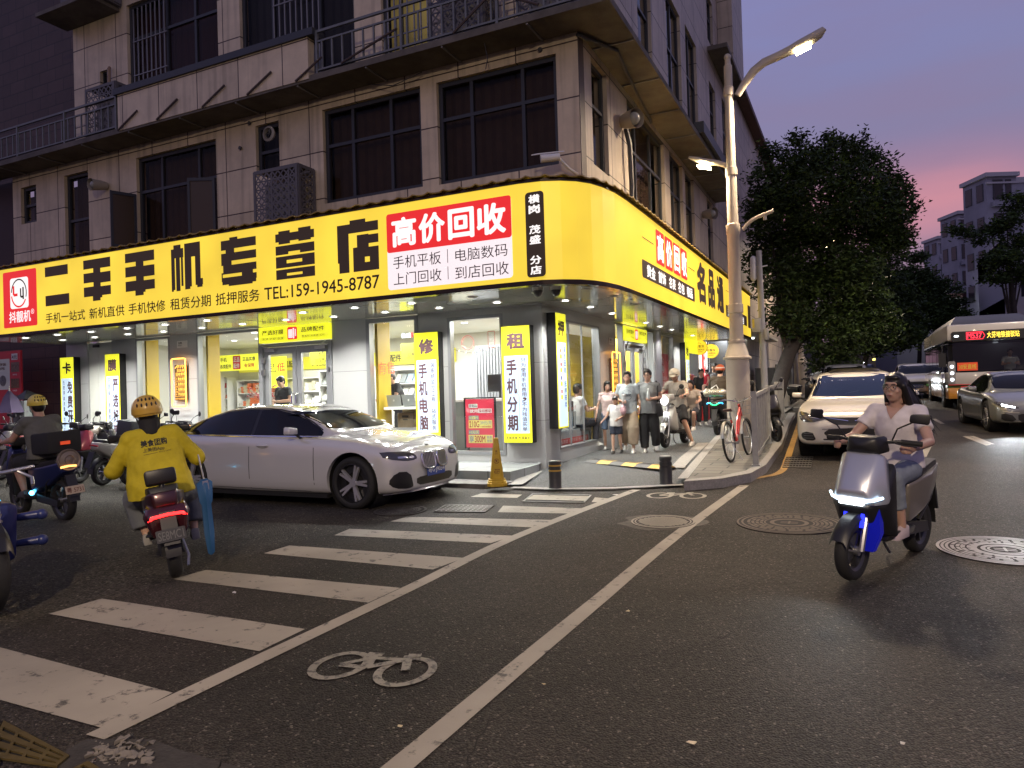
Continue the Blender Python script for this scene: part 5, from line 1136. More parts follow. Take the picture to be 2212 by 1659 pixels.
# ================================================================ STREET FURNITURE, TREES, FAR STREET
def zb(x,y): return ((2300+x/1.2316)/1.85172,(y/1.2316)/1.85172)
def zc(x,y): return ((2700+x/3.687)/1.85172,(1250+y/3.687)/1.85172)
def zd(x,y): return ((2600+x/2.37)/1.85172,(1200+y/2.37)/1.85172)
def at(x,y,depth): return CP+ray(x,y)*depth
LP = Vector((-1.96,13.65,gz(0,13.65)+.115)); CREAM = mat('cream_pole_paint',(.56,.50,.41),.45,noise=.12,nscale=3)
LAMPW = glow('lamp_lens',(1,.84,.50),45)
lp = thing('street_lamp','tall cream street lamp with one high and one low lit arm by the red bicycle','street lamp',LP)
Z = lambda q,x=800: ony(*zb(x,q),13.65).z-LP.z
zcol = ony(*zd(870,540),13.65).z-LP.z; zc2 = ony(*zd(870,395),13.65).z-LP.z; zc3 = ony(*zd(870,80),13.65).z-LP.z
mb = MB(); mb.lathe([(.21,0),(.21,zcol-.04),(.255,zcol-.035),(.255,zcol),(.22,zcol+.01),(.14,zc2-.02),(.15,zc2-.015),(.15,zc2+.03),(.125,zc2+.035),(.118,zc3-.08),(.135,zc3-.075),(.135,zc3+.08),(.115,zc3+.085),(.11,Z(1155)),(.125,Z(1150)),(.125,Z(1105)),(.10,Z(1100)),(.09,Z(865)),(.11,Z(860)),(.11,Z(825)),(.085,Z(820)),(.078,Z(470)),(.095,Z(465)),(.095,Z(425)),(.075,Z(420)),(.075,Z(315)),(.055,Z(310)),(.05,Z(285)),(.05,Z(280))],24); part('pole',mb,CREAM,lp)
mb = MB(); mb.ell((0,0,Z(272)),.065); part('finial',mb,CREAM,lp)
mb = MB(); mb.box(.20,-.05,.3,.235,.05,.7); part('service_hatch',mb,CREAM,lp,30)
def armp(L): return [ony(*zb(x,y),13.65)-LP for x,y in L]
def arm(L,rs,head,lens,watts,nm):
    P = armp(L); mb = MB()
    R = []
    for i,p in enumerate(P):
        d = (P[min(i+1,len(P)-1)]-P[max(i-1,0)]).normalized(); up = Vector((-d.z,0,d.x)); w_,h_ = rs[i]
        R.append([p+up*h_*math.sin(t)+Vector((0,w_*math.cos(t),0)) for t in [2*math.pi*k/12 for k in range(12)]])
    mb.ring(R); a = part('arm',mb,CREAM,lp,50)
    if lens:
        A,B = armp(lens); d = (B-A).normalized(); up = Vector((-d.z,0,d.x))
        if up.z > 0: up = -up
        A = A+up*.075; B = B+up*.075; mb = MB(); q = up*.03; w_ = .10; mb.ring([[A+q*k+Vector((0,-w_,0)),B+q*k+Vector((0,-w_,0)),B+q*k+Vector((0,w_,0)),A+q*k+Vector((0,w_,0))] for k in (0,1)]); part('lamp_lens',mb,LAMPW,a,30)
        l = lamp('SPOT',LP+(A+B)/2+up*.06,watts,(1,.76,.50),.12,spot=150,blend=.5)
    return a
arm([(800,470),(830,420),(880,350),(930,308),(1000,277),(1060,248),(1110,222),(1160,195),(1205,165),(1228,140)],[(.05,.06),(.05,.07),(.055,.08),(.055,.08),(.06,.08),(.09,.08),(.12,.09),(.13,.09),(.10,.08),(.03,.05)],0,[(1078,238),(1152,200)],2300,'upper')
arm([(790,850),(760,825),(735,812),(700,802),(660,798),(620,792),(590,783),(560,775)],[(.04,.05),(.04,.05),(.045,.05),(.05,.05),(.09,.05),(.10,.05),(.07,.04),(.02,.02)],0,[(672,803),(612,797)],650,'lower')
a = arm([(828,1132),(845,1108),(870,1085),(905,1066),(945,1052),(965,1042),(978,1035)],[(.03,.035),(.03,.035),(.03,.035),(.03,.035),(.045,.035),(.045,.035),(.03,.03)],0,None,0,'small')
mb = MB(); p = armp([(935,1072)])[0]; mb.cyl(p+Vector((0,0,.05)),p+Vector((0,0,-.04)),.03,n=10); part('sensor',mb,CREAM,a)
# the next lamp of the same row, behind the photographer on this side of the crossing
l2 = dup(lp,loc=(.6,-8.5,0),label='second cream street lamp at the near corner behind the viewpoint')
l3 = dup(lp,loc=(-2.35,37,gz(0,37)+.115),label='added third cream street lamp mostly hidden in the crown of the huge tree'); lamp('SPOT',(-.5,37,8.9),2600,(1,.80,.56),.12,spot=160)  # added lamp, brightens the street and bus under the trees
l4 = dup(lp,loc=(9.0,21,gz(0,21)+.12),rot=math.pi,label='added cream street lamp out of view on the opposite pavement beside the coupe'); lamp('SPOT',(7.2,21,8.9),2600,(1,.82,.62),.12,spot=160)  # unseen lamp added to brighten the bus and coupe
lamp('POINT',(2.6,-8.5,8.5),1900,(1,.80,.56),.15)  # extra fill light, added to lift the upper facade
lamp('SPOT',(2.6,-8.5,8.6),5200,(1,.77,.52),.15,spot=160,blend=.5)
# ---- utility poles
def pole(x0,y0,x1,y1,Y,r,label,m_=None):
    a = ony(x0,y0,Y); b = ony(x1,y1,Y); z0 = gz(0,Y)+.1; T = thing('utility_pole',label,'pole',(b.x,Y,z0)); mb = MB(); mb.cyl((0,0,0),(a.x-b.x,0,a.z-z0),r,r*.8,14); part('shaft',mb,m_ or mat('pole_grey',(.33,.33,.34),.5),T); return T
T = pole(*zb(905,1235),*zc(1335,1235),22.5,.10,'slim white mast carrying a control box and antenna behind the street lamp')
Wp = lambda x,y: ony(*zc(x,y),22.5)-T.location
mb = MB(); a,b = Wp(1160,300),Wp(1270,90); mb.box(a.x,-.25,a.z,b.x,.05,b.z); part('control_box',mb,mat('box_grey',(.35,.35,.34),.5),T,30,bevel=.01)
mb = MB(); a,b = Wp(1160,232),Wp(1186,108); mb.box(a.x-.004,-.27,a.z,b.x,-.252,b.z); part('yellow_label',mb,glow('box_reflect',(.6,.42,.03),.25),T,30)
mb = MB(); a,b = Wp(1330,410),Wp(1378,235); mb.box(a.x,-.2,a.z,b.x,.05,b.z); part('meter_box',mb,mat('box_grey',(.35,.35,.34),.5),T,30,bevel=.01)
mb = MB(); p = ony(*zb(878,1275),22.5)-T.location; q = ony(*zb(880,1370),22.5)-T.location; mb.cap(p,.09,q,.09); mb.cyl(q*.5+p*.5,(q*.5+p*.5)+Vector((.4,0,.05)),.02); part('antenna',mb,WHITEP,T)
mb = MB()
for k in range(3): mb.tube([Wp(1230+20*k,240),Wp(1290,330+30*k),Wp(1300+20*k,420),Wp(1290,100-10*k)],.012,5)
part('cable',mb,BLACK,T)
pole(*zb(1015,1285),*zc(1625,600),29,.12,'second pale pole seen through the leaves beside the leaning trunk',CREAM); pole(1715,690,1722,850,34,.10,'pale pole behind the fence by the seated woman',CREAM)
# ---- fence
def fence(a,b,h,label,n=8,post_every=4):
    a = Vector(a); b = Vector(b); L = (b-a).length; T = thing('guard_fence',label,'fence',(a.x,a.y,gz(0,a.y)+.13)); ex = (b-a)/L; rot = math.atan2(ex.y,ex.x); T.rotation_euler = (0,-math.atan(.02*ex.y),rot)
    FM = mat('fence_grey',(.34,.34,.33),.5,.3,noise=.2); k = 0; np_ = max(1,round(L/2.9)); s = L/np_
    for i in range(np_):
        mb = MB(); x0,x1 = i*s+.04,(i+1)*s-.04; mb.box(x0,-.02,h-.06,x1,.02,h); mb.box(x0,-.02,.1,x1,.02,.15); m_ = round((x1-x0)/.19)
        for q in range(1,m_): x = x0+(x1-x0)*q/m_; wd = .045 if q % 3 else .012; mb.box(x-wd,-.012,.15,x+wd,.012,h-.06)
        part('panel',mb,FM,T,30)
    for i in range(np_+1): mb = MB(); mb.box(i*s-.04,-.04,0,i*s+.04,.04,h+.04); mb.box(i*s-.06,-.06,0,i*s+.06,.06,.02); part('post',mb,FM,T,30)
    return T
fa = gp(1633,1006,.13); fb = gp(1692,906,.13)
fence((fa.x,fa.y),(fb.x,fb.y),1.08,'grey slatted guard fence on the kerb between the bicycle and the parked white car')
fence((-1.8,32),(-2.2,58),1.1,'guard fence farther up the kerb behind the parked cars')
fence((5.2,60),(3.0,120),1.2,'long pale barrier fence in the middle of the road far away')
# ---- bollards, cone, speed bump
BOL = mat('dark_bollard',(.035,.035,.034),.5,noise=.3)
def bollard(x,y,label,h=.39,bands=True,d=0):
    p = gp(x,y,.02+(.06 if y < 1000 else 0)); T = thing('bollard',label,'bollard',p,group='short round bollards across the side lane'); mb = MB(); r = .088; mb.lathe([(r+.01,0),(r,.02),(r,h*.62),(r-.008,h*.63),(r-.008,h*.66),(r,h*.67),(r,h*.8),(r-.008,h*.81),(r-.008,h*.84),(r,h*.85),(r,h-.01),(r-.01,h),(0,h)],22); part('post',mb,BOL,T)
    if bands: 
        for z in (.65,.83): mb = MB(); mb.lathe([(r-.004,h*z-.012),(r+.002,h*z-.01),(r+.002,h*z+.01),(r-.004,h*z+.012)],22); part('yellow_band',mb,mat('amber_band',(.45,.28,.04),.5),T)
    mb = MB(); mb.lathe([(r-.012,h+.002),(0,h+.004)],22); part('cap',mb,mat('cap_grey',(.3,.3,.28),.4),T)
bollard(1200,1055,'dark bollard with two amber bands nearest the shop corner'); bollard(1439,1045,'plain dark bollard in front of the pavement wedge',bands=False)
bollard(1497,919,'dark bollard near the feet of the woman holding the baby',.55,False); bollard(1486,896,'darkest bollard behind the other one by the fruit shop',.6,False)
p = onz(1074,1049,.152); p.z = .152; T = thing('warning_cone','square yellow no parking cone standing on the low kerb','traffic cone',p,math.radians(28)); CY_ = mat('cone_yellow',(.55,.36,.03),.45,noise=.12)
def oct_(s,z,c=.35): 
    k = s*c; return [Vector(q+(z,)) for q in ((s,-s+k),(s,s-k),(s-k,s),(-s+k,s),(-s,s-k),(-s,-s+k),(-s+k,-s),(s-k,-s))]
mb = MB(); mb.ring([oct_(.135,0),oct_(.14,.02),oct_(.14,.045),oct_(.13,.05),oct_(.13,.075),oct_(.12,.08),oct_(.12,.10)]); part('base',mb,CY_,T,30)
mb = MB(); mb.ring([oct_(.098,.10),oct_(.036,.64),oct_(.036,.67),oct_(.03,.68)]); part('body',mb,CY_,T,30,bevel=.004)
for k in range(4):
    e = Matrix.Rotation(k*math.pi/2,4,'Z'); sl = Vector((0,.062,.54)).normalized(); P = Panel((0,-.1,.10),(1,0,0),sl); mb = MB()
    P.disc(mb,0,.255,.036,.003,24,r2=.030); P.text(mb,'P',-.012,.235,.014,.275,.003,.04); P.line(mb,[(-.022,.277),(.022,.233)],.006,.004)
    P.text(mb,'门前区域',-.042,.125,.042,.145,.003,.03); P.text(mb,'禁止停车',-.040,.095,.040,.115,.003,.03); P.rect(mb,-.03,.08,.03,.085,.003)
    P.text(mb,'小心',-.018,.37,.018,.385,.003,.02); P.rect(mb,-.012,.39,.012,.405,.003); P.rect(mb,-.018,.355,.018,.36,.003)
    mb.xf(e); part('printing',mb,mat('cone_print',(.12,.03,.01),.5),T,None)
a = gp(1262,999,.08); b = gp(1428,1016,.08); T = thing('speed_bump','black and yellow rubber speed bump across the side lane','speed bump',(a.x,a.y,gz(0,a.y)+.082),math.atan2(b.y-a.y,b.x-a.x)); L = (b-a).length; n = 6
for i in range(n):
    mb = MB(); x0,x1 = i*L/n+.003,(i+1)*L/n-.003; mb.ring([[(x,-.0,0),(x,.05,.02),(x,.11,.045),(x,.24,.045),(x,.30,.02),(x,.35,0)] for x in (x0,x1)])
    seg = part('segment',mb,mat('bump_yellow',(.50,.32,.06),.6,noise=.2) if i in (1,3,5) else mat('bump_black',(.06,.06,.06),.6,noise=.2),T,30)
    mb = MB()
    for q in range(7): x = x0+(x1-x0)*(.1+.11*q); mb.box(x,.12,.0455,x+.014,.23,.047)
    part('groove',mb,BLACK,seg,None)
# ---- trees
LEAF = []
for i,c_ in enumerate([(.032,.05,.014),(.05,.085,.02),(.085,.14,.03)]):
    m_ = mat('foliage_%d' % i,c_,.55); m_.node_tree.nodes['Principled BSDF'].inputs['Specular IOR Level'].default_value = .2; LEAF.append(m_)
def crown(mb,lobes,n,size,rg,hollow=.35,flat=.8):
    """many small leaves grouped in twigs, spread through the lobes (centre, radius); uneven edge and gaps"""
    tot = sum(r**2 for _,r in lobes)
    for c,r in lobes:
        k = int(n*r*r/tot); c = Vector(c)
        tw = []
        for _ in range(max(6,k//9)):
            d = Vector((rg.gauss(0,1),rg.gauss(0,1),rg.gauss(0,1))).normalized(); rr = r*(hollow+(1-hollow)*rg.random()**.5)*(1+.16*math.sin(d.x*7+c.x)+.14*math.sin(d.z*9+c.y)+.07*rg.gauss(0,1)); d.z *= flat; tw.append(c+d*rr)
        for t in tw:
            q = rg.random(); mi = 0 if q < .5 else 1 if q < .9 else 2
            for _ in range(9):
                p = t+Vector((rg.gauss(0,1),rg.gauss(0,1),rg.gauss(0,1)*.7))*size*1.5; a = Vector((rg.gauss(0,1),rg.gauss(0,1),rg.gauss(0,.6))).normalized(); b = a.cross(Vector((rg.gauss(0,1),rg.gauss(0,1),rg.gauss(0,1)))).normalized()
                s = size*rg.uniform(.6,1.2); mb.mi = mi; mb.add([p-a*s,p+b*s*.38,p+a*s,p-b*s*.38],[(0,1,2,3)])
    mb.mi = 0
BARK = mat('dark_bark',(.045,.035,.028),.85,bump=.6,bscale=25,noise=.3)
def limb(mb,pts,r0_,r1_,n=8): k = len(pts)-1; mb.tube(pts,[r0_+(r1_-r0_)*i/k for i in range(k+1)],n)
def tree(name,label,base,lobes,n,size,trunk,branches,seed,group=None,**kw):
    T = thing(name,label,'tree',base,group=group); rg = random.Random(seed); b = Vector(base); mb = MB()
    limb(mb,[p-b for p in trunk[0]],trunk[1],trunk[2],12)
    for br in branches: limb(mb,[Vector(p)-b for p in br],trunk[2]*.75,.03,6)
    part('trunk',mb,BARK,T); mb = MB(); crown(mb,[(Vector(c)-b,r) for c,r in lobes],n,size,rg,**kw); part('crown',mb,LEAF,T,None); return T
D1 = 26.5
def lob(L,depth,jit=0): return [(at(x,y,depth+dz),r*depth/1552.) for x,y,r,dz in L]
base = gp(1668,884,.1)
L1 = [(1690,395,66,0),(1745,350,52,.8),(1815,338,52,-.5),(1868,390,60,.5),(1925,400,34,.5),(1950,520,26,0),(1965,450,22,.3),(1720,300,20,.2),(1790,297,18,.2),(1850,318,16,.2),(1628,470,22,.3),(1870,640,52,.4),(1900,700,45,.5),(1800,780,40,0),(1770,430,110,-1),(1850,480,90,.5),(1690,490,75,0),(1900,470,60,0),(1935,430,38,.5),(1925,520,42,0),(1740,560,95,.5),(1820,590,75,-.5),(1690,600,60,-.5),(1655,440,42,.5),(1760,660,70,0),(1835,680,60,.5),(1700,690,45,-1),(1790,730,60,-.5),(1860,720,36,0),(1665,330,25,.4),(1880,340,28,.2),(1640,560,30,.5)]
tk = [base,at(1680,845,25.0),at(1692,800,25.4),at(1706,760,25.9),at(1722,735,26.2)]
tree('street_tree','huge dark leafy tree with a leaning trunk beside the street lamp',base,lob(L1,D1),64000,.10,(tk,.30,.22),
     [[tk[-1],at(1742,690,26.4),at(1765,600,26.6),at(1790,470,26.5),at(1800,380,26.5)],[tk[-2],at(1685,700,26),at(1680,600,26.3),at(1660,480,26.5)],[tk[-1],at(1770,715,26.5),at(1830,650,26.5),at(1870,560,26.6)],[at(1742,690,26.4),at(1700,620,26.5),at(1720,480,26.7)]],3)
def simple_tree(x,ybase_px,depth,L,n,size,label,seed,r=.18,name='street_tree',group='trees receding up the street',flat=.8):
    g = at(x,ybase_px,depth); g.z = gz(0,g.y)+.1; top = at(L[0][0],L[0][1],depth)
    tree(name,label,g,lob(L,depth),n,size,([g,g.lerp(top,.4)+Vector((.2,0,0)),g.lerp(top,.8)],r,r*.5),[[g.lerp(top,.35),at(q[0],q[1],depth+q[3])] for q in L[:5]],seed,group,flat=flat)
simple_tree(1856,830,46,[(1900,560,40,0),(1855,600,55,1),(1905,630,60,0),(1860,690,70,-1),(1930,690,55,1),(1890,735,46,0),(1830,735,40,1),(1950,725,36,0)],20000,.16,'dark rounded tree just right of and behind the huge one',5)
simple_tree(1985,835,58,[(1978,558,24,0),(1975,600,46,0),(1930,640,40,0),(2010,625,46,1),(1985,660,55,0),(2030,690,48,-1),(1960,720,45,1),(2050,655,28,0),(2060,720,35,0),(1940,600,30,0),(2040,690,44,0),(2080,720,34,0)],26000,.17,'dark layered tree whose tip rises in front of the pale flats',6,flat=.5)
simple_tree(2110,830,70,[(2095,640,30,0),(2130,670,40,0),(2080,700,45,1),(2130,720,35,-1),(2060,750,40,0)],7000,.2,'low dark tree in front of the wall under the flats',7,flat=.5)
simple_tree(2189,800,44,[(2175,480,30,0),(2140,500,26,.5),(2205,520,36,0),(2165,560,40,-.5),(2210,590,40,0),(2195,450,24,.3),(2120,520,16,0),(2075,500,18,0),(2095,505,14,.5),(2060,495,10,0),(2150,600,26,0),(2190,430,22,0)],6500,.15,'sparse tree with a straight tan trunk at the right edge',8,r=.22,flat=.45)
simple_tree(2195,760,52,[(2160,690,26,0),(2120,700,18,0),(2090,695,14,0),(2200,680,22,0)],2200,.14,'low feathery branches beside the far street lamp',18,r=.08,flat=.3)
for i,(x,d_,y,r) in enumerate([(1930,85,790,.2),(1962,95,790,.18),(1900,100,790,.2),(1985,80,790,.2),(2015,100,785,.2),(1870,110,790,.2),(2045,90,780,.2)]):
    simple_tree(x,y,d_,[(x,690,32,0),(x-22,708,22,0),(x+22,702,24,1),(x+5,662,24,0)],2600,.28,['slim far tree in front of the yellow lit shops','slim far tree beside the far headlights','far tree left of the yellow lit shops','far tree close behind the bus','far tree hidden mostly by the bus','farthest tree on the left side of the street','far tree above the bus roof'][i],20+i,r)
# ---- next building along the pavement and its shops
NB = thing('neighbour_building','darker building with red eaves past the corner building','building',(-4,40,1))
mb = MB(); mb.box(-16,27.0,.3,-3.9,48,12.59); part('wall',mb,TILE_S,NB,30,w=True)
mb = MB(); mb.box(-16,26.9,12.6,-3.5,48.2,12.8); part('roof',mb,mat('red_eaves',(.09,.035,.03),.7),NB,30,w=True)
Pn = Panel((-3.9,0,0),(0,1,0))
for k in range(5):
    for z in (5.2,8.3,11.0): window(Pn,(28+k*4,30+k*4,z,z+1.7),[29+k*4],[z+1.1],NB,mat('blue_dark_blind',(.03,.03,.045),.6))
mb = MB(); mb.box(-15,26.2,.3,-4.1,27.0,4.6); part('shopfront_beam',mb,DKGREY,NB,30,w=True)
LN = thing('brown_building','dark brown tiled building filling the top left corner','building',(-22,12,0)); mb = MB(); mb.box(-40,10.9,6.95,-15.12,11.3,30); mb.box(-40,11.6,0,-17.5,11.8,6.95)
part('wall',mb,tiles('brown_tiles',(.075,.045,.04),(.03,.02,.02),.6,.3,.6,var=.15,swap='XZY'),LN,30,w=True)
mb = MB(); mb.box(-18.6,10.2,4.0,-17.46,10.3,6.76); part('dark_shutter',mb,mat('dark_maroon',(.03,.012,.012),.6),LN,30,w=True)
# red menu boards at far left
M_ = thing('menu_board','red food menu board with pictures of dishes at the left edge','menu board',(-18.7,11,.6)); Pm = Panel((0,11.0,0),(1,0,0)); zz = lambda x,y: (lambda p: (p.x,p.z))(ony(*zr(0,1350,2.765,x,y),11.0))
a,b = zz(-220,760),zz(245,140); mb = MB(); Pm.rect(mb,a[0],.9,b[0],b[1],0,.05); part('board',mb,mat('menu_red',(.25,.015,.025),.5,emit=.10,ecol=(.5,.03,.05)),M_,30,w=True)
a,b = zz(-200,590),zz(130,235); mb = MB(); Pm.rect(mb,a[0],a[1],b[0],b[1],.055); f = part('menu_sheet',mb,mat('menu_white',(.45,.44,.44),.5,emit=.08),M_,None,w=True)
mb = MB(); a,b = zz(0,320),zz(95,280); Pm.text(mb,'双拼饭',a[0]-.1,a[1],b[0],b[1],.06,.02); a,b = zz(0,362),zz(80,328); Pm.text(mb,'12元',a[0],a[1],b[0],b[1],.06,.03); part('lettering',mb,mat('maroon_ink',(.10,.01,.015),.5),f,None,w=True)
mb = MB(); a = zz(60,480); Pm.disc(mb,a[0],a[1],.14,.06); f2 = part('dish_picture',mb,mat('dish_grey',(.2,.19,.18),.6,noise=.6,nscale=22),f,None,w=True)
for k,(y0,y1) in enumerate(((270,385),(452,562),(632,742))):
    a,b = zz(148,y1),zz(236,y0); mb = MB(); Pm.rect(mb,a[0],a[1],b[0],b[1],.056); part('dish_photo',mb,mat('dish_%d' % k,[(.22,.14,.10),(.18,.10,.05),(.2,.09,.07)][k],.5,noise=.7,nscale=25),M_,None,w=True)
    mb = MB(); a,b = zz(165,y1+35),zz(215,y1+14); Pm.text(mb,['猪脚饭','牛腩饭','排骨饭'][k],a[0],a[1],b[0],b[1],.056,.01); part('lettering',mb,WHT,M_,None,w=True)
mb = MB(); a,b = zz(152,250),zz(218,175); Pm.rect(mb,a[0],a[1],b[0],b[1],.056); f = part('plate',mb,WHT,M_,None,w=True); mb = MB(); Pm.text(mb,'4元',a[0]+.02,a[1]+.02,b[0]-.02,b[1]-.04,.058,.02); part('lettering',mb,BLKT,f,None,w=True)
T = thing('folded_umbrella','folded purple sunshade leaning at the left edge','umbrella',(-17.2,9.9,0)); mb = MB(); a = ony(*zr(0,1350,2.765,100,590),9.9)-T.location; b = ony(*zr(0,1350,2.765,150,830),9.9)-T.location
mb.ring([[a.lerp(b,t)+Vector((r*math.cos(k*math.pi/5)*(1+.4*(k % 2)),r*math.sin(k*math.pi/5)*(1+.4*(k % 2)),0)) for k in range(10)] for t,r in ((0,.02),(.3,.10),(.7,.17),(1,.22))]); part('canopy',mb,mat('purple_cloth',(.05,.035,.08),.7),T)
mb = MB(); mb.cyl(a+Vector((0,0,.1)),(b.x,0,0),.02); part('pole',mb,STEEL,T)
T = thing('electric_cabinet','grey electric cabinet in the dark passage left of the shop','cabinet',(-17.35,10.2,0)); mb = MB(); mb.box(-.3,-.2,.28,.15,.2,1.6); part('body',mb,mat('cabinet_grey',(.13,.14,.14),.5),T,30,bevel=.01); mb = MB(); mb.hull([(-.3,-.2,1.62),(.15,-.2,1.62),(.15,.2,1.7),(-.3,.2,1.7),(-.1,0,1.85)]); part('cover_sheet',mb,BLACK,T,30)
# ---- lit shops beyond the phone shop
FS = thing('fruit_shop','brightly lit fruit shop front with red bins past the phone shop','shop',(-4.7,24,.4))
mb = MB(); mb.box(-7.5,22.0,.4,-4.75,34,.5); mb.box(-7.5,22.0,3.3,-3.1,34,3.4); mb.box(-7.6,22.0,.4,-7.5,34,3.4); part('shell',mb,mat('bright_wall',(.6,.58,.5),.5),FS,30,w=True)
Pf = Panel((-4.72,0,0),(0,1,0)); WSTR = glow('white_strip',(.9,.95,1),1.6)
for y in (25.2,27.4,29.8,32.6): mb = MB(); mb.box(-4.9,y,.5,-4.7,y+.5,3.3); part('column',mb,WHITEP,FS,30,w=True)
for y in (26.2,28.6,31.4): mb = MB(); mb.box(-4.74,y,.8,-4.72,y+.28,3.0); part('light_strip',mb,WSTR,FS,30,w=True)
for y in (24.0,26.8,29.6): mb = MB(); mb.box(-6.5,y,3.24,-3.6,y+.12,3.29); part('tube_lamp',mb,glow('tube_white',(.9,.97,1),5),FS,30,w=True)
mb = MB(); Pf.rect(mb,22.1,2.5,24.6,3.2,0,.05); part('yellow_board',mb,YBX,FS,30,w=True)
mb = MB(); Pf.rect(mb,24.8,.9,25.1,3.0,0,.05); f = part('red_board',mb,REDL,FS,30,w=True); mb = MB(); Pf.text(mb,'新鲜水果',24.84,1.2,25.06,2.8,.055,.02,vert=True); part('lettering',mb,WHL2,f,None,w=True)
mb = MB(); mb.box(-6.2,22.4,.5,-5.0,24.6,1.5); mb.box(-6.2,22.4,1.5,-5.6,24.6,2.4); f = part('fruit_rack',mb,mat('rack_orange',(.55,.25,.05),.5),FS,30,w=True)
lamp('AREA',(-5.4,24.5,3.1),160,(.95,1,.98),1.5); lamp('AREA',(-5.4,29,3.1),160,(.95,1,1),1.5); lamp('AREA',(-4.0,26.0,3.2),90,(.95,1,1),.8)
rg = random.Random(2)
def crate(x,y,z,cols,label,w_=.5,l_=.4):
    T = thing('fruit_crate',label,'crate',(x,y,z),group='fruit crates in front of the fruit shop'); mb = MB(); mb.box(-w_/2,-l_/2,0,w_/2,l_/2,.02)
    for s in (-1,1): mb.box(-w_/2,s*l_/2-.01,.02,w_/2,s*l_/2+.01,.16); mb.box(s*w_/2-.01,-l_/2+.01,.02,s*w_/2+.01,l_/2-.01,.16)
    part('box',mb,mat('crate_%g' % cols[0][0],cols[0],.5),T,30); mb = MB()
    for k in range(24): mb.ell((rg.uniform(-.2,.2),rg.uniform(-.16,.16),.12+rg.uniform(0,.09)),.045,7,5)
    o = part('fruit',mb,mat('fruit_%g' % cols[1][0],cols[1],.4),T); o['kind'] = 'stuff'
Cs = [((.6,.3,.04),(.6,.25,.03)),((.5,.05,.04),(.55,.5,.1)),((.2,.45,.5),(.45,.04,.03)),((.61,.3,.04),(.3,.4,.08)),((.51,.06,.05),(.61,.3,.04)),((.62,.55,.5),(.5,.1,.2))]
for i,(y,z) in enumerate(((22.3,1.25),(22.9,1.25),(23.5,1.25),(22.3,1.62),(22.9,1.62),(23.5,1.62))): crate(-4.6-(.35 if z > 1.5 else 0),y,z,Cs[i],['orange','red','teal','orange','red','white'][i]+' fruit crate, %s of the %s row at the fruit shop' % (['nearest','middle','farthest'][i % 3],'lower' if z < 1.5 else 'upper'))
def redbin(x,y,label,r=.3,h=.6):
    T = thing('red_bin',label,'bin',(x,y,gz(0,y)+.1),group='red bins before the fruit shop'); mb = MB(); mb.lathe([(r*.8,0),(r*.9,h*.5),(r,h),(r*1.06,h),(r*1.06,h+.03),(r*.92,h+.03),(r*.85,.03),(0,.03)],20); part('tub',mb,mat('bin_red',(.55,.03,.03),.4),T)
redbin(-4.25,21.9,'red tub in front of the fruit shop, nearest the light box'); redbin(-4.45,22.7,'taller red tub behind the other one at the fruit shop',.34,.85)
T = thing('watermelon','striped watermelon on the fruit stand beside the cut melon','watermelon',(-4.35,22.0,1.1)); mb = MB(); mb.ell((0,0,.15),(.13,.16,.15),18,10); part('fruit',mb,mat('melon_green',(.10,.16,.05),.4,noise=.6,nscale=12),T)
mb = MB(); mb.ell((.0,.32,.08),(.12,.14,.10),14,6,v1=.5); part('cut_half',mb,mat('melon_red',(.6,.1,.08),.4),T)
mb = MB(); mb.box(-4.6,21.95,.3,-4.1,24.0,1.08); o = solo('fruit_stand',mb,mat('stand_red',(.4,.03,.03),.5),'red fronted stand carrying the watermelons','stand')
def disc_sign(x,y,Y,r,m_,mi,t1,t2,label):
    c = ony(*zc(x,y),Y); T = thing('round_sign',label,'sign',c,group='round hanging signs over the side lane'); P = Panel((0,-.03,0),(1,0,0)); mb = MB(); P.disc(mb,0,0,r,-.03,30,th=.06); part('lit_face',mb,m_,T,30); mb = MB(); P.disc(mb,0,0,r*1.0,.033,30,r2=r*.95)
    if t1: P.text(mb,t1,-r*.55,-r*.05,r*.6,r*.35,.034,.015); P.text(mb,t2,-r*.62,-r*.42,r*.62,-r*.16,.034,.01); P.rect(mb,-r*.35,-r*.6,r*.35,-r*.54,.034); arc(P,mb,-r*.1,r*.1,r*.5,40,200,.012,.034)
    part('lettering',mb,mi,T,None); mb = MB(); mb.cyl((0,0,r),(0,0,3.3-c.z+.0 if c.z+r < 3.3 else r+.1),.012,n=6); part('hanger',mb,DKGREY,T)
YD = glow('disc_yellow',(.95,.68,.04),1.0); WD = glow('disc_white',(.8,.9,1),1.1); PD = glow('disc_pink',(.95,.55,.7),.9); TD = glow('disc_teal',(.15,.75,.85),1.0)
disc_sign(368,517,23.9,.25,YD,BLKT,'云客虫','直供便利店','nearest yellow round hanging sign over the side lane'); disc_sign(535,570,26.0,.26,YD,BLKT,'云客虫','直供便利店','second yellow round hanging sign, half behind the nearest one')
disc_sign(733,590,29.0,.26,WD,mat('blue_ink2',(.1,.15,.5),.5),'♥','服务中心','white round hanging sign right of the yellow pair'); disc_sign(517,650,27.5,.24,PD,REDL,'','','pink round sign showing under the second yellow one')
disc_sign(1252,685,38,.25,TD,WHL,'','','small teal round sign between the street lamp and the mast')
far = thing('far_shop_row','row of lit shop fronts far up the pavement behind the leaning trunk','shops',(-4.5,50,1)); mb = MB(); mb.box(-14,48.3,.5,-4.4,110,10); part('block',mb,mat('far_block',(.08,.07,.07),.8),far,30,w=True)
def fp(x,y,Y): return ony(*zc(x,y),Y)
def farlight(x0,y0,x1,y1,Y,m_,nm='lit_panel'):
    a = fp(x0,y1,Y); b = fp(x1,y0,Y); mb = MB(); mb.box(a.x,Y,a.z,b.x,Y+.1,b.z); part(nm,mb,m_,far,30,w=True)
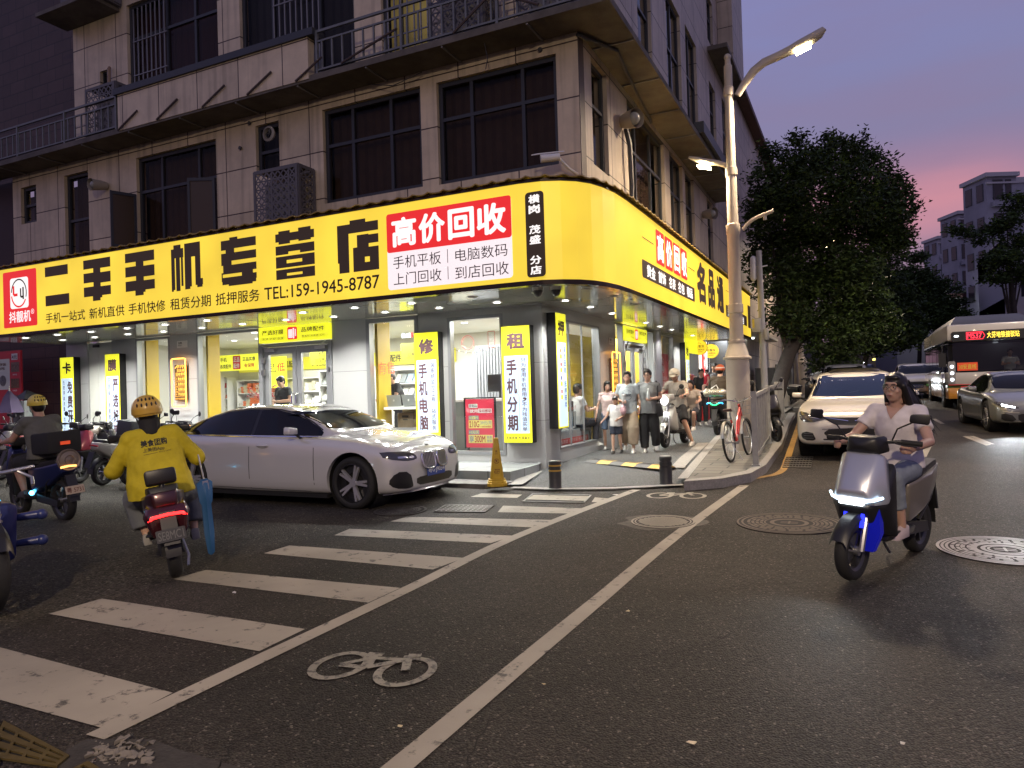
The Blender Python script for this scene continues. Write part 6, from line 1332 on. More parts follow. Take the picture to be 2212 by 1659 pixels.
farlight(1198,640,1212,825,37,YBX); farlight(1352,620,1368,790,44,REDL); farlight(1352,790,1420,812,44,glow('pinkish',(.9,.45,.6),.8)); farlight(1395,340,1445,600,46,glow('green_led',(.1,.65,.4),.9)); farlight(1450,400,1560,540,47,glow('blue_led',(.35,.5,.8),.8)); farlight(1460,540,1560,560,47,REDL); farlight(1380,545,1440,585,45,glow('teal_led',(.3,.8,.8),1.0)); farlight(1130,560,1215,640,40,glow('pale_shop',(.6,.75,.72),.7)); farlight(1465,700,1482,745,42,WHL)
farlight(1650,990,1690,1010,42,REDL)
T = thing('grey_kiosk','plain grey metal kiosk wall behind the slim mast and the trunk','kiosk',(-4,32,.5)); mb = MB(); a = fp(1190,1200,31); b = fp(1710,755,31); mb.box(a.x,31,.4,a.x*.45+b.x*.55,31.8,fp(1190,822,31).z); mb.box(a.x*.45+b.x*.55+.02,31.05,.4,b.x,31.8,b.z); part('panel',mb,mat('kiosk_grey',(.16,.155,.155),.5),T,30,w=True)
# ---- far lights, far lamp and flats on the right
mb = MB(); T = thing('far_lit_shops','distant shops with yellow and orange lights at the end of the street','shops',at(1985,800,125)); bz = at(1900,812,125)
rg = random.Random(8); GL = [glow('warm_dot',(1,.6,.15),3),glow('yellow_dot',(1,.85,.2),3),glow('white_dot',(.9,.95,1),3)]
mb = MB(); a = at(1880,830,128); b = at(2090,770,128); mb.box(a.x-6,a.y,1.5,b.x+6,a.y+8,6.5); part('block',mb,mat('far_block',(.08,.07,.07),.8),T,30,w=True)
for k in range(34):
    x = rg.uniform(1885,2075); y = rg.uniform(768,800); s = rg.uniform(.12,.35); c = at(x,y,124.); mb = MB(); w_ = s*rg.choice((1,1,2.5)); mb.box(c.x-w_,c.y-.1,c.z-s,c.x+w_,c.y+.1,c.z+s); part('lit_window',mb,rg.choice(GL),T,30,w=True)
c = at(1962,790,123.5); mb = MB(); mb.box(c.x-2.4,c.y,c.z-.9,c.x+2.4,c.y+.1,c.z+.7); part('lit_shop_front',mb,glow('yellow_front',(.9,.8,.06),1.3),T,30,w=True)
c = at(2170,705,62); c0 = at(2171,800,62); z0 = gz(0,c0.y)+.1; T = thing('street_lamp','single far street lamp with a small white glow above the bus','street lamp',(c0.x,c0.y,z0))
e = at(2140,637,62)-T.location; q = [at(x,y,62)-T.location for x,y in ((2172,690),(2170,660),(2163,647),(2150,640),(2140,637))]
mb = MB(); mb.tube([(0,0,0)]+q,.07,8); part('pole',mb,CREAM,T); mb = MB(); mb.ell(q[-1]+Vector((-.15,0,0)),(.35,.15,.10)); part('lamp_head',mb,glow('far_lamp',(.9,.97,1),18),T); lamp('POINT',T.location+q[-1]+Vector((-.2,-.6,-.3)),160,(.95,.97,1),.2)
FL = mat('flats_wall',(.36,.36,.40),.8,noise=.25,nscale=.35); FT = mat('flats_trim',(.55,.53,.52),.7)
def flats(px0,px1,ytop,depth,dpt,label,floors,wins):
    a = at(px0,ytop,depth); b = at(px1,ytop,depth); g0 = gz(0,a.y); T = thing('apartment_block',label,'apartment block',((a.x+b.x)/2,a.y,g0)); w_ = b.x-a.x; H = a.z-g0; y0 = a.y
    ex = Vector((b.x-a.x,b.y-a.y,0)).normalized(); P = Panel((a.x,a.y,g0),ex); L = (b-a).length
    mb = MB(); P.rect(mb,0,0,L*.38,H,-dpt,dpt); P.rect(mb,L*.38+.01,0,L,H-.3,-dpt,dpt-1.0); part('wall',mb,FL,T,30,w=True)
    mb = MB(); P.rect(mb,-.2,H,L*.4,H+.35,-dpt-.2,dpt+.5); P.rect(mb,L*.4+.01,H-.3,L+.2,H+.2,-dpt-.2,dpt-.7); P.rect(mb,-.1,H-.6,L*.4,H-.45,.01,.15); part('cornice',mb,FT,T,30,w=True)
    fh = H/floors
    for i in range(floors):
        for u,ww,hh in wins:
            v = fh*i+.95; uu = u*L; f_ = MB(); dd = 0 if u < .38 else -1.0
            P.rect(f_,uu,v,uu+ww,v+hh,dd+.005,.05); wn = part('window',f_,DKGREY,T,30,w=True); f_ = MB(); P.rect(f_,uu+.08,v+.08,uu+ww-.08,v+hh-.08,dd+.06); part('pane',f_,mat('night_pane',(.02,.02,.03),.15),wn,None,w=True)
        P2 = Panel(P.P(-.0,0,-dpt),P.n,(0,0,1)); v = fh*i+.95
        for uu in (.35,1.9): f_ = MB(); P2.rect(f_,uu,v,uu+.9,v+1.5,.005,.05); wn = part('window',f_,DKGREY,T,30,w=True); f_ = MB(); P2.rect(f_,uu+.08,v+.08,uu+.82,v+1.42,.06); part('pane',f_,mat('night_pane',(.02,.02,.03),.15),wn,None,w=True)
        mb = MB(); P.rect(mb,L*.05,fh*i+.3,L*.3,fh*i+.7,.01,.35); part('balcony_ledge',mb,FL,T,30,w=True)
flats(2130,2300,383,62,3.2,'nearest and tallest pale apartment block on the right',6,[(.08,.85,1.7),(.24,.5,1.7),(.62,.9,1.2)])
flats(2069,2124,463,78,3.2,'middle pale apartment block of the stepped row',6,[(.1,.8,1.6),(.55,.6,1.5)])
flats(2026,2068,516,92,3.2,'farthest pale apartment block of the stepped row',6,[(.12,.7,1.5),(.6,.6,1.4)])
T = thing('low_wall_building','low pale building with a red roof edge behind the far street lamp','building',at(2110,720,66)); a = at(2030,700,66); b = at(2175,617,66); Pq = Panel((a.x,a.y,0),Vector((b.x-a.x,b.y-a.y,0))); L = (Vector((b.x,b.y))-Vector((a.x,a.y))).length
mb = MB(); Pq.rect(mb,-4,.5,L,b.z-1.0,-4,4); part('wall',mb,mat('pale_wall',(.42,.40,.42),.8),T,30,w=True); mb = MB(); Pq.rect(mb,-4,b.z-1.0,L+.1,b.z-.6,-4,4.3); part('roof_edge',mb,mat('red_eaves',(.09,.035,.03),.7),T,30,w=True)
T = thing('white_block','white block with wide dark openings at the right edge','building',at(2190,700,50)); a = at(2150,560,50); g0 = gz(0,a.y)
mb = MB(); W3 = mat('white_block_wall',(.5,.48,.5),.7)
for z0,z1 in ((g0,2.2),(4.3,6.6),(8.8,10.6)): mb.box(a.x,a.y-3,z0,a.x+14,a.y+8,z1)
mb.box(a.x,a.y-2.99,g0,a.x+.9,a.y+7.9,10.5); part('wall',mb,W3,T,30,w=True); mb = MB(); mb.box(a.x+.9,a.y-2.5,g0,a.x+13.8,a.y+7.8,10.5); part('dark_opening',mb,DARKROOM,T,30,w=True)
# ================================================================ PEOPLE
def skin(c=(.50,.31,.22)): 
    m_ = mat('skin_%g' % c[0],c,.5); m_.node_tree.nodes['Principled BSDF'].inputs['Subsurface Weight'].default_value = .08; return m_
HAIRB = mat('black_hair',(.008,.007,.007),.38); EYEW = mat('eye_white',(.6,.58,.55),.3); EYED = mat('eye_dark',(.01,.008,.006),.2); LIP = mat('lips',(.36,.13,.11),.45)
def V(*a): return Vector(a)
DEF = dict(pelvis=(0,0,.94),waist=(0,0,1.06),chest=(0,-.005,1.24),neck=(0,.01,1.42),head=(0,-.02,1.585),
    shl=(.17,.01,1.385),shr=(-.17,.01,1.385),ell=(.23,.03,1.10),elr=(-.23,.03,1.10),wrl=(.22,-.08,.87),wrr=(-.22,-.08,.87),
    hil=(.088,0,.90),hir=(-.088,0,.90),knl=(.10,-.03,.50),knr=(-.10,-.03,.50),anl=(.10,.03,.085),anr=(-.10,.03,.085))
def hand(mb,w_,d,n,curl,s,side):
    """palm, four jointed fingers of unequal length and a thumb leaving the side of the palm"""
    d = d.normalized(); n = (n-d*n.dot(d)).normalized(); u = d.cross(n)*side
    c = w_+d*.045*s
    mb.hull([c+d*a*.04*s+u*b*(.036 if a > 0 else .026)*s+n*e*.011*s for a in (-1,1) for b in (-1,1) for e in (-1,1)]+[w_+u*b*.02*s+n*e*.014*s for b in (-1,1) for e in (-1,1)])
    for k,(off_,L) in enumerate(((-.028,.070),(-.0095,.080),(.0095,.074),(.027,.058))):
        p = c+d*.038*s+u*off_*s*1.05; L *= s; a1 = curl*.6; a2 = curl*1.5
        q = p+(d*math.cos(a1)+n*math.sin(a1))*L*.5; r = q+(d*math.cos(a2)+n*math.sin(a2))*L*.5
        mb.cap(p,.0088*s,q,.0082*s,8); mb.cap(q,.0082*s,r,.0068*s,8)
    p = w_+d*.025*s-u*.028*s; q = p+(d*.7-u*.65+n*.35).normalized()*.038*s; r = q+(d*.9-u*.1+n*.5*curl).normalized()*.032*s
    mb.cap(p,.0125*s,q,.010*s,8); mb.cap(q,.010*s,r,.008*s,8)
def person(label,loc,rot,H=1.62,J=None,shirt=None,bottom=None,shoes=(.6,.6,.58),hair='short',haircol=None,skc=(.50,.31,.22),head=(0,0),build=1.,lean=None,cat='person',
           sleeve=.55,glasses=False,vox=.010,curl=(.5,.5),palm=None,nohair=False,group=None,hem=.86,mask=None):
    """facing local -Y, left side +X. shirt=(colour, hem z); bottom=(kind, colour, length 0..1, flare)"""
    s = H/1.70; j = {k: Vector(v)*s for k,v in {**DEF,**(J or {})}.items()}; b = build
    T = thing('person',label,cat,loc,rot,group,lean); SK = skin(skc); mb = MB()
    HM = Matrix.Rotation(head[0],3,'Z')@Matrix.Rotation(head[1],3,'X'); hc = j['head']
    def hp(x,y,z): return hc+HM@(V(x,y,z)*s)
    # skull, jaw, nose, ears, neck
    mb.ell(hp(0,.012,.022),(.077*s,.096*s,.098*s),16,10,HM); mb.ell(hp(0,-.018,-.040),(.060*s,.070*s,.078*s),14,9,HM); mb.ell(hp(0,-.045,-.088),(.030*s,.030*s,.026*s),10,7,HM)
    mb.hull([hp(x,y,z) for x,y,z in ((-.009,-.082,.022),(.009,-.082,.022),(-.018,-.088,-.022),(.018,-.088,-.022),(0,-.108,-.018),(0,-.092,.02),(0,-.084,-.032))])
    for k in (-1,1): mb.ell(hp(k*.076,.012,-.008),(.012*s,.020*s,.032*s),8,6,HM)
    for k in (-1,1): mb.ell(hp(k*.042,-.056,-.022),(.026*s,.024*s,.026*s),10,6,HM)
    mb.ell(hp(0,-.086,-.056),(.022*s,.012*s,.012*s),10,6,HM); mb.ell(hp(0,-.073,.038),(.055*s,.018*s,.016*s),10,6,HM)
    nk = .050*b*s; mb.cap(j['neck']-V(0,0,.02)*s,nk*1.1,hc+HM@V(0,.02,-.06)*s,nk,14)
    def sec(p,rx,ry): return (p,rx*s*b,ry*s*b)
    sw = abs(j['shl'].x-j['shr'].x)/2/s
    ch,pv,wa,nb = j['chest'],j['pelvis'],j['waist'],j['neck']
    mb.ecyl([sec(pv-V(0,0,.07)*s,.12,.09),sec(pv,.158,.108),sec(wa,.132,.095),sec(ch,.155,.108),sec(ch.lerp(nb,.6),.14,.09),sec(nb,.055,.05)])
    mb.cap(j['shl'],.055*s*b,j['shr'],.055*s*b)
    arms = (('l',1),('r',-1))
    for k,sd in arms:
        S,E,W,Hp,Kn,An = (j[q+k] for q in ('sh','el','wr','hi','kn','an'))
        mb.cap(S,.052*s*b,E,.037*s*b); mb.cap(E,.037*s*b,E.lerp(W,.35),.037*s*b); mb.cap(E.lerp(W,.35),.037*s*b,W,.025*s)
        n = V(0,-1,0) if palm is None else V(*palm)
        hand(mb,W,W-E,V(-sd,0,0) if palm is None else n,curl[0 if k == 'l' else 1],s,sd)
        mb.cap(Hp,.084*s*b,Kn,.056*s*b); mb.cap(Kn,.054*s*b,Kn.lerp(An,.35),.053*s*b); mb.cap(Kn.lerp(An,.35),.053*s*b,An,.034*s)
        ft = (j.get('to'+k) or V(0,-1,0)*s); ft = V(ft.x,ft.y,0).normalized() if 'to'+k in j else V(0,-1,0)
        mb.hull([An+ft*a*s+V(-ft.y,ft.x,0)*c*s+V(0,0,z)*s for a,c,z in ((-.06,-.03,-.075),(-.06,.03,-.075),(.15,-.035,-.075),(.15,.035,-.075),(.18,0,-.07),(.13,0,-.035),(-.05,-.025,0),(-.05,.025,0),(.04,0,.01))])
    body = remesh('body',mb,SK,T,vox,3)
    # face
    for k in (-1,1):
        mb = MB(); mb.ell(hp(k*.030,-.0765,.010),(.0115*s,.009*s,.0048*s),10,6,HM); e = part('eye',mb,EYEW,T,60)
        mb = MB(); mb.ell(hp(k*.030,-.0838,.010),(.0062*s,.0045*s,.0046*s),8,6,HM); part('iris',mb,EYED,e,60)
        mb = MB(); mb.tube([hp(k*.014,-.090,.030),hp(k*.030,-.0905,.036),hp(k*.047,-.082,.031)],.0032*s,5); part('eyebrow',mb,HAIRB,T,60)
    mb = MB(); mb.ell(hp(0,-.0945,-.054),(.022*s,.007*s,.006*s),10,6,HM); part('mouth',mb,LIP,T,60)
    if glasses:
        mb = MB()
        for k in (-1,1): mb.tube([hp(k*.032+.024*math.cos(a),-.099,.008+.020*math.sin(a)) for a in [2*math.pi*q/16 for q in range(16)]],.0022*s,5,close=True); mb.tube([hp(k*.056,-.098,.010),hp(k*.080,.01,.012)],.002*s,5)
        mb.tube([hp(-.008,-.1,.012),hp(.008,-.1,.012)],.002*s,5); part('glasses',mb,DKGREY,T,60)
    # hair
    if not nohair:
        HC = mat('hair_%g' % haircol[0],haircol,.4) if haircol else HAIRB; mb = MB()
        mb.ell(hp(0,.020,.040),(.089*s,.104*s,.096*s),18,10,HM,.32,1); mb.ell(hp(0,.050,-.005),(.080*s,.068*s,.090*s),16,9,HM)
        if hair == 'short': mb.ell(hp(0,-.052,.090),(.062*s,.038*s,.030*s),12,7,HM)
        if hair in ('bun','tied','pony'): mb.ell(hp(0,-.048,.086),(.066*s,.040*s,.028*s),12,7,HM)
        if hair == 'bun': mb.ell(hp(0,.10,.09),.05*s,M=HM)
        if hair in ('tied','pony'): mb.chain([(hp(.02,.11,-.02),.035*s),(hp(.05,.13,-.09),.03*s),(hp(.07,.12,-.19),.018*s)])
        if hair == 'bob':
            for k in (-1,1): mb.cap(hp(k*.07,.01,.0),.026*s,hp(k*.072,.0,-.10),.022*s)
            mb.ell(hp(0,-.050,.085),(.07*s,.045*s,.032*s),12,7,HM)
        if hair == 'long':
            mb.chain([(hp(0,.06,.0),.085*s),(hp(.08,.11,-.13),.062*s),(hp(.14,.17,-.25),.035*s),(hp(.18,.21,-.33),.012*s)]); mb.cap(hp(-.072,.0,.02),.026*s,hp(-.07,.02,-.16),.020*s); mb.cap(hp(.074,-.01,.02),.026*s,hp(.10,.05,-.14),.03*s)
            mb.ell(hp(0,-.045,.088),(.064*s,.040*s,.026*s),12,7,HM)
        remesh('hair',mb,HC,T,.009,2)
        if hair == 'long':
            mb = MB(); rh = random.Random(6)
            for q in range(300):
                a = rh.uniform(-.08,.08); b_ = rh.uniform(-.07,.05); e = rh.uniform(.55,1.25); f = rh.gauss(0,.03); g = rh.gauss(0,.035)
                mb.tube([hp(a,.06+b_*.5,b_+.02),hp(a*.8+.07*e+f*.4,.12+b_*.4,-.11*e+b_*.6),hp(.11*e+f*.7+a*.5,.16*e+g*.4,-.22*e+b_*.4+g*.6),hp(.15*e+f+a*.4,.19*e+g*.6,-.32*e+g)],[.003,.0026,.0018,.0007],4)
            part('loose_hair',mb,HC,T,60)
    # shirt
    if shirt:
        col,hemz = shirt[0],shirt[1]*s; CM = mat('cloth_%g_%g' % (col[0],col[2]),col,.8,noise=.15,nscale=9,bump=.5,bscale=11); mb = MB(); q = 1.12*b; ch2 = ch+V(0,-.004,0)
        f = (hemz-pv.z)/max(1e-3,(wa.z-pv.z)); hp_ = pv+(wa-pv)*f if f < 1 else wa
        def S_(p,rx,ry): return (p,rx*s*q,ry*s*q)
        fl = shirt[2] if len(shirt) > 2 else 1.0
        mb.ecyl([S_(V(hp_.x,hp_.y,hemz),.166*fl,.125*fl),S_(pv.lerp(wa,.6),.158*fl,.12*fl),S_(wa,.150*fl,.115*fl),S_(ch2,.168,.122),S_(ch.lerp(nb,.55),.158,.105),S_(ch.lerp(nb,.85),.105,.08),S_(nb-V(0,0,.006)*s,.062,.058)],22)
        mb.cap(j['shl']+V(0,0,-.004)*s,.062*s*q,j['shr']+V(0,0,-.004)*s,.062*s*q,16)
        for k,sd in arms:
            S,E,W = j['sh'+k],j['el'+k],j['wr'+k]; mb.ell(S+V(-sd*.012,0,-.008)*s,.060*s*q,12,8)
            e = S.lerp(E,min(1,sleeve)*1.05); mb.cyl(S,e,.057*s*q,(.054 if sleeve < 1 else .052)*s*q,n=16)
            if sleeve > 1: mb.ell(E,.053*s*q); mb.cyl(E,E.lerp(W,sleeve-1),.052*s*q,.042*s*q,n=16)
        remesh('shirt',mb,CM,T,max(.011,vox),3,fold=.022)
    if bottom:
        kind,col,Ln,fl = bottom; CM = mat('cloth_%g_%g' % (col[0],col[2]),col,.85,noise=.2,nscale=7,bump=.5,bscale=9); mb = MB()
        mb.ecyl([(pv-V(0,0,.085)*s,.15*s*b*1.05,.112*s*b*1.05),(pv,.168*s*b,.122*s*b),(wa.lerp(pv,.4),.146*s*b,.112*s*b)],20)
        for k,sd in arms:
            Hp,Kn,An = (j[q+k] for q in ('hi','kn','an')); mb.ell(Hp,.098*s*b,12,8)
            if kind == 'skirt': continue
            if Ln <= 1: mb.cyl(Hp,Hp.lerp(Kn,Ln),.096*s*b,.078*s*b*fl,n=16)
            else: mb.cyl(Hp,Kn,.096*s*b,.074*s*b*fl,n=16); mb.ell(Kn,.073*s*b*fl,12,8); mb.cyl(Kn,Kn.lerp(An,Ln-1),.072*s*b*fl,.058*s*b*fl,n=16)
        remesh('trousers' if Ln > 1 else 'shorts',mb,CM,T,max(.011,vox),2,fold=.020)
    for k,sd in arms:
        if shoes is None: break
        An = j['an'+k]; ft = j.get('to'+k,V(0,-1,0)); ft = V(ft.x,ft.y,0).normalized(); sdv = V(-ft.y,ft.x,0); mb = MB()
        mb.hull([An+(ft*a+sdv*c+V(0,0,z))*s for a,c,z in ((-.075,-.035,-.085),(-.075,.035,-.085),(.15,-.043,-.085),(.15,.043,-.085),(.195,-.02,-.082),(.195,.02,-.082),(.17,0,-.045),(.10,-.03,-.030),(.10,.03,-.030),(-.06,-.035,.01),(-.06,.035,.01),(.03,0,.02))])
        part('shoe',mb,mat('shoe_%g' % shoes[0],shoes,.6),T,40,bevel=.008)
    T['_s'] = s
    return T,j,s,hp
def vneck(T,j,s,w_=.07,dp=.11,skc=(.42,.26,.20)):
    o = [c for c in T.children if c.name.startswith('shirt')][0]; bv_ = BVHTree.FromPolygons([v.co.copy() for v in o.data.vertices],[tuple(p_.vertices) for p_ in o.data.polygons]); n = j['neck']; rows = []
    for i in range(13):
        u = -w_+2*w_*i/12; r_ = []
        for k in range(6):
            z = n.z+.035-(dp*(1-abs(u)/w_)+.02)*k/5; h = bv_.ray_cast(V(n.x+u,n.y-.6,z),V(0,1,0)); r_.append((h[0] if h[0] is not None and h[0].y < n.y+.02 else V(n.x+u,n.y-.045,z))+V(0,-.009,0))
        rows.append(r_)
    part('neckline_skin',MB().ring(rows,False,False,False),skin(skc),T,60)
def clean(T):
    if '_s' in T: del T['_s']
def on(x,y,dz=.082): p = gp(x,y,dz); return p
# --- pedestrians walking down the side lane towards the crossing
Tw,j,s,hp = person('young woman in grey T-shirt and wide black trousers with a black shoulder bag',on(1404,976),.12,1.56,J=dict(anl=(.12,.10,.12),knl=(.11,.02,.52),anr=(-.09,-.06,.085),wrr=(-.27,-.02,.84),elr=(-.25,.04,1.10),ell=(.25,.02,1.12),wrl=(.10,-.20,1.10)),
   shirt=((.155,.165,.165),.80,1.06),bottom=('t',(.012,.012,.013),1.97,1.35),hair='bun',glasses=True,build=1.10,shoes=(.5,.5,.48)); clean(Tw)
mb = MB(); mb.hull([j['pelvis']+V(*p)*s for p in ((.17,-.12,.06),(.25,-.10,.07),(.17,.14,.04),(.25,.14,.04),(.18,-.13,-.22),(.31,-.08,-.20),(.18,.13,-.22),(.30,.13,-.20))])
Tb = thing('shoulder_bag','black cloth shoulder bag hanging at the side of the woman in grey','bag',Tw.location,.12); part('bag_body',mb,mat('bag_black',(.012,.012,.014),.8),Tb,40,bevel=.02)
mb = MB(); mb.tube([j['pelvis']+V(.20,-.08,.09)*s,j['shl']+V(.03,-.05,.0)*s,j['shl']+V(.0,.0,.07)*s,j['shl']+V(.03,.06,.0)*s,j['pelvis']+V(.22,.10,.08)*s],.018,6); part('strap',mb,mat('bag_black',(.012,.012,.014),.8),Tb)
def bottle(parent_loc,rot,p,label,cup=False):
    T = thing('cup' if cup else 'bottle',label,'cup' if cup else 'bottle',parent_loc,rot); mb = MB(); gl = mat('clear_plastic',(.45,.48,.48),.15)
    mb.lathe([(.028,0),(.03,.02),(.03,.12),(.012,.16),(.012,.18)] if not cup else [(.03,0),(.042,.12)],14,p); part('vessel',mb,gl,T); mb = MB(); mb.lathe([(.014,.18),(.014,.2),(0,.2)] if not cup else [(.044,.12),(.044,.13),(0,.135)],12,p); part('lid',mb,WHITEP,T)
bottle(Tw.location,.12,j['wrl']+V(-.06,-.06,.0)*s,'clear water bottle held in front by the woman in grey')
Tw,j,s,hp = person('smiling woman in pale blue printed T-shirt and loose khaki cropped trousers',on(1360,977),.15,1.54,J=dict(anl=(.10,-.14,.085),knl=(.11,-.12,.50),anr=(-.10,.16,.13),knr=(-.10,.0,.51),ell=(.26,.02,1.12),wrl=(.24,-.06,.90),elr=(-.25,.02,1.12),wrr=(-.10,-.20,1.08)),
   shirt=((.33,.37,.38),.82,1.06),bottom=('t',(.30,.24,.17),1.78,1.75),hair='tied',glasses=True,build=1.02,shoes=(.5,.49,.47)); clean(Tw)
mb = MB(); P = Panel(j['chest']+V(0,-.155,-.03)*s,(1,0,0),(0,.05,1)); P.text(mb,'Smile',-.08,-.03,.08,.05,0,.02); P.disc(mb,0,.0,.10,0,24,r2=.095); P.text(mb,'sunshine day',-.05,.06,.05,.075,0); part('print',mb,mat('dark_print',(.03,.04,.06),.7),Tw,None)
bottle(Tw.location,.15,j['wrr']+V(.05,-.07,.0)*s,'clear drink cup held by the woman in pale blue',True)
T = thing('plastic_bag','see-through bag with pink packets held between the two women','bag',Tw.location,.15); mb = MB(); c = j['wrr']+V(.03,-.05,-.18)*s; mb.ell(c,(.06,.035,.09)); mb.tube([c+V(0,0,.07),j['wrr']+V(.02,-.03,.0)*s],.012,6); part('bag_body',mb,mat('pink_bag',(.55,.35,.38),.4,noise=.5,nscale=25),T)
Tw,j,s,hp = person('little boy in white T-shirt and navy shorts looking down while walking',V(-4.14,13.15,gz(0,13.15)+.082),.05,1.09,J=dict(head=(0,-.05,1.57),anl=(.12,.06,.10),anr=(-.08,-.14,.085),knr=(-.08,-.12,.50),ell=(.24,.0,1.12),wrl=(.12,-.17,1.02),elr=(-.26,-.04,1.12),wrr=(-.40,-.12,.95)),
   shirt=((.55,.54,.52),.80,1.12),bottom=('s',(.015,.02,.035),.85,1.25),hair='short',head=(.15,.40),build=.98,shoes=(.03,.03,.03)); clean(Tw)
Tw,j,s,hp = person('girl in pale pink T-shirt and blue shorts behind the little boy',V(-4.44,13.60,gz(0,13.6)+.082),.25,1.36,J=dict(anl=(.10,-.10,.085),knl=(.10,-.1,.5),anr=(-.10,.12,.11),ell=(.23,.03,1.1),wrl=(.22,-.05,.88),elr=(-.25,.0,1.1),wrr=(-.30,-.07,.85)),
   shirt=((.50,.38,.36),.86,1.0),bottom=('s',(.05,.075,.12),.95,1.2),hair='bob',head=(.3,.05),build=.88,shoes=(.48,.47,.45)); clean(Tw)
# --- woman with baby, man in cap, farther people
Tw,j,s,hp = person('woman in black V-neck top and black trousers holding a baby by the fruit shop',on(1518,918),.35,1.55,J=dict(ell=(.24,.0,1.12),wrl=(.10,-.22,1.08),elr=(-.26,.0,1.10),wrr=(-.02,-.25,1.02)),shirt=((.014,.014,.015),.84,1.02),bottom=('t',(.013,.014,.018),1.95,1.2),hair='tied',head=(-.1,.1),shoes=(.51,.5,.48)); clean(Tw); wl = Tw.location.copy()
Tw,j,s,hp = person('baby in a red sleeveless dress carried by the woman in black',wl+V(.20,-.24,.72),-1.2,.78,J=dict(knl=(.12,-.22,.78),anl=(.14,-.26,.50),knr=(-.12,-.22,.78),anr=(-.14,-.26,.50),head=(0,-.02,1.62)),shirt=((.45,.02,.04),.80,1.2),hair='bun',build=1.2,sleeve=.2,shoes=(.52,.5,.5),skc=(.52,.33,.25)); clean(Tw)
Tw,j,s,hp = person('man in a dark cap standing behind the rider in the orange helmet',on(1547,912),.2,1.70,shirt=((.06,.06,.065),.84),bottom=('t',(.02,.02,.03),1.95,1.1)); clean(Tw)
mb = MB(); mb.ell(hp(0,.01,.045),(.092*s,.11*s,.085*s),16,8,None,.5,1); mb.hull([hp(x,y,z) for x,y,z in ((-.07,-.08,.05),(.07,-.08,.05),(-.05,-.16,.035),(.05,-.16,.035),(-.07,-.08,.06),(.07,-.08,.06),(0,-.17,.045))]); part('cap',mb,mat('cap_black',(.02,.02,.02),.8),Tw)
Tw,j,s,hp = person('woman in a striped shirt sitting on the low ledge beside the leaning trunk',on(1690,868,.1),.9,1.58,J=dict(pelvis=(0,0,.50),waist=(0,-.02,.63),chest=(0,-.07,.80),neck=(0,-.12,.97),head=(0,-.18,1.12),shl=(.17,-.10,.94),shr=(-.17,-.10,.94),ell=(.22,-.14,.70),elr=(-.22,-.14,.70),wrl=(.08,-.32,.62),wrr=(-.08,-.32,.62),hil=(.09,-.02,.47),hir=(-.09,-.02,.47),knl=(.10,-.42,.50),knr=(-.10,-.42,.50),anl=(.10,-.40,.09),anr=(-.10,-.40,.09)),shirt=((.16,.17,.17),.42),bottom=('t',(.03,.03,.04),1.9,1.1),hair='bob',head=(0,.5)); clean(Tw); bl = Tw.location
mb = MB(); mb.box(bl.x-.6,bl.y-.25,bl.z,bl.x+.6,bl.y+.25,bl.z+.36); solo('ledge',mb,GRAN,'low granite ledge under the seated woman beside the trunk','bench')
# --- shop people
SITC = dict(pelvis=(0,0,.52),waist=(0,0,.64),chest=(0,-.03,.82),neck=(0,-.04,1.0),head=(0,-.08,1.16),shl=(.17,-.03,.96),shr=(-.17,-.03,.96),ell=(.24,-.12,.74),elr=(-.24,-.12,.74),wrl=(.14,-.36,.76),wrr=(-.14,-.36,.76),hil=(.09,-.02,.48),hir=(-.09,-.02,.48),knl=(.12,-.42,.50),knr=(-.12,-.42,.50),anl=(.12,-.40,.09),anr=(-.12,-.40,.09))
p = ony(610,800,12.3); Tw,j,s,hp = person('shop assistant in a dark T-shirt reading a phone behind the front door',(p.x,12.3,.31),-.1,1.66,J=dict(head=(0,-.06,1.57),ell=(.26,-.02,1.14),wrl=(.08,-.28,1.12),elr=(-.25,0,1.12),wrr=(-.05,-.25,1.08)),shirt=((.035,.04,.045),.82,1.05),bottom=('t',(.02,.02,.03),1.95,1.1),hair='short',head=(0,.4),build=1.05); clean(Tw)
p = ony(862,790,12.7); Tw,j,s,hp = person('man in a black polo shirt bending over papers behind the laptops',(p.x,12.7,.31),-.7,1.70,J=dict(chest=(0,-.06,1.24),neck=(0,-.12,1.40),head=(0,-.2,1.53),shl=(.17,-.08,1.36),shr=(-.17,-.08,1.36),ell=(.24,-.16,1.10),wrl=(.10,-.42,1.08),elr=(-.24,-.16,1.10),wrr=(-.06,-.42,1.06)),shirt=((.022,.023,.025),.82,1.04),bottom=('t',(.02,.02,.03),1.95,1.1),hair='short',head=(0,.5),haircol=(.02,.012,.008)); clean(Tw)
T = thing('paper_sheet','white sheets held by the man in the black polo','paper',(p.x-.34,12.35,1.40),-.7); mb = MB(); mb.box(-.1,-.14,0,.1,.14,.012); part('sheets',mb,WHT,T,None)
p = ony(1240,830,13.3); Tw,j,s,hp = person('clerk in a white T-shirt seated at the desk behind the side window',(p.x,13.35,.34),2.6,1.66,J=SITC,shirt=((.45,.45,.44),.46,1.05),bottom=('t',(.03,.03,.04),1.9,1.1),hair='short'); clean(Tw)
T = thing('office_chair','dark office chair of the clerk behind the side window','chair',(p.x,13.35,.31),2.6); mb = MB(); mb.box(-.22,-.2,.36,.22,.22,.42); part('seat',mb,BLACK,T,30,bevel=.02); mb = MB(); mb.box(-.2,.2,.45,.2,.24,.95); part('backrest',mb,BLACK,T,30,bevel=.02)
mb = MB(); mb.cyl((0,0,.05),(0,0,.36),.03)
for k in range(5): mb.cyl((0,0,.06),(.25*math.cos(k*1.257),.25*math.sin(k*1.257),.03),.018)
part('base',mb,STEEL,T)
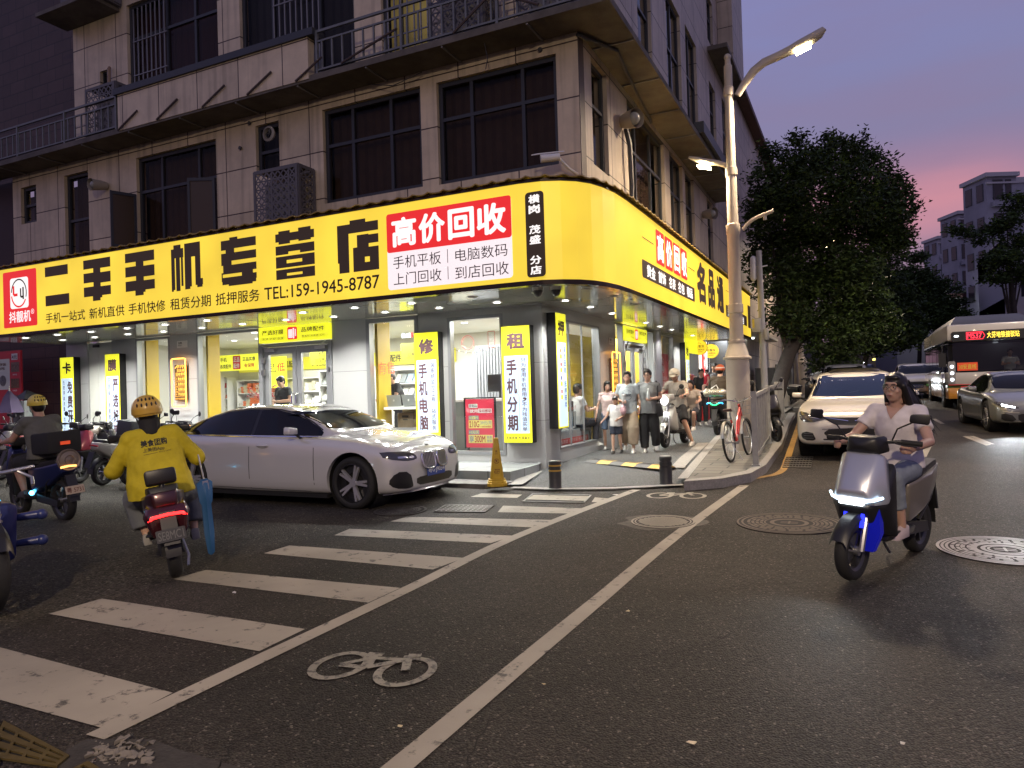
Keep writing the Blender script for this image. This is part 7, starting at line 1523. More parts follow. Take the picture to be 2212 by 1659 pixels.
# ================================================================ CARS
def interp(tab,x):
    """tab sorted by first column; smooth (monotone-ish) interpolation"""
    if x <= tab[0][0]: return tab[0][1:]
    if x >= tab[-1][0]: return tab[-1][1:]
    for i in range(len(tab)-1):
        if tab[i][0] <= x <= tab[i+1][0]:
            a,b = tab[i],tab[i+1]; t = (x-a[0])/(b[0]-a[0]); return tuple(p+(q-p)*t for p,q in zip(a[1:],b[1:]))
CG = mat('car_glass',(.004,.004,.005),.04,spec=.35); CTR = mat('car_trim_black',(.012,.012,.013),.35); LINER = mat('wheel_well',(.006,.006,.006),.9)
def carpaint(name,col,met=.35,rough=.32): return mat(name,col,rough,met,coat=.9)
def bvh_of(o):
    me = o.data; return BVHTree.FromPolygons([v.co.copy() for v in me.vertices],[tuple(p.vertices) for p in me.polygons])
def decal(bvh,axis,st,off_=.004,m=5,back=None,th=.0):
    """patch laid on the body: st=[(u,v0,v1)...]; axis F front, B rear, L/R sides, T top"""
    mb = MB(); rows = []; 
    for u,v0,v1 in st:
        r_ = []
        for k in range(m+1):
            v = v0+(v1-v0)*k/m
            o,d = {'F': (V(4,u,v),V(-1,0,0)),'B': (V(-4,u,v),V(1,0,0)),'L': (V(u,2,v),V(0,-1,0)),'R': (V(u,-2,v),V(0,1,0)),'T': (V(u,v,3),V(0,0,-1))}[axis]
            best = None
            for bv in bvh:
                h = bv.ray_cast(o,d)
                if h[0] is not None and (best is None or h[3] < best[3]): best = h
            if best is None: p = rows[-1][k] if rows else o+d*3; r_.append(p); continue
            r_.append(best[0]-d*off_)
        rows.append(r_)
    return mb.ring(rows,False,False,False)
def dens(st,n=3):
    out = []
    for a,b in zip(st,st[1:]):
        for k in range(n): out.append(tuple(p+(q-p)*k/n for p,q in zip(a,b)))
    return out+[st[-1]]
def wheel(parent,x,y,R,wd,spokes,side,style='thin',rimm=None):
    r = R*.745; mb = MB(); c = (x,y,R)
    mb.lathe([(r,-wd/2+.012),(r+.02,-wd/2),(R-.03,-wd/2+.004),(R-.008,-wd/2+.025),(R,-wd/2+.05),(R,wd/2-.05),(R-.008,wd/2-.025),(R-.03,wd/2-.004),(r+.02,wd/2),(r,wd/2-.012),(r,-wd/2+.012)],40,c,'y')
    rimm = rimm or mat('alloy_rim',(.62,.62,.64),.25,.7)
    W = part('wheel',MB().cyl((x,y-.05,R),(x,y+.05,R),.06,n=16),CTR,parent); part('tyre',mb,RUBBER,W,50)
    yo = y+side*(wd/2-.045); mb = MB(); mb.lathe([(r,side*.03),(r-.012,side*.032),(r-.02,0),(r-.03,-side*.03),(r*.55,-side*.03)],40,(x,yo,R),'y')
    part('rim',mb,CTR if style == 'pair' else rimm,W,50); mb = MB(); mb.lathe([(r*.99,-side*.05),(0,-side*.05)],32,(x,yo,R),'y'); part('brake_disc',mb,LINER,W,None)
    mb = MB()
    for k in range(spokes):
        a0 = 2*math.pi*k/spokes
        for da in ((-.13,.13) if style == 'pair' else (0,)):
            a = a0+da; i_ = V(math.cos(a0+da*.35)*r*.16,0,math.sin(a0+da*.35)*r*.16); o_ = V(math.cos(a)*r*.96,0,math.sin(a)*r*.96); t = V(-math.sin(a),0,math.cos(a)); q = .016 if style == 'pair' else .030
            mb.hull([V(x,yo,R)+p+t*e*w_+V(0,side*d_,0) for p,w_,d_ in ((i_,q*1.3,.012),(o_,q*.8,.02),(i_,q*1.6,-.02),(o_,q,-.01)) for e in (-1,1)])
    mb.cyl((x,yo-.02*side,R),(x,yo+.02*side,R),r*.2,n=20); part('spokes',mb,rimm or STEEL,W,30)
    return W
def car(label,loc,rot,body,house,paint_,axles,R,wd,extra,wspoke=(5,'pair'),rimm=None,cat='car',group=None,glassx=None,name='parked_car',gl=None,detail=True):
    T = thing(name,label,cat,loc,rot,group); N_ = 44; x0,x1 = body[0][0],body[-1][0]; mb = MB(); rings = []
    xs = sorted(set([round(x0+(x1-x0)*(.5-.5*math.cos(math.pi*i/N_)),4) for i in range(N_+1)]))
    for x in xs:
        w_,zl,zs,zd = interp(body,x); zm = zl+(zs-zl)*.48; h = [(0,zl),(w_*.80,zl),(w_*.93,zl+.02),(w_*.985,zl+.09),(w_,zl+(zm-zl)*.75),(w_*.998,zm+.04),(w_*.992,zs-.13),(w_*.975,zs-.05),(w_*.93,zs-.005),(w_*.84,zs+(zd-zs)*.35+.008),(w_*.55,zs+(zd-zs)*.85),(0,zd)]
        rings.append([V(x,y,z) for y,z in h]+[V(x,-y,z) for y,z in h[-2:0:-1]])
    mb.ring(rings); B = part('body',mb,paint_,T,None)
    so = B.modifiers.new('s','SUBSURF'); so.levels = so.render_levels = 1
    cut = MB()
    for ax_ in axles:
        for sd in (-1,1): cut.cyl((ax_,sd*.50,R+.005),(ax_,sd*1.3,R+.005),R+.055,n=36)
    co = part('cut',cut,paint_,T,None); bo = B.modifiers.new('b','BOOLEAN'); bo.object = co; bo.operation = 'DIFFERENCE'; bo.solver = 'EXACT'
    bake(B,40); bpy.data.objects.remove(co)
    for ax_ in axles:
        for sd in (-1,1):
            mb = MB(); mb.lathe([(R+.054,sd*.86),(R+.054,sd*.50),(0.01,sd*.50)],36,(ax_,0,R+.005),'y'); part('wheel_arch',mb,LINER,T,None)
            wheel(T,ax_,sd*(interp(body,ax_)[0]-wd/2-.015),R,wd,wspoke[0],sd,wspoke[1],rimm)
    # greenhouse
    rings = []; hx = [r_[0] for r_ in house]; n2 = 30
    for i in range(n2+1):
        x = hx[0]+(hx[-1]-hx[0])*i/n2; zr,wr = interp(house,x); w_,zl,zs,zd = interp(body,x); zb = zs-.04; wb = w_*.93; f = max(.004,zr-zb)
        h = [(0,zb-.1),(wb,zb-.02),(wb-.005,zb),(wb+(wr-wb)*.33,zb+f*.30),(wb+(wr-wb)*.70,zb+f*.64),(wr+.02,zb+f*.88),(wr-.05,zb+f*.965),(wr*.6,zb+f*.995),(0,zb+f)]
        rings.append([V(x,y,z) for y,z in h]+[V(x,-y,z) for y,z in h[-2:0:-1]])
    mb = MB().ring(rings); Hs = part('roof',mb,paint_,T,40,sub=1); bv = [bvh_of(B),bvh_of(Hs)]; T['_'] = 0; del T['_']
    G_ = gl or CG; hz = [bv[1],bv[0]]
    for nm,axis,st,mt,*o in extra:
        off_ = o[0] if o else .004; axes = [axis] if axis in 'FBT' else ([axis] if axis in ('L','R') else ['L','R'])
        for a_ in axes:
            st2 = dens(st,3); sub_parent = T
            part(nm,decal(bv,a_,st2,off_),mt,sub_parent,40)
    return T,B,bv
def sidewin(xs): return xs
def seam(x0,z0,x1,z1,w_=.009): return [(x0-w_/2,z0,z1),(x0+w_/2,z0,z1)] if abs(x1-x0) < .02 else [(x0+(x1-x0)*k/6,z0+(z1-z0)*k/6-w_/2,z0+(z1-z0)*k/6+w_/2) for k in range(7)]
def handle_(T,bv,x,z,sd,mt):
    h = bv[0].ray_cast(V(x,sd*2,z),V(0,-sd,0))
    if h[0] is None: return
    mb = MB(); mb.ell(h[0]+V(0,sd*.002,0),(.105,.012,.034),18,8); mb2 = MB(); mb2.cap(h[0]+V(-.085,sd*.022,.004),.011,h[0]+V(.085,sd*.022,.004),.011); o = part('door_handle',mb2,mt,T); part('recess',mb,mt,o)
def mirror(T,x,y,z,sd,mt,rot=0,s=1.0):
    mb = MB(); mb.hull([V(x+a*s,y+sd*b*s,z+c*s) for a,b,c in ((-.05,.0,.02),(-.05,.20,.03),(-.05,.0,.13),(-.05,.19,.135),(.05,.02,.03),(.04,.17,.04),(.05,.02,.11),(.035,.16,.12))]); o = part('wing_mirror',mb,mt,T,40,bevel=.02)
    mb = MB(); mb.hull([V(x,y-sd*.08,z-.03),V(x+.05,y-sd*.08,z-.03),V(x,y+sd*.05,z+.03),V(x+.04,y+sd*.05,z+.03),V(x,y-sd*.08,z-.05),V(x+.03,y+sd*.05,z+.01)]); part('arm',mb,CTR,o,40)
def plate(T,x,y,z,txt,mb_col=(.02,.06,.30),rotz=0,w_=.44,face=1,tcol=(.75,.78,.8)):
    P = Panel((x,y,z),(0,face,0)); 
    if rotz: P.ex = Matrix.Rotation(rotz,3,'Z')@P.ex; P.n = P.ex.cross(P.ey)
    mb = MB(); P.rrect(mb,-w_/2,-.07,w_/2,.07,.012,0,.006); o = part('number_plate',mb,mat('plate_%g' % mb_col[2],mb_col,.4),T,30); mb = MB(); P.text(mb,txt,-w_*.45,-.045,w_*.45,.045,.008,.015); P.line(mb,[(-w_*.48,.062),(w_*.48,.062)],.003,.008); part('lettering',mb,mat('plate_ink_%g' % tcol[0],tcol,.4),o,None)
HLW = mat('lamp_cover',(.05,.05,.055),.08,coat=.6); HLON = glow('headlight_on',(.92,.97,1),14); DRL = mat('lamp_reflector',(.5,.5,.52),.15,.8)
# ---- the silver white saloon in front of the shop
BB = [(-2.55,.62,.46,.74,.80),(-2.52,.78,.36,.86,.93),(-2.42,.85,.28,.955,1.04),(-2.2,.885,.22,.975,1.085),(-1.9,.905,.185,.965,1.085),(-1.48,.915,.165,.95,1.07),(-.5,.915,.155,.925,1.0),(.5,.915,.155,.905,.97),(1.0,.915,.16,.89,.99),(1.48,.915,.165,.855,.935),(1.85,.90,.175,.80,.87),(2.05,.86,.185,.745,.81),(2.17,.79,.20,.69,.745),(2.24,.68,.215,.62,.67),(2.27,.55,.25,.50,.56)]
BH = [(-2.12,1.07,.56),(-1.85,1.17,.57),(-1.5,1.295,.585),(-1.1,1.395,.60),(-.7,1.44,.61),(-.25,1.455,.615),(.1,1.43,.61),(.4,1.345,.60),(.7,1.21,.62),(.95,1.07,.66),(1.12,.965,.68)]
SILVP = carpaint('silver_white_paint',(.60,.60,.59),.20,.16)
BB = [((a+1.46)*.82-1.46 if a < -1.46 else (a-1.46)*.84+1.46 if a > 1.46 else a,*r_) for a,*r_ in BB]
ZU = lambda x: interp([(-1.93,1.02),(-1.7,1.13),(-1.4,1.235),(-1.0,1.33),(-.5,1.375),(0,1.365),(.3,1.29),(.55,1.19),(.80,1.05),(.93,.955)],x)[0]
ZL = lambda x: interp([(-1.93,.985),(-1.8,.965),(-1.5,.955),(.93,.93)],x)[0]
def gw(a,b,n=14): return [(a+(b-a)*i/n,ZL(a+(b-a)*i/n),ZU(a+(b-a)*i/n)) for i in range(n+1)]
BH = [(a*.90 if a < -.9 else a*.97,.96+(b-.96)*.80,c) for a,b,c in BH]; ZU0 = ZU; ZU = lambda x: .955+(ZU0(x*1.08 if x < -1 else x)-.955)*.80
ex = [('pillar','S',gw(-.4,-.18,3),CTR,.004),('side_window','S',[(-1.79,1.0,1.01)]+gw(-1.74,-.32),CG,.006),('side_window','S',gw(-.26,.90),CG,.006),('window_trim','S',[(x,ZL(x)-.022,ZL(x)-.004) for x in [-1.95+.2*k for k in range(15)]],CHROME,.007),('window_trim','S',[(x,ZU(x)+.004,ZU(x)+.020) for x in [-1.93+.2*k for k in range(15)]],CTR,.006),
      ('windscreen','F',[(y,1.0+.02*(y/.6)**2,1.305-.04*(y/.55)**2) for y in [-.66+.11*k for k in range(13)]],CG,.006),('rear_window','B',[(y,1.10,1.27-.04*(y/.5)**2) for y in [-.52+.13*k for k in range(9)]],CG,.005),
      ('door_seam','S',seam(-.27,.22,-.27,.93),CTR,.002),('door_seam','S',seam(.86,.30,.86,.90),CTR,.002),('door_seam','S',[(-1.62+.0*k,.50,.95) if k == 0 else (-1.612,.50,.95) for k in range(2)],CTR,.002),('door_seam','S',[(-1.62+.07*k,.50-.045*k,.507-.045*k) for k in range(7)],CTR,.002),('door_seam','S',[(-1.2+.33*k,.225-.003*k,.232-.003*k) for k in range(7)],CTR,.002),
      ('bonnet_seam','T',[(1.05+.1*k,.76-.004*k*k,.766-.004*k*k) for k in range(9)],CTR,.002),('bonnet_seam','T',[(1.05+.1*k,-.76+.004*k*k,-.766+.004*k*k) for k in range(9)],CTR,.002)]
bmw,B,bv = car('silver white saloon car stopped in front of the phone shop',(-7.27,8.22,.045),0,BB,BH,SILVP,(-1.46,1.46),.335,.235,ex)
for sd in (-1,1):
    handle_(bmw,bv,-.02,.80,sd,SILVP); handle_(bmw,bv,-1.38,.83,sd,SILVP); mirror(bmw,.58,sd*.90,.93,sd,SILVP)
    # headlamp: dark lens with bright inner bars
    st = [(sd*u,a,b) for u,a,b in ((.40,.615,.655),(.48,.60,.70),(.60,.60,.715),(.72,.615,.725),(.80,.63,.73),(.855,.66,.725))]
    hl = part('headlight',decal(bv,'F',dens(st,3),.006),HLW,bmw,40)
    for a,b,c in ((.46,.56,.645),(.60,.74,.655)): part('lamp_element',decal(bv,'F',dens([(sd*a,c-.018,c+.008),(sd*b,c-.012,c+.012)],3),.010),DRL,hl,40)
    st = [(sd*u,a,b) for u,a,b in ((.52,.27,.30),(.56,.26,.42),(.64,.255,.47),(.74,.265,.475),(.80,.29,.44),(.83,.33,.38))]; part('air_intake',decal(bv,'F',dens(st,3),.004),CTR,bmw,40)
    # kidney grille
    fr = []
    P = Panel((2.155,sd*.165,.575),Vector((-sd*.10,1,0))); mb = MB(); P.ey = V(-.22,0,1).normalized()
    pts = [P.P(.135*math.copysign(abs(math.cos(t))**.5,math.cos(t)),.105*math.copysign(abs(math.sin(t))**.6,math.sin(t))+.0) for t in [2*math.pi*k/28 for k in range(28)]]; mb.tube(pts,.014,8,close=True); g_ = part('grille',mb,CHROME,bmw,60)
    mb = MB(); mb.add([p+V(-.008,0,0) for p in pts],[tuple(range(28))]); part('grille_back',mb,LINER,g_,None)
    mb = MB()
    for k in range(8): u = -.112+.032*k; P.rect(mb,u-.005,-.09,u+.005,.09,-.002,.014)
    part('grille_bars',mb,STEEL,g_,30)
    part('tail_light',decal(bv,'B',dens([(sd*.5,.84,.93),(sd*.82,.82,.95)],4),.004),mat('tail_red',(.25,.01,.01),.2),bmw,40)
part('lower_intake',decal(bv,'F',dens([(-.44,.30,.36),(-.36,.27,.375),(0,.265,.38),(.36,.27,.375),(.44,.30,.36)],4),.005),CTR,bmw,40)
plate(bmw,2.162,0,.435,'粤G·J9034'); mb = MB(); mb.lathe([(.04,0),(.04,.006),(0,.008)],18,(2.01,0,.765)); part('badge',mb,CTR,bmw,40)
mb = MB(); mb.hull([(x-.17,y*.93,z+.02) for x,y,z in ((2.0,-.8,.165),(2.24,-.5,.19),(2.30,0,.20),(2.24,.5,.19),(2.0,.8,.165),(2.0,-.8,.15),(2.26,-.5,.17),(2.32,0,.18),(2.26,.5,.17),(2.0,.8,.15))]); part('front_lip',mb,SILVP,bmw,30)
mb = MB(); mb.box(-1.05,-.88,.13,1.05,.88,.18); part('underbody',mb,LINER,bmw,30)
# ---- parked white hatch-like saloon facing us
WB = [(-2.25,.62,.46,.80,.88),(-2.2,.80,.34,.96,1.02),(-2.0,.87,.24,.99,1.08),(-1.35,.895,.18,.97,1.06),(-.4,.90,.17,.94,1.0),(.5,.90,.17,.92,.99),(1.0,.90,.17,.91,1.00),(1.35,.90,.18,.88,.96),(1.75,.885,.19,.82,.89),(2.0,.84,.20,.75,.82),(2.12,.77,.21,.68,.74),(2.18,.66,.23,.60,.66),(2.22,.5,.27,.50,.56)]
WH = [(-2.15,1.08,.58),(-1.9,1.22,.59),(-1.5,1.37,.60),(-.9,1.46,.62),(-.2,1.475,.63),(.25,1.43,.62),(.6,1.28,.63),(.95,1.08,.67),(1.15,.97,.70)]
WP = carpaint('white_car_paint',(.66,.63,.56),.05,.28); WIN = mat('blue_dusk_glass',(.010,.016,.04),.05,coat=.4)
def exw(G_,roof=None): return [('windscreen','F',[(y,1.005+.02*(y/.66)**2,1.43-.05*(y/.6)**2) for y in [-.70+.10*k for k in range(15)]],G_,.006),('side_window','S',[(-1.7,1.0,1.10),(-1.3,.98,1.30),(-.5,.975,1.385),(-.45,.975,1.385)],CG,.006),('side_window','S',[(-.38,.975,1.385),(.1,.97,1.37),(.5,.965,1.24),(.85,.96,1.04)],CG,.006),('door_seam','S',seam(-.42,.24,-.42,.95),CTR,.002),('door_seam','S',seam(.82,.3,.82,.93),CTR,.002),('bonnet_seam','F',[(-.72+.12*k,.775-.02*abs(-.72+.12*k),.781-.02*abs(-.72+.12*k)) for k in range(13)],CTR,.002)]
def front_white(c,bv,sides=(-1,1)):
    for sd in (-1,1):
        st = [(sd*u,a,b) for u,a,b in ((.36,.66,.675),(.46,.635,.69),(.58,.60,.72),(.70,.60,.755),(.79,.63,.775),(.83,.69,.775))]; hl = part('headlight',decal(bv,'F',dens(st,3),.007),HLW,c,40)
        part('lamp_element',decal(bv,'F',dens([(sd*.50,.655,.672),(sd*.66,.68,.70)],3),.012),DRL,hl,40)
        st = [(sd*u,a,b) for u,a,b in ((.56,.31,.33),(.60,.29,.42),(.70,.29,.44),(.77,.32,.42),(.79,.36,.39))]; f = part('fog_recess',decal(bv,'F',dens(st,3),.006),CTR,c,40)
        for z in (.33,.37,.41): part('fin',decal(bv,'F',dens([(sd*.59,z-.003,z+.003),(sd*.75,z-.003,z+.003)],3),.011),GREYM,f,30)
        part('chrome_wing',decal(bv,'F',dens([(sd*.05,.615,.63),(sd*.30,.655,.668),(sd*.44,.68,.69)],4),.010),CHROME,c,40); mirror(c,.52,sd*.88,.96,sd,WP)
    part('grille',decal(bv,'F',dens([(-.42,.66,.69),(-.25,.56,.68),(0,.545,.675),(.25,.56,.68),(.42,.66,.69)],4),.006),CTR,c,40); part('lower_intake',decal(bv,'F',dens([(-.42,.40,.43),(-.34,.33,.49),(0,.32,.50),(.34,.33,.49),(.42,.40,.43)],4),.006),CTR,c,40)
    part('bumper_line',decal(bv,'F',dens([(-.45,.475,.487),(0,.50,.512),(.45,.475,.487)],4),.009),CHROME,c,40)
wc,B,bv = car('parked white saloon facing the viewer beside the guard fence',(-.06,15.35,gz(0,15.3)),math.radians(-91),WB,WH,WP,(-1.33,1.40),.32,.22,exw(WIN)+[('sunroof','T',[(-.5,-.42,.42),(.05,-.44,.44)],CTR,.004)]); front_white(wc,bv); 
mb = MB(); mb.box(-.40,-.03,0,.40,.03,.012); part('wiper',MB().tube([(1.10,-.5,.985),(.93,.1,1.09)],.008,5),CTR,wc)
# ---- low silver coupe at the right edge
SB = [(-2.1,.62,.46,.78,.86),(-2.0,.80,.30,.90,.96),(-1.6,.885,.2,.90,.97),(-1.29,.89,.16,.87,.94),(-.4,.885,.15,.83,.88),(.5,.885,.15,.81,.86),(.9,.89,.15,.80,.88),(1.29,.89,.16,.76,.83),(1.7,.87,.17,.68,.74),(1.95,.81,.18,.61,.66),(2.08,.72,.19,.54,.58),(2.14,.6,.21,.45,.50)]
SH = [(-1.85,.94,.5),(-1.4,1.08,.52),(-.9,1.22,.53),(-.3,1.305,.54),(.1,1.30,.54),(.4,1.21,.55),(.75,1.03,.6),(1.0,.87,.64)]
CP_ = carpaint('gunmetal_paint',(.20,.21,.21),.5,.3)
f1 = gp(2116,935,0); f2 = gp(2092,919,0); hd = math.atan2(f1.y-f2.y,f1.x-f2.x); hd = math.radians(-86); cc = V(f1.x+.22,f1.y+.4,0)-Matrix.Rotation(hd,3,'Z')@V(1.29,-.82,0)
cp,B,bv = car('low grey sports coupe with one bright headlight at the right edge',(cc.x,cc.y,gz(0,cc.y)),hd,SB,SH,CP_,(-1.29,1.29),.33,.23,[('windscreen','F',[(y,.895+.02*(y/.6)**2,1.275-.05*(y/.5)**2) for y in [-.60+.10*k for k in range(13)]],CG,.006),('side_window','S',[(-1.1,.88,1.02),(-.6,.86,1.19),(.0,.845,1.24),(.35,.84,1.15),(.7,.84,.93)],CG,.006),('door_seam','S',seam(.75,.22,.75,.78),CTR,.002),('door_seam','S',seam(-.5,.22,-.5,.83),CTR,.002)])
for sd in (-1,1):
    st = [(sd*u,a,b) for u,a,b in ((.44,.50,.52),(.54,.50,.56),(.66,.515,.605),(.76,.545,.645),(.80,.59,.64))]; hl = part('headlight',decal(bv,'F',dens(st,3),.006),HLW,cp,40); part('lit_element',decal(bv,'F',dens([(sd*.50,.512,.535),(sd*.64,.53,.575),(sd*.72,.555,.60)],3),.012),HLON,hl,40)
    st = [(sd*u,a,b) for u,a,b in ((.50,.26,.28),(.56,.23,.36),(.68,.24,.40),(.74,.28,.38))]; part('corner_intake',decal(bv,'F',dens(st,3),.005),CTR,cp,40); mirror(cp,.55,sd*.86,.84,sd,CP_)
    st = [(sd*u,a,b) for u,a,b in ((.42,.22,.235),(.58,.205,.225),(.74,.215,.24))]; part('splitter',decal(bv,'F',dens(st,4),.02),mat('splitter_silver',(.45,.44,.38),.3,.4),cp,40)
    st = [(sd*u,a,b) for u,a,b in ((.44,.40,.42),(.56,.405,.425),(.70,.43,.445))]; part('bumper_edge',decal(bv,'F',dens(st,4),.02),mat('splitter_silver',(.45,.44,.38),.3,.4),cp,40)
part('grille',decal(bv,'F',dens([(-.46,.27,.36),(-.40,.22,.385),(0,.21,.39),(.40,.22,.385),(.46,.27,.36)],4),.006),CTR,cp,40); plate(cp,2.165,0,.37,'粤B·U5V21')
Rm = Matrix.Rotation(hd,3,'Z')
for sd in (-1,1): q = Rm@V(2.1,sd*.62,.56)+cp.location; l = lamp('SPOT',q,260,(.9,.96,1),.05,spot=75,blend=.8); l.rotation_euler = (math.radians(78),0,hd-math.pi/2)
# ---- other traffic
def simplecar(label,loc,rot,paint_,tall=0,lights=False,group=None,roofrack=False,cat='car'):
    k = 1+tall; W2 = [(a,b,c,d*(1+tall*.6),e*(1+tall*.6)) for a,b,c,d,e in WB]; H2 = [(a,(b-.0)*k,c) for a,b,c in WH]
    ex2 = [(n_,a_,[(u,v*(k if n_ != 'door_seam' else 1),v2*(k if n_ != 'door_seam' else 1)) for u,v,v2 in st],m_,o_) for n_,a_,st,m_,o_ in exw(CG)[:3]]
    c,B,bv = car(label,loc,rot,W2,H2,paint_,(-1.33,1.40),.33,.22,ex2,group=group)
    z = .68*(1+tall*.6)
    for sd in (-1,1):
        hl = part('headlight',decal(bv,'F',dens([(sd*.45,z-.03,z+.02),(sd*.62,z-.06,z+.05),(sd*.80,z-.04,z+.07)],3),.007),HLON if lights else HLW,c,40); mirror(c,.52,sd*.88,.96*k,sd,paint_)
        if lights:
            q = Matrix.Rotation(rot,3,'Z')@V(2.25,sd*.62,z)+Vector(loc); l = lamp('SPOT',q,160,(.92,.97,1),.05,spot=60,blend=.8); l.rotation_euler = (math.radians(82),0,rot-math.pi/2)
    part('grille',decal(bv,'F',dens([(-.42,z-.16,z),(.42,z-.16,z)],6),.006),CTR,c,40); plate(c,2.24,0,.5,'粤B·D37Q6')
    if roofrack:
        for sd in (-1,1): part('roof_rail',MB().tube([(.1,sd*.55,1.50*k),(-.3,sd*.56,1.55*k),(-1.4,sd*.55,1.50*k),(-1.6,sd*.55,1.42*k)],.02,6),CHROME,c)
    return c
PK = 'cars parked along the kerb'; wc['group'] = PK
simplecar('dark bronze car parked right behind the white saloon',(-.05,21.0,gz(0,21)),math.radians(-91),carpaint('bronze_paint',(.16,.13,.08)),0.02,group=PK)
simplecar('silver car with roof rails parked third behind the white saloon',(-.35,26.8,gz(0,26.8)),math.radians(-91),carpaint('silver_paint',(.38,.38,.42)),.10,group=PK,roofrack=True)
simplecar('farthest parked dark car under the trees',(-.5,33.5,gz(0,33)),math.radians(-91),carpaint('dark_paint',(.04,.04,.05)),.04,group=PK)
def lanecar(x,y,depth): p = at(x,y,depth); return (p.x,p.y,gz(0,p.y))
simplecar('far car with two bright headlights in the middle of the street',lanecar(1871,800,66),math.radians(-90),carpaint('grey_paint',(.2,.2,.22)),.06,True)
simplecar('silver car with lit headlights half hidden behind the bus',lanecar(1973,800,33),math.radians(-90),carpaint('silver_paint',(.38,.38,.42)),.04,True)
# ---- bus
BUSX = 2.68; by = 27.3; bz = gz(0,by); top = ony(2080,694,by).z-bz
bus = thing('bus','white and orange city bus with a red and yellow LED destination sign','bus',(BUSX+1.25,by,bz),0); L,W2 = 8.6,1.25; BW = carpaint('bus_white',(.55,.52,.48),.0,.35); BO = carpaint('bus_orange',(.55,.24,.03),.0,.35); BG = mat('bus_glass',(.015,.018,.022),.05,coat=.4)
def shell(mb,z0,z1,inset,y0=0,y1=L,r=.16,tap=0):
    rings = []
    for y,k in ((y0,-.06),(y0+.04,-.02),(y0+.18,0),(y1-.15,0),(y1,-.05)):
        rings.append([V(x,y,z) for x,z in ((-W2-k*-1-0+inset,z0),(-W2+inset-k,z1),(W2-inset+k,z1),(W2-inset+k,z0))])
    return mb.ring(rings)
def bs(z0,z1,inset,y0,y1): mb = MB(); mb.box(-W2+inset,y0,z0,W2-inset,y1,z1); return mb
H0,H1,H2_ = .34,.95,top-.62
part('skirt',bs(H0,H1-.25,.0,.0,L),BO,bus,30,bevel=.03); part('green_stripe',bs(H1-.248,H1-.15,-.003,.15,L-.1),mat('bus_green',(.05,.2,.03),.4),bus,30); part('lower_body',bs(H1-.148,H1+.25,.0,.0,L),BW,bus,30,bevel=.02)
part('glass_band',bs(H1+.252,H2_,.012,1.0,L-.02),BG,bus,30,bevel=.05); part('cantrail',bs(H2_+.002,top-.1,-.0,-.02,L),BW,bus,30,bevel=.06)
mb = MB(); mb.hull([(-W2+.1,.1,top-.1),(W2-.1,.1,top-.1),(-W2+.35,.9,top+.22),(W2-.35,.9,top+.22),(-W2+.1,L-.2,top-.1),(W2-.1,L-.2,top-.1),(-W2+.35,L-1,top+.2),(W2-.35,L-1,top+.2)]); part('roof_pod',mb,mat('bus_roof_dark',(.05,.05,.055),.4),bus,30,bevel=.04)
P = Panel((0,-.03,0),(1,0,0)); mb = MB(); P.rrect(mb,-1.12,H2_-.02,1.12,top-.33,.06,.0,.02); part('destination_box',mb,BLACK,bus,30)
mb = MB(); P.text(mb,'M537',-.68,H2_+.05,-.28,top-.39,.026,.02); P.line(mb,[(-.7,top-.37),(-.26,top-.37),(-.20,H2_+.13),(-.26,H2_+.02),(-.7,H2_+.02),(-.7,top-.37)],.014,.026); part('red_digits',mb,glow('led_red',(1,.03,.06),2.5),bus,None)
mb = MB(); P.text(mb,'大芬地铁接驳站',-.14,H2_+.04,.72,top-.38,.026,.01); part('yellow_characters',mb,glow('led_yellow',(1,.75,.08),2.2),bus,None)
mb = MB(); P.rrect(mb,-1.1,H1+.28,1.1,H2_-.06,.08,.004); part('windscreen',mb,glassm('bus_screen',(.35,.36,.38),1.5),bus,None)
for sx in (-1,1):
    mb = MB(); P.rrect(mb,sx*1.13-.10,H1-.10,sx*1.13+.10,H1+.62,.05,-.03,.04); hl = part('headlight_cluster',mb,mat('bus_lamp_grey',(.3,.3,.3),.3),bus,30)
    for k in range(3): mb = MB(); P.disc(mb,sx*1.13,H1+.02+k*.21,.055,.014,20,r2=.035); P.disc(mb,sx*1.13,H1+.02+k*.21,.03,.014,16); part('lamp_ring',mb,glow('bus_lamp',(.85,.92,1),3),hl,None)
    mb = MB(); mb.tube([(sx*1.2,-.02,H2_-.1),(sx*1.42,-.25,H2_-.15),(sx*1.42,-.28,H2_-.4)],.02,6); mb.box(sx*1.42-.1,-.33,H2_-.85,sx*1.42+.1,-.25,H2_-.4); part('mirror',mb,BLACK,bus,30)
    mb = MB(); mb.ell((sx*.98,-.06,H2_+.14),(.07,.02,.035)); part('marker_lamp',mb,glow('bus_lamp',(.85,.92,1),3),bus)
    for yy in (1.35,6.4):
        mb = MB(); mb.cyl((sx*(W2-.18),yy,.48),(sx*(W2+.006),yy,.48),.52,n=28); part('wheel_arch',mb,LINER,bus,30); mb = MB(); mb.lathe([(.24,sx*-.12),(.46,sx*-.12),(.48,sx*-.08),(.48,sx*.10),(.45,sx*.13),(.26,sx*.13),(.24,sx*.08),(0,sx*.08)],30,(sx*(W2-.10),yy,.48),'x'); part('wheel',mb,RUBBER,bus,50)
        mb = MB(); mb.lathe([(.25,sx*.125),(.2,sx*.13),(.08,sx*.09),(.07,sx*.14),(0,sx*.14)],24,(sx*(W2-.10),yy,.48),'x'); part('hub',mb,STEEL,bus,40)
Pl = Panel((-W2-.001,0,0),(0,-1,0))
for y0,y1 in ((2.0,3.3),(3.4,4.9),(5.0,6.3),(6.4,7.9)): mb = MB(); Pl.rect(mb,-y1,H1+.35,-y0,H2_-.08,-.010,.014); part('side_window',mb,BG,bus,30)
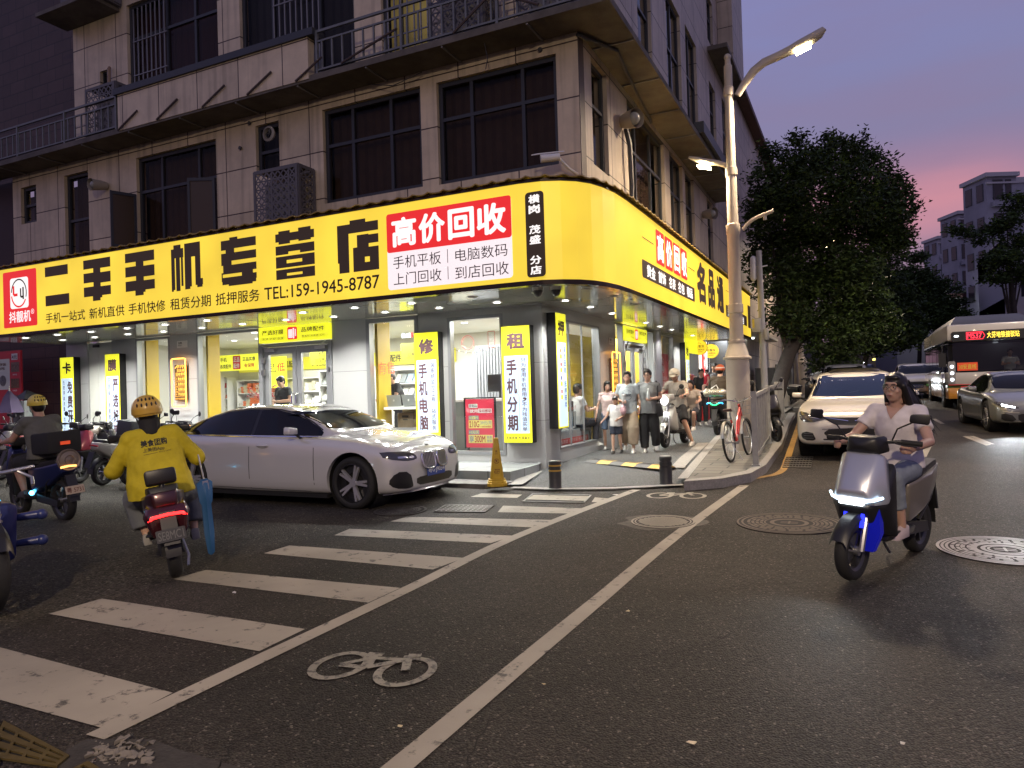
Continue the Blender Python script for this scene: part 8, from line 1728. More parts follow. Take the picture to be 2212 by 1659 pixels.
mb = MB(); Pl.rect(mb,-1.85,H0+.05,-.75,H2_-.05,-.006,.02); part('door',mb,BG,bus,30); mb = MB(); Pl.rect(mb,-1.31,H0+.06,-1.29,H2_-.06,.016,.01); Pl.rect(mb,-1.84,1.2,-.76,1.23,.016,.01); part('door_rail',mb,GREYM,bus,30)
mb = MB(); Pl.disc(mb,-2.9,H1+.02,.16,.004,20,r2=.12); Pl.rect(mb,-3.0,H1-.03,-2.8,H1+.07,.004); part('emblem',mb,mat('bus_green',(.05,.2,.03),.4),bus,None)
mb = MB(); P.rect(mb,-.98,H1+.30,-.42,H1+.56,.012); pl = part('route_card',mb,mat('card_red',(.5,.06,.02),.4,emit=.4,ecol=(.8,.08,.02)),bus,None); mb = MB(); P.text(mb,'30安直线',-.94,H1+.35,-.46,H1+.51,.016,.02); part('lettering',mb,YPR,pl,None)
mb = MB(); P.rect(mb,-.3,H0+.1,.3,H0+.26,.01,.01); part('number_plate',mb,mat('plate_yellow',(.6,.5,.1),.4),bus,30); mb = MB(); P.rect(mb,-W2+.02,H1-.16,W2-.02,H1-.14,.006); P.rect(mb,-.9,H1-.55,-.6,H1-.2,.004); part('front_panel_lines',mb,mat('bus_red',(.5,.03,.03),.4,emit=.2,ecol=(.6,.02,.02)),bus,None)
for sx in (-1,1): mb = MB(); mb.box(sx*(W2-.03),.02,H1+.252,sx*(W2-.012),.99,H2_); part('cab_window',mb,GLASS,bus,None)
lamp('POINT',(BUSX+1.6,by+.5,bz+2.25),9,(.9,.95,1),.1)  # added cab light that makes the driver visible
mb = MB(); mb.box(-W2+.03,.9,H1+.3,W2-.03,.95,H2_-.1); part('cab_back',mb,mat('cab_grey',(.06,.06,.065),.7),bus,30)
Tw,j,s,hp = person('bus driver in a pale shirt behind the windscreen',(BUSX+1.25+.55,by+.62,bz+.72),0,1.6,J=SITC,shirt=((.35,.37,.36),.46),bottom=('t',(.03,.03,.04),1.9,1.1)); clean(Tw)
# ================================================================ TWO-WHEELERS AND RIDERS
def helmet(T,hp,s,col,vents=True,visor=False,full=False,stripe=None):
    M = mat('helmet_%g_%g' % (col[0],col[2]),col,.35,coat=.4); mb = MB(); mb.ell(hp(0,.012,.035),(.108*s,.132*s,.112*s),22,12,None,.36 if full else .44,1); o = part('helmet',mb,M,T,60)
    mb = MB(); mb.ring([[hp(.110*c,.012+.134*d,z) for c,d in [(math.cos(2*math.pi*k/28),math.sin(2*math.pi*k/28)) for k in range(28)]] for z in (.005,.030)],False,False); mb.hull([hp(x,y,z) for x,y,z in ((-.07,-.10,.03),(.07,-.10,.03),(-.05,-.155,.02),(.05,-.155,.02),(-.07,-.10,.045),(.07,-.10,.045))]); part('rim',mb,M,o,40)
    if vents:
        for k in (-2,-1,0,1,2):
            for q in (.35,.75): mb = MB(); a = k*.34; mb.ell(hp(.108*math.sin(a)*math.cos(q),.012+(.134*math.cos(a))*math.cos(q),.035+.112*math.sin(q)),(.007*s,.007*s,.016*s),8,6); part('vent',mb,BLACK,o,60)
    if stripe: mb = MB(); mb.ring([[hp(.1125*q*c,.012+.137*q*d,z) for c,d in [(math.cos(2*math.pi*k/28),math.sin(2*math.pi*k/28)) for k in range(28)]] for z,q in ((.05,.99),(.075,.93))],False,False); part('stripe',mb,mat('helmet_stripe',stripe,.4),o,40)
    mb = MB()
    for k in (-1,1): mb.tube([hp(k*.088,.0,.01),hp(k*.07,-.03,-.07),hp(0,-.055,-.115)],.006*s,5)
    part('strap',mb,BLACK,T,40)
RIDE = dict(pelvis=(0,.24,.82),waist=(0,.23,.94),chest=(0,.19,1.13),neck=(0,.15,1.31),head=(0,.10,1.47),shl=(.17,.16,1.27),shr=(-.17,.16,1.27),ell=(.28,.0,1.06),elr=(-.28,.0,1.06),wrl=(.29,-.27,1.02),wrr=(-.29,-.27,1.02),hil=(.09,.20,.79),hir=(-.09,.20,.79),knl=(.16,-.22,.73),knr=(-.16,-.22,.73),anl=(.13,-.16,.37),anr=(-.13,-.16,.37))
def wheel2(T,y,R,w_,name,x=0,spoke=5):
    mb = MB(); mb.cyl((x-.05,y,R),(x+.05,y,R),.035,n=14); W = part(name,mb,STEEL,T); r = R-.075; mb = MB(); mb.lathe([(r,-w_*.35),(R-.04,-w_*.5),(R-.012,-w_*.36),(R,0),(R-.012,w_*.36),(R-.04,w_*.5),(r,w_*.35)],32,(x,y,R),'x'); part('tyre',mb,RUBBER,W,60)
    mb = MB(); mb.lathe([(r+.005,-w_*.36),(r-.02,-.02),(r-.02,.02),(r+.005,w_*.36)],30,(x,y,R),'x')
    for k in range(spoke): a = 2*math.pi*k/spoke; mb.hull([V(x+e,y+q*math.cos(a+d),R+q*math.sin(a+d)) for e in (-.02,.02) for q,d in ((.02,-.8),(.02,.8),(r-.01,-.10),(r-.01,.10))])
    part('rim',mb,mat('dark_rim',(.06,.06,.065),.35,.6),W,40); return W
def scooter(label,loc,rot,st,lean=None,group=None,name='scooter'):
    T = thing(name,label,'scooter',loc,rot,group,lean); c1 = mat('sc_%g_%g' % (st['c'][0],st['c'][2]),st['c'],.3,st.get('met',.2),coat=.6); BK = BLACK; R = st.get('R',.225); f,b = -.62,.60; k_ = st.get('kind','modern')
    wheel2(T,f,R,.10,'front_wheel'); wheel2(T,b,R,.11,'rear_wheel')
    mb = MB()
    for s in (-1,1): mb.tube([(s*.065,f,R),(s*.075,f+.06,R+.28),(s*.05,f+.13,.62)],.020,8)
    mb.cyl((0,f+.10,.52),(0,f+.24,.96),.028,n=10); part('fork',mb,STEEL,T)
    mb = MB(); mb.ring([[V(x,f+(R+.035)*math.cos(a),R+(R+.035)*math.sin(a)+dz) for x,dz in ((-.065,-.03),(-.04,.012),(.04,.012),(.065,-.03))] for a in [math.radians(20+14*i) for i in range(11)]],False,False,False); part('front_fender',mb,c1 if k_ == 'retro' else BK,T,50)
    if k_ == 'retro':
        mb = MB(); mb.hull([(x,y,z) for x,y,z in ((-.20,-.40,.34),(.20,-.40,.34),(-.17,-.42,.80),(.17,-.42,.80),(-.12,-.50,.60),(.12,-.50,.60),(-.08,-.52,.42),(.08,-.52,.42),(-.18,-.30,.34),(.18,-.30,.34),(-.14,-.36,.84),(.14,-.36,.84))]); part('leg_shield',mb,c1,T,40,bevel=.03)
        mb = MB(); mb.ell((0,-.52,.93),(.10,.10,.10),16,10); part('headlamp_shell',mb,c1,T); mb = MB(); mb.ell((0,-.60,.93),(.078,.03,.078),18,8); part('headlight',mb,st['lit'],T)
    else:
        mb = MB(); mb.hull([(x,y,z) for x,y,z in ((-.15,-.62,.56),(.15,-.62,.56),(-.21,-.50,.57),(.21,-.50,.57),(-.155,-.47,.92),(.155,-.47,.92),(-.10,-.50,.94),(.10,-.50,.94),(-.09,-.67,.66),(.09,-.67,.66),(-.19,-.40,.60),(.19,-.40,.60),(-.14,-.38,.90),(.14,-.38,.90))]); part('front_panel',mb,c1,T,40,bevel=.025)
        mb = MB(); mb.hull([(x,y,z) for x,y,z in ((-.20,-.52,.56),(.20,-.52,.56),(-.10,-.64,.55),(.10,-.64,.55),(-.13,-.50,.34),(.13,-.50,.34),(-.20,-.30,.30),(.20,-.30,.30),(-.19,-.34,.86),(.19,-.34,.86))]); part('leg_shield',mb,BK,T,40,bevel=.02)
        if st.get('lit'):
            mb = MB(); mb.hull([(x,y,z) for x,y,z in ((-.09,-.668,.565),(.09,-.668,.565),(-.10,-.66,.61),(.10,-.66,.61),(-.07,-.60,.56),(.07,-.60,.56),(-.07,-.60,.61),(.07,-.60,.61))]); part('headlight',mb,st['lit'],T,30,bevel=.01)
            for s in (-1,1): mb = MB(); mb.tube([(s*.10,-.658,.598),(s*.15,-.632,.61),(s*.19,-.575,.628)],.011,6); part('daytime_light',mb,st['drl'],T)
    if st.get('blue'):
        for s in (-1,1): mb = MB(); mb.hull([(s*.062+e,y,z) for e in (-.012,.012) for y,z in ((-.60,.52),(-.56,.52),(-.63,.40),(-.59,.40))]); part('blue_strip',mb,glow('blue_strip',(.02,.03,1),2.5),T,30)
        mb = MB(); mb.hull([(x,y,z) for x,z in ((.03,.54),(.16,.54),(.03,.22),(.17,.36),(.12,.22)) for y in (-.56,-.50)]); part('blue_lit_panel',mb,glow('blue_panel',(.005,.008,.30),.6),T,30)
    # handlebar, cowl, grips, mirrors
    mb = MB(); mb.hull([(x,y,z) for x,y,z in ((-.12,-.48,.92),(.12,-.48,.92),(-.10,-.50,1.05),(.10,-.50,1.05),(-.16,-.36,.94),(.16,-.36,.94),(-.13,-.36,1.06),(.13,-.36,1.06),(0,-.54,.98))]); part('handlebar_cowl',mb,BK if k_ != 'retro' else c1,T,40,bevel=.02)
    mb = MB(); mb.tube([(-.33,-.30,1.01),(-.2,-.36,1.02),(0,-.40,1.0),(.2,-.36,1.02),(.33,-.30,1.01)],.014,8); part('handlebar',mb,BK,T)
    for s in (-1,1):
        mb = MB(); mb.cyl((s*.22,-.352,1.018),(s*.345,-.292,1.008),.020,n=12); mb.tube([(s*.20,-.40,1.01),(s*.27,-.42,1.0),(s*.34,-.38,.995)],.006,5); g = part('grip',mb,RUBBER,T)
        a = st.get('mir',1.0); mb = MB(); mb.tube([(s*.17,-.38,1.03),(s*.22,-.42,1.12),(s*.27*a,-.43,1.18)],.006,6); part('mirror_stem',mb,BK,T); mb = MB()
        if k_ == 'modern': mb.hull([V(s*.30*a,-.43,1.20)+V(x,y+x*s*.3,z) for x,y,z in ((-.068,-.012,-.03),(.06,-.012,-.042),(-.06,-.012,.034),(.068,-.012,.038),(-.05,.014,-.022),(.05,.014,-.03),(-.05,.014,.025),(.055,.014,.03))])
        else: mb.ell((s*.30*a,-.43,1.20),(.05,.012,.05),14,8,Matrix.Rotation(s*.3,3,'Z'))
        part('mirror',mb,BK,T,40,bevel=.012 if k_ == 'modern' else 0)
    mb = MB(); mb.hull([(x,y,z) for x,y,z in ((-.15,-.38,.27),(.15,-.38,.27),(-.15,.12,.27),(.15,.12,.27),(-.17,-.38,.33),(.17,-.38,.33),(-.17,.12,.33),(.17,.12,.33))]); part('floorboard',mb,BK,T,30,bevel=.012)
    mb = MB(); mb.hull([(x,y,z) for x,y,z in ((-.13,.06,.33),(.13,.06,.33),(-.15,.02,.66),(.15,.02,.66),(-.17,.30,.44),(.17,.30,.44),(-.17,.45,.70),(.17,.45,.70),(-.10,.78,.76),(.10,.78,.76),(-.09,.80,.64),(.09,.80,.64),(-.13,.55,.48),(.13,.55,.48))]); part('rear_body',mb,st.get('c2m') or c1,T,40,bevel=.03)
    mb = MB(); mb.hull([(x,y,z) for x,y,z in ((-.12,-.02,.66),(.12,-.02,.66),(-.15,.20,.66),(.15,.20,.66),(-.13,.0,.73),(.13,.0,.73),(-.14,.25,.74),(.14,.25,.74),(-.11,.70,.80),(.11,.70,.80),(-.10,.74,.74),(.10,.74,.74))]); part('seat',mb,mat('seat_vinyl',(.018,.017,.017),.5),T,40,bevel=.025)
    mb = MB(); mb.hull([(x,y,z) for x,y,z in ((-.11,.10,.24),(.11,.10,.24),(-.10,.10,.34),(.10,.10,.34),(-.09,.62,.20),(.09,.62,.20),(-.08,.62,.28),(.08,.62,.28))]); mb.tube([(.10,.35,.33),(.13,.5,.5),(.10,.66,.62)],.016); mb.tube([(-.10,.35,.33),(-.13,.5,.5),(-.10,.66,.62)],.016); part('swing_arm',mb,BK,T,40)
    mb = MB(); mb.ring([[V(x,b+(R+.04)*math.cos(a),R+(R+.04)*math.sin(a)) for x in (-.06,.06)] for a in [math.radians(0+14*i) for i in range(9)]],False,False,False); mb.hull([(x,y,z) for x in (-.06,.06) for y,z in ((.80,.60),(.84,.60),(.90,.34),(.93,.34))]); part('rear_fender',mb,BK,T,40)
    if st.get('tail'): mb = MB(); mb.tube(st.get('tailp') or [(-.09,.805,.70),(0,.825,.71),(.09,.805,.70)],.014,6); part('tail_light',mb,st['tail'],T)
    if st.get('plate'): P = Panel((0,.925,.42),(-1,0,0),(0,-.2,1)); mb = MB(); P.rrect(mb,-.11,-.05,.11,.05,.01,0,.006); o = part('number_plate',mb,mat('sc_plate_%g' % st['plate'][1][0],st['plate'][1],.45),T,30); mb = MB(); P.text(mb,st['plate'][0],-.095,-.035,.095,.035,.009,.012); part('lettering',mb,mat('sc_ink_%g' % st['plate'][2][0],st['plate'][2],.5),o,None)
    mb = MB(); mb.tube([(-.10,.18,.26),(-.13,.28,.10),(-.11,.34,.02)],.012,6); part('side_stand',mb,STEEL,T)
    return T
# ---- silver scooter with the long-haired rider
fw_ = gp(1850,1252); rw_ = gp(1973,1192); d = (fw_-rw_).normalized(); rt = math.atan2(d.x,-d.y); c = (fw_+rw_)/2; c.z = gz(c.x,c.y)
LITS = glow('scooter_lamp',(.85,.95,1),9); DR = glow('scooter_drl',(.65,.85,1),3.5)
scooter('silver scooter with a glowing headlight bar and blue lit front ridden by the long-haired woman',c,rt,dict(c=(.42,.44,.50),met=.5,lit=LITS,drl=DR,blue=True,mir=1.25,c2m=mat('sc_grey_side',(.20,.18,.16),.35,.3,coat=.4)),(0,.05))
q = Matrix.Rotation(rt,3,'Z')@V(0,-.7,.58)+c; l = lamp('SPOT',q,22,(.85,.95,1),.04,spot=70,blend=.8); l.rotation_euler = (math.radians(68),0,rt+math.pi)
Tw,j,s,hp = person('woman in a white V-neck T-shirt with long hair blowing back riding the silver scooter',c,rt,1.62,J={**RIDE,'ell': (.30,.02,1.05),'elr': (-.30,.02,1.05),'knl': (.12,-.20,.76),'anl': (.15,-.10,.36)},shirt=((.64,.60,.62),.80,1.0),bottom=('t',(.17,.20,.25),1.62,1.0),hair='long',head=(-.08,.03),build=1.05,glasses=True,vox=.0085,lean=(0,.05),shoes=(.44,.36,.36),skc=(.42,.26,.20),curl=(1.1,1.1)); vneck(Tw,j,s); clean(Tw)
# ---- yellow delivery rider seen from behind
rw_ = gp(383,1246); rt = -2.20; dv = V(math.sin(rt),-math.cos(rt),0); c = rw_+dv*.60; c.z = 0; LN_ = (0,.13)
TR = glow('tail_red_on',(1,.02,.02),5)
sc_ = scooter('dark red scooter with a glowing red tail bar carrying the yellow delivery rider',c,rt,dict(c=(.045,.012,.015),met=.4,lit=LITS,drl=DR,tail=TR,tailp=[(-.14,.82,.545),(-.11,.85,.57),(0,.87,.58),(.11,.85,.57),(.14,.82,.545)],plate=('SE8MC1',(.03,.03,.035),(.11,.11,.11))),LN_)
mb = MB(); mb.hull([(x,y,z) for x,y,z in ((-.18,.72,.56),(.18,.72,.56),(-.15,.85,.57),(.15,.85,.57),(-.12,.80,.38),(.12,.80,.38),(-.17,.5,.5),(.17,.5,.5),(-.15,.5,.66),(.15,.5,.66),(-.14,.80,.64),(.14,.80,.64))]); part('tail_fairing',mb,mat('sc_red_gloss',(.06,.010,.015),.25,.3,coat=.6),sc_,40,bevel=.025)
mb = MB(); mb.hull([(x,y,z) for x in (-.12,.12) for y,z in ((.66,.80),(.74,.82),(.67,.93),(.73,.95))]); mb.cyl((0,.68,.66),(0,.69,.82),.025); part('backrest',mb,BLACK,sc_,40,bevel=.025)
for sx in (-1,1): mb = MB(); mb.ell((sx*.13,.10,.31),(.05,.07,.02)); mb.cyl((sx*.10,.12,.31),(sx*.18,.10,.31),.012); part('foot_peg',mb,BLACK,sc_)
YJ = (.50,.40,.01); R2 = {k: (a,b,z-.09) for k,(a,b,z) in RIDE.items()}; R2.update(ell=(.34,.12,.93),elr=(-.34,.12,.92),wrl=(.32,-.22,.98),wrr=(-.33,-.20,.97),knl=(.20,-.15,.62),knr=(-.24,-.12,.60),anl=(.17,-.05,.30),anr=(-.22,.0,.26))
Tw,j,s,hp = person('delivery rider in a puffy yellow jacket and yellow helmet seen from behind',c,rt,1.72,J=R2,shirt=(YJ,.66,1.20),bottom=('t',(.13,.14,.15),1.8,1.35),hair='short',build=1.22,sleeve=1.9,vox=.010,lean=LN_,shoes=(.28,.27,.25),curl=(1.1,1.1)); clean(Tw); helmet(Tw,(lambda x,y,z: hp(x*1.16,y*1.16,z*1.16)),s*1.16,(.55,.34,.05),full=True)
sj = [o for o in Tw.children if o.name.startswith('shirt')][0]; sj.name = 'jacket'
mb = MB(); mb.cap(j['neck']+V(0,.02,.0),.085,hp(0,.03,-.07),.088); part('hood_collar',mb,mat('black_collar',(.01,.01,.01),.8),Tw)
# printing laid on the jacket's back
bj = BVHTree.FromPolygons([v.co.copy() for v in sj.data.vertices],[tuple(p_.vertices) for p_ in sj.data.polygons]); P = Panel((0,.6,0),(-1,0,0)); mb = MB()
zt = j['chest'].z; P.text(mb,'美食团购',-.10,zt+.065,.11,zt+.125,0,.03); P.text(mb,'上美团App',-.09,zt+.015,.08,zt+.055,0,.008); P.line(mb,[(-.09,zt),(.02,zt+.004)],.003,0); P.text(mb,'美好生活 立享半价',.03,zt,.13,zt+.011,0,.0)
nv = []
for x,y,z in mb.v:
    h = bj.ray_cast(V(x,1.2,z),V(0,-1,0)); nv.append((x,(h[0].y if h[0] is not None else y)+.0045,z))
mb.v = nv; part('jacket_print',mb,mat('jacket_ink',(.02,.02,.015),.7),Tw,None)
T = thing('hanging_umbrella','folded blue umbrella hanging at the right side of the delivery scooter','umbrella',c,rt,None,LN_); mb = MB(); a = V(-.34,.46,.76); b_ = V(-.29,.62,.12)
mb.ring([[a.lerp(b_,t)+V(r*(1+.3*(k % 2))*math.cos(k*math.pi/6),r*(1+.3*(k % 2))*math.sin(k*math.pi/6),0) for k in range(12)] for t,r in ((0,.02),(.05,.058),(.3,.046),(.34,.034),(.7,.036),(.97,.024),(1,.008))]); part('canopy',mb,mat('umbrella_blue',(.012,.075,.19),.6),T,50)
mb = MB(); mb.cyl(a,a+V(.01,-.03,.22),.007); mb.hull([a+V(x,y,z) for x,y,z in ((-.03,.06,-.01),(.02,.07,-.01),(-.02,.075,-.17),(.02,.08,-.15))]); part('shaft',mb,STEEL,T)
# ---- rider with the black box at the left
rw_ = gp(143,1126); rt = -1.72; dv = V(math.sin(rt),-math.cos(rt),0); c = rw_+dv*.62; c.z = gz(c.x,c.y)
sc_ = scooter('custom blue motor scooter with fat tyres and a pale number plate',c,rt,dict(c=(.02,.03,.12),met=.5,R=.27,tail=glow('amber_tail',(1,.45,.12),3),plate=('粤 5731',(.45,.36,.27),(.15,.05,.03)),kind='moto',lit=None,drl=None),(0,.06))
mb = MB(); mb.lathe([(.14,0),(.13,.03),(.11,.02),(.06,.035),(.05,.02),(0,.03)],24,(-.02,.78,.78),'y'); part('round_speaker',mb,mat('speaker_grey',(.22,.18,.15),.5,.4),sc_); mb = MB(); mb.ell((.15,.1,.36),.03); part('blue_led',mb,glow('blue_led_dot',(.1,.6,1),12),sc_)
mb = MB(); mb.hull([(x,y,z) for x in (-.2,.2) for y,z in ((.30,.86),(.78,.88),(.30,1.12),(.78,1.15))]); bx = thing('delivery_box','black delivery box strapped behind the rider in the grey T-shirt','delivery box',c,rt,None,(0,.06)); part('box',mb,mat('box_cloth_black',(.012,.012,.013),.8),bx,40,bevel=.03); mb = MB(); mb.box(-.05,.785,.98,.06,.80,1.02); part('red_reflector',mb,mat('reflector_orange',(.8,.10,.03),.4,emit=.4,ecol=(1,.1,.03)),bx,30)
Tw,j,s,hp = person('rider in a grey T-shirt and yellow bicycle helmet seen from behind at the left',c,rt,1.70,J=RIDE,shirt=((.095,.095,.085),.80,1.05),bottom=('s',(.015,.015,.016),.95,1.1),hair='short',build=1.15,lean=(0,.06),shoes=(.05,.05,.05),curl=(1.1,1.1),skc=(.38,.22,.16)); clean(Tw); helmet(Tw,hp,s,(.56,.44,.06))
# ---- motorbike cut by the left edge
fw_ = gp(-28,1330); T = thing('motorcycle','dark motorcycle front with spring fork and blue bolsters cut by the left edge','motorcycle',(fw_.x,fw_.y,0),math.radians(78)); wheel2(T,0,.33,.13,'front_wheel',spoke=7)
for sx in (-1,1):
    mb = MB(); mb.tube([(sx*.09,0,.33),(sx*.09,.10,.95)],.024,8); pts = [(sx*.09+.04*math.cos(a),.03+.012*a/6.28+.04*math.sin(a)*.5,.42+.045*a/6.28) for a in [k*.6 for k in range(70)]]; mb.tube(pts,.008,5); part('fork',mb,STEEL,T)
mb = MB(); mb.ring([[V(x,.36*math.cos(a),.33+.36*math.sin(a)+dz) for x,dz in ((-.08,-.04),(-.05,.01),(.05,.01),(.08,-.04))] for a in [math.radians(15+14*i) for i in range(11)]],False,False,False); part('front_fender',mb,mat('dark_fender',(.03,.03,.032),.3,.5),T,50)
mb = MB(); mb.lathe([(.0,0),(.07,.02),(.09,.08),(.085,.1)],20,(0,-.12,.80),'y'); part('headlight',mb,CHROME,T); NAVY = mat('navy_vinyl',(.02,.03,.13),.35,coat=.3)
mb = MB(); mb.hull([(x,y,z) for x in (.06,.30) for y,z in ((.30,.30),(.95,.22),(.25,.75),(1.0,.75))]); part('side_bag',mb,NAVY,T,40,bevel=.05); mb = MB(); mb.hull([(x,y,z) for x,y,z in ((-.12,.2,.75),(.12,.2,.75),(-.16,.8,.80),(.16,.8,.80),(-.10,.3,.95),(.10,.3,.95),(0,.7,.92))]); part('tank',mb,mat('tank_blue',(.02,.03,.10),.3,.3,coat=.4),T,40,bevel=.04)
for z in (.42,.62): mb = MB(); mb.cap(V(.22,.38,z),.025,V(.42,.24,z+.02),.034); mb.ell((.44,.23,z+.02),.042); part('bolster',mb,NAVY,T)
mb = MB(); mb.tube([(-.38,.2,1.02),(-.15,.12,1.0),(.15,.12,1.0),(.38,.2,1.02)],.016); mb.tube([(.25,.12,1.0),(.32,.05,.95),(.30,-.02,.90)],.012); part('handlebar',mb,STEEL,T); wheel2(T,1.35,.31,.14,'rear_wheel')
# ---- man on the white retro scooter, child behind him
p = gp(1438,969,.082); q2 = p+V(.12,1.2,0); d = (p-q2).normalized(); rt = math.atan2(d.x,-d.y); c = (p+q2)/2; c.z = gz(c.x,c.y)+.082; HLR = glow('retro_lamp',(1,.98,.92),16)
sc_ = scooter('white retro scooter with two bright round lamps rolling down the side lane',c,rt,dict(c=(.42,.42,.39),met=.1,lit=HLR,kind='retro')); mb = MB(); mb.ell((0,-.53,.66),(.045,.02,.045),14,7); part('fog_lamp',mb,HLR,sc_); mb = MB(); mb.tube([(-.2,-.36,.45),(-.24,-.50,.5),(-.22,-.5,.72),(-.16,-.4,.75)],.010,6); part('crash_bar',mb,CHROME,sc_)
Tw,j,s,hp = person('man in a cream polo shirt, black shorts and white helmet on the retro scooter',c,rt,1.68,J={**RIDE,'knl': (.22,-.06,.50),'anl': (.34,.02,.085),'head': (0,.06,1.45)},shirt=((.36,.32,.27),.78,1.05),bottom=('s',(.013,.013,.014),.98,1.3),hair='short',head=(0,.35),shoes=(.46,.45,.43),curl=(1.1,1.1)); clean(Tw); helmet(Tw,hp,s,(.58,.53,.42),False)
Tw,j,s,hp = person('child peeking over the shoulder of the man on the retro scooter',c+Matrix.Rotation(rt,3,'Z')@V(.16,.52,.06),rt,1.35,J=RIDE,shirt=((.40,.36,.33),.80),bottom=('s',(.05,.05,.06),.9,1.1),hair='bob'); clean(Tw)
# ---- rider in the orange helmet seen from behind
p = gp(1553,941,.082); c = p+V(0,.6,0); c.z = gz(c.x,c.y)+.082; rt = math.pi-.05
sc_ = scooter('black scooter with a green and blue light bar seen from behind',c,rt,dict(c=(.02,.02,.022),tail=glow('green_tail',(.02,.8,.25),3),tailp=[(-.10,.80,.74),(-.04,.83,.70),(0,.835,.695),(.04,.83,.70),(.10,.80,.74)],lit=None,drl=None))
for sx in (-1,1): mb = MB(); mb.tube([(sx*.10,.81,.745),(sx*.16,.78,.745),(sx*.18,.77,.72)],.014,6); part('blue_light',mb,glow('cyan_tail',(.05,.45,1),3),sc_)
T = thing('delivery_box','silver foil bag on the rack of the black scooter','bag',c,rt); mb = MB(); mb.cap(V(-.17,.72,.97),.10,V(.17,.72,.97),.10); part('bag_body',mb,gloss('foil_silver',(.55,.52,.42),.25,.8,14,.05),T,bevel=.01); mb = MB(); mb.tube([(-.08,.72,1.05),(-.03,.7,1.15),(.10,.7,1.06)],.012); part('handle',mb,WHITEP,T)
Tw,j,s,hp = person('rider in a dark brown long-sleeved shirt and orange helmet seen from behind',c,rt,1.72,J=RIDE,shirt=((.045,.032,.018),.80),bottom=('t',(.03,.03,.035),1.4,1.1),hair='short',build=1.15,sleeve=1.9,shoes=(.04,.04,.04),curl=(1.1,1.1)); clean(Tw); helmet(Tw,hp,s,(.50,.10,.02),False,stripe=(.5,.48,.45))
# ---- parked scooters
rg = random.Random(21); GRP = 'scooters parked in a row before the shop'; cols = [(.02,.02,.022),(.05,.06,.10),(.36,.35,.33),(.20,.02,.03),(.021,.022,.025),(.04,.10,.16),(.30,.28,.24),(.022,.021,.02),(.16,.03,.03)]
labs = ['nearest parked black scooter behind the yellow delivery rider','dark blue scooter second in the parked row','pale scooter third in the parked row','dark red scooter in the middle of the parked row','black scooter under the 卡 light box sign','teal blue scooter with its mirrors above the grey rider','beige scooter beside the grey rider','black scooter near the purple sunshade','last red scooter of the row at the left edge']
for i,col in enumerate(cols):
    x = -10.4-i*.72; y = 8.75+rg.uniform(-.12,.12); o = scooter(labs[i],(x,y,gz(x,y)),math.pi+rg.uniform(-.25,.25) if i % 3 else rg.uniform(-.3,.3),dict(c=col,kind='moto' if i % 2 else 'modern',lit=None,drl=None,tail=mat('tail_lens_red',(.4,.02,.02),.2),mir=1.1+.1*(i % 2)),(0,-.08),GRP,'parked_scooter')
    if i == 1: mb = MB(); mb.hull([(a,b,z) for a in (-.18,.18) for b,z in ((.42,.82),(.80,.84),(.44,1.12),(.78,1.12))]); part('top_box',mb,mat('top_box_grey',(.05,.055,.06),.5),o,40,bevel=.03)
    if i in (0,4): mb = MB(); mb.ell((.2,-.30,.86),(.11,.13,.10)); part('hung_helmet',mb,mat('helmet_pale_%d' % i,(.40,.36,.30),.3),o)
for i,(x,y) in enumerate(((-2.0,29.0),(-1.95,30.2),(-2.1,31.5))): scooter(['dark scooter parked on the far pavement nearest the fence end','middle dark scooter parked on the far pavement','farthest dark scooter parked on the pavement under the trees'][i],(x,y,gz(x,y)+.115),1.3,dict(c=(.021,.021,.02),kind='moto',lit=None,drl=None),(0,-.08),'scooters parked on the far pavement','parked_scooter')
scooter('black scooter standing behind the lamp post with only its handlebars showing',(-1.75,15.6,gz(0,15.6)+.115),.5,dict(c=(.023,.02,.02),kind='moto',lit=None,drl=None),(0,-.08),None,'parked_scooter')
# ---- red bicycle on the pavement wedge
a = gp(1580,998,.115); b_ = gp(1619,981,.115); d = (b_-a).normalized(); L = (b_-a).length; T = thing('bicycle','red city bicycle with a wire basket standing against the lamp post','bicycle',a,math.atan2(d.y,d.x),None,(-.10,0)); Rr = .315; k = L/1.06
def bw(x,nm):
    mb = MB(); mb.cyl((x,-.04,Rr),(x,.04,Rr),.022); W = part(nm,mb,STEEL,T); mb = MB(); mb.tube([(x+Rr*math.cos(t)*.97,0,Rr+Rr*math.sin(t)*.97) for t in [2*math.pi*q/36 for q in range(36)]],.019,8,close=True); part('tyre',mb,RUBBER,W,60)
    mb = MB(); mb.tube([(x+Rr*math.cos(t)*.88,0,Rr+Rr*math.sin(t)*.88) for t in [2*math.pi*q/36 for q in range(36)]],.010,6,close=True); part('rim',mb,STEEL,W,60); mb = MB()
    for q in range(20): t = 2*math.pi*q/20; mb.cyl((x,.018*(-1)**q,Rr),(x+Rr*.87*math.cos(t),0,Rr+Rr*.87*math.sin(t)),.0016,n=4)
    part('spokes',mb,STEEL,W,None); mb = MB(); mb.ring([[V(x+(Rr+.03)*math.cos(t),y,Rr+(Rr+.03)*math.sin(t)) for y in (-.025,.025)] for t in [math.radians(10+13*q) for q in range(13)]],False,False,False); part('mudguard',mb,STEEL,T,50)
bw(0,'rear_wheel'); bw(L,'front_wheel'); RF = mat('bike_red',(.45,.03,.025),.3,.2,coat=.6); mb = MB(); bb = V(.42*k,0,.28); hd_ = V(.86*k,0,.78); st_ = V(.28*k,0,.66)
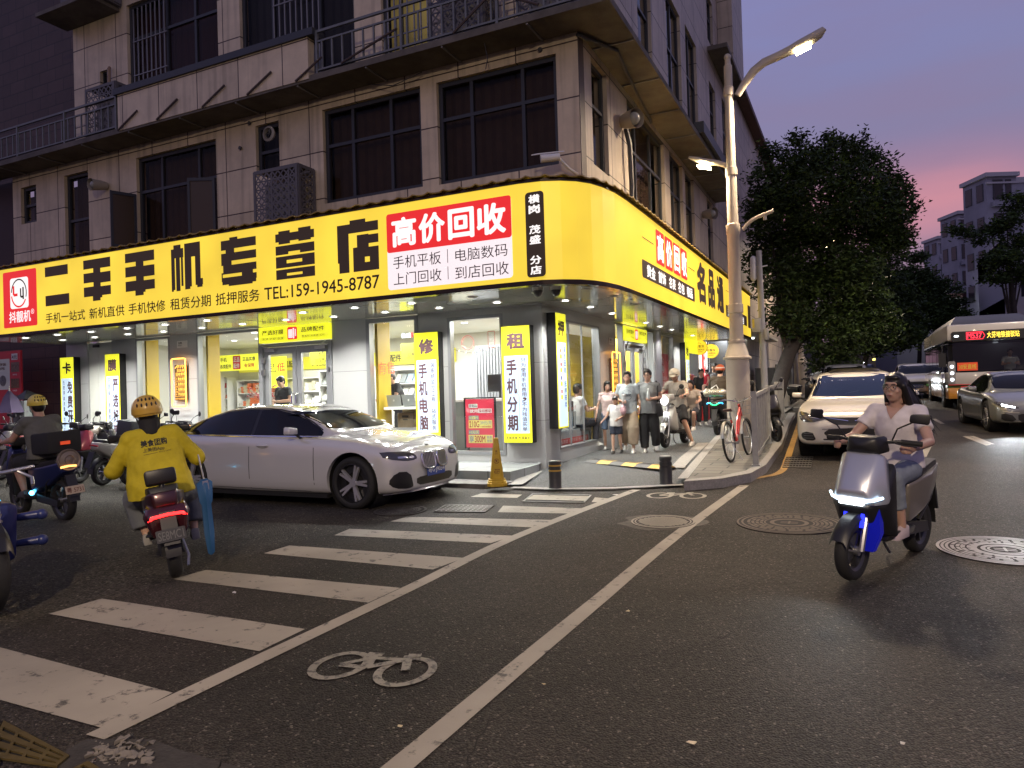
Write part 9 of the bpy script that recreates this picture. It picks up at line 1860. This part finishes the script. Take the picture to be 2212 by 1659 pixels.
mb.tube([bb,bb.lerp(hd_,.5)+V(0,0,-.03),hd_],.024,10); mb.tube([bb,bb.lerp(hd_,.5)+V(-.04,0,.08),hd_+V(-.02,0,.06)],.018,8); mb.cyl(bb,st_,.018); mb.cyl(V(.89*k,0,.70),V(.83*k,0,.90),.022); part('frame',mb,RF,T)
mb = MB()
for y in (-.045,.045): mb.cyl(V(0,y,Rr),bb+V(0,y*.5,0),.009); mb.cyl(V(0,y,Rr),st_+V(0,y*.3,-.06),.008); mb.cyl(V(L,y,Rr),V(.90*k,y*.7,.68),.011)
mb.cyl(st_,st_+V(-.03,0,.13),.013); part('stays',mb,STEEL,T); mb = MB(); mb.hull([st_+V(x,y,z) for x,y,z in ((-.16,-.08,.15),(-.16,.08,.15),(.14,0,.15),(-.15,-.07,.19),(-.15,.07,.19),(.13,.01,.18),(-.05,-.05,.13))]); part('saddle',mb,mat('brown_saddle',(.06,.025,.02),.5),T,40,bevel=.015)
mb = MB(); h = V(.82*k,0,.93); mb.tube([h+V(-.16,-.29,.06),h+V(-.04,-.22,.07),h+V(.04,-.05,.02),h+V(.04,.05,.02),h+V(-.04,.22,.07),h+V(-.16,.29,.06)],.012,8); part('handlebar',mb,CHROME,T)
for sd in (-1,1): mb = MB(); mb.cyl(h+V(-.10,sd*.26,.065),h+V(-.20,sd*.31,.055),.018); part('grip',mb,mat('brown_saddle',(.06,.025,.02),.5),T); mb = MB(); mb.tube([h+V(0,sd*.1,.04),h+V(.14,sd*.08,.08),h+V(.1,0,-.15),V(.9*k,0,.5)],.004,5); part('cable',mb,BLACK,T)
mb = MB(); bc = V(1.0*k,0,.72)
for z,e in ((0,.8),(.07,.87),(.14,.93),(.22,1.0)): mb.tube([bc+V(x*e,y*e,z) for x,y in ((-.12,-.16),(.14,-.16),(.14,.16),(-.12,.16))],.004,5,close=True)
for x,y in [(-.12+.065*q,sy*.16) for q in range(5) for sy in (-1,1)]+[(sx,-.16+.064*q) for q in range(6) for sx in (-.12,.14)]: mb.cyl(bc+V(x*.8,y*.8,0),bc+V(x,y,.22),.0025,n=4)
for q in range(5): mb.cyl(bc+V(-.096+.05*q,-.128,0),bc+V(-.096+.05*q,.128,0),.0025,n=4)
part('basket',mb,STEEL,T,50); mb = MB()
for y in (-.06,-.02,.02,.06): mb.cyl((-.22,y,.68),(.16,y,.68),.005,n=6)
for y in (-.06,.06): mb.cyl((-.18,y,.68),(0,y*.7,Rr),.005,n=6)
part('rear_rack',mb,STEEL,T); mb = MB(); mb.cyl(bb+V(0,-.03,0),bb+V(0,.05,0),.03); mb.lathe([(.09,.045),(.085,.05),(.06,.045)],20,bb,'y'); mb.cyl(bb+V(0,.06,0),bb+V(.10,.07,-.13),.009); mb.cyl(bb+V(0,-.05,0),bb+V(-.10,-.06,.13),.009); mb.box(bb.x+.06,.07,bb.z-.15,bb.x+.14,.15,bb.z-.13); part('crank',mb,STEEL,T); mb = MB(); mb.tube([(.05,-.03,.28),(.02,-.18,.02)],.008); part('kick_stand',mb,STEEL,T)
# ---- parts made of several pieces become one object per piece
def split_pieces(o):
    me = o.data; par = list(range(len(me.vertices)))
    def find(a):
        while par[a] != a: par[a] = par[par[a]]; a = par[a]
        return a
    for e in me.edges: par[find(e.vertices[0])] = find(e.vertices[1])
    groups = {}
    for p in me.polygons: groups.setdefault(find(p.vertices[0]),[]).append(p)
    if len(groups) < 2: return
    for ps in groups.values():
        ix = {}; vs = []; fs = []
        for p in ps:
            for v in p.vertices:
                if v not in ix: ix[v] = len(vs); vs.append(tuple(me.vertices[v].co))
            fs.append([ix[v] for v in p.vertices])
        nm = o.name.split('.')[0]; m2 = bpy.data.meshes.new(nm); m2.from_pydata(vs,[],fs)
        for mt in me.materials: m2.materials.append(mt)
        c = o.copy(); c.data = m2; c.name = nm; COL.objects.link(c)
    bpy.data.objects.remove(o)
for o in list(bpy.data.objects):
    if o.type == 'MESH' and o.name.split('.')[0] in ('wall_panel','parapet_coping','upper_slab','soffit_joint','conduit','stay_rod','balcony_slab','yellow_partition','inner_wall','price_lamp','roof_edge') and not o.children: split_pieces(o)
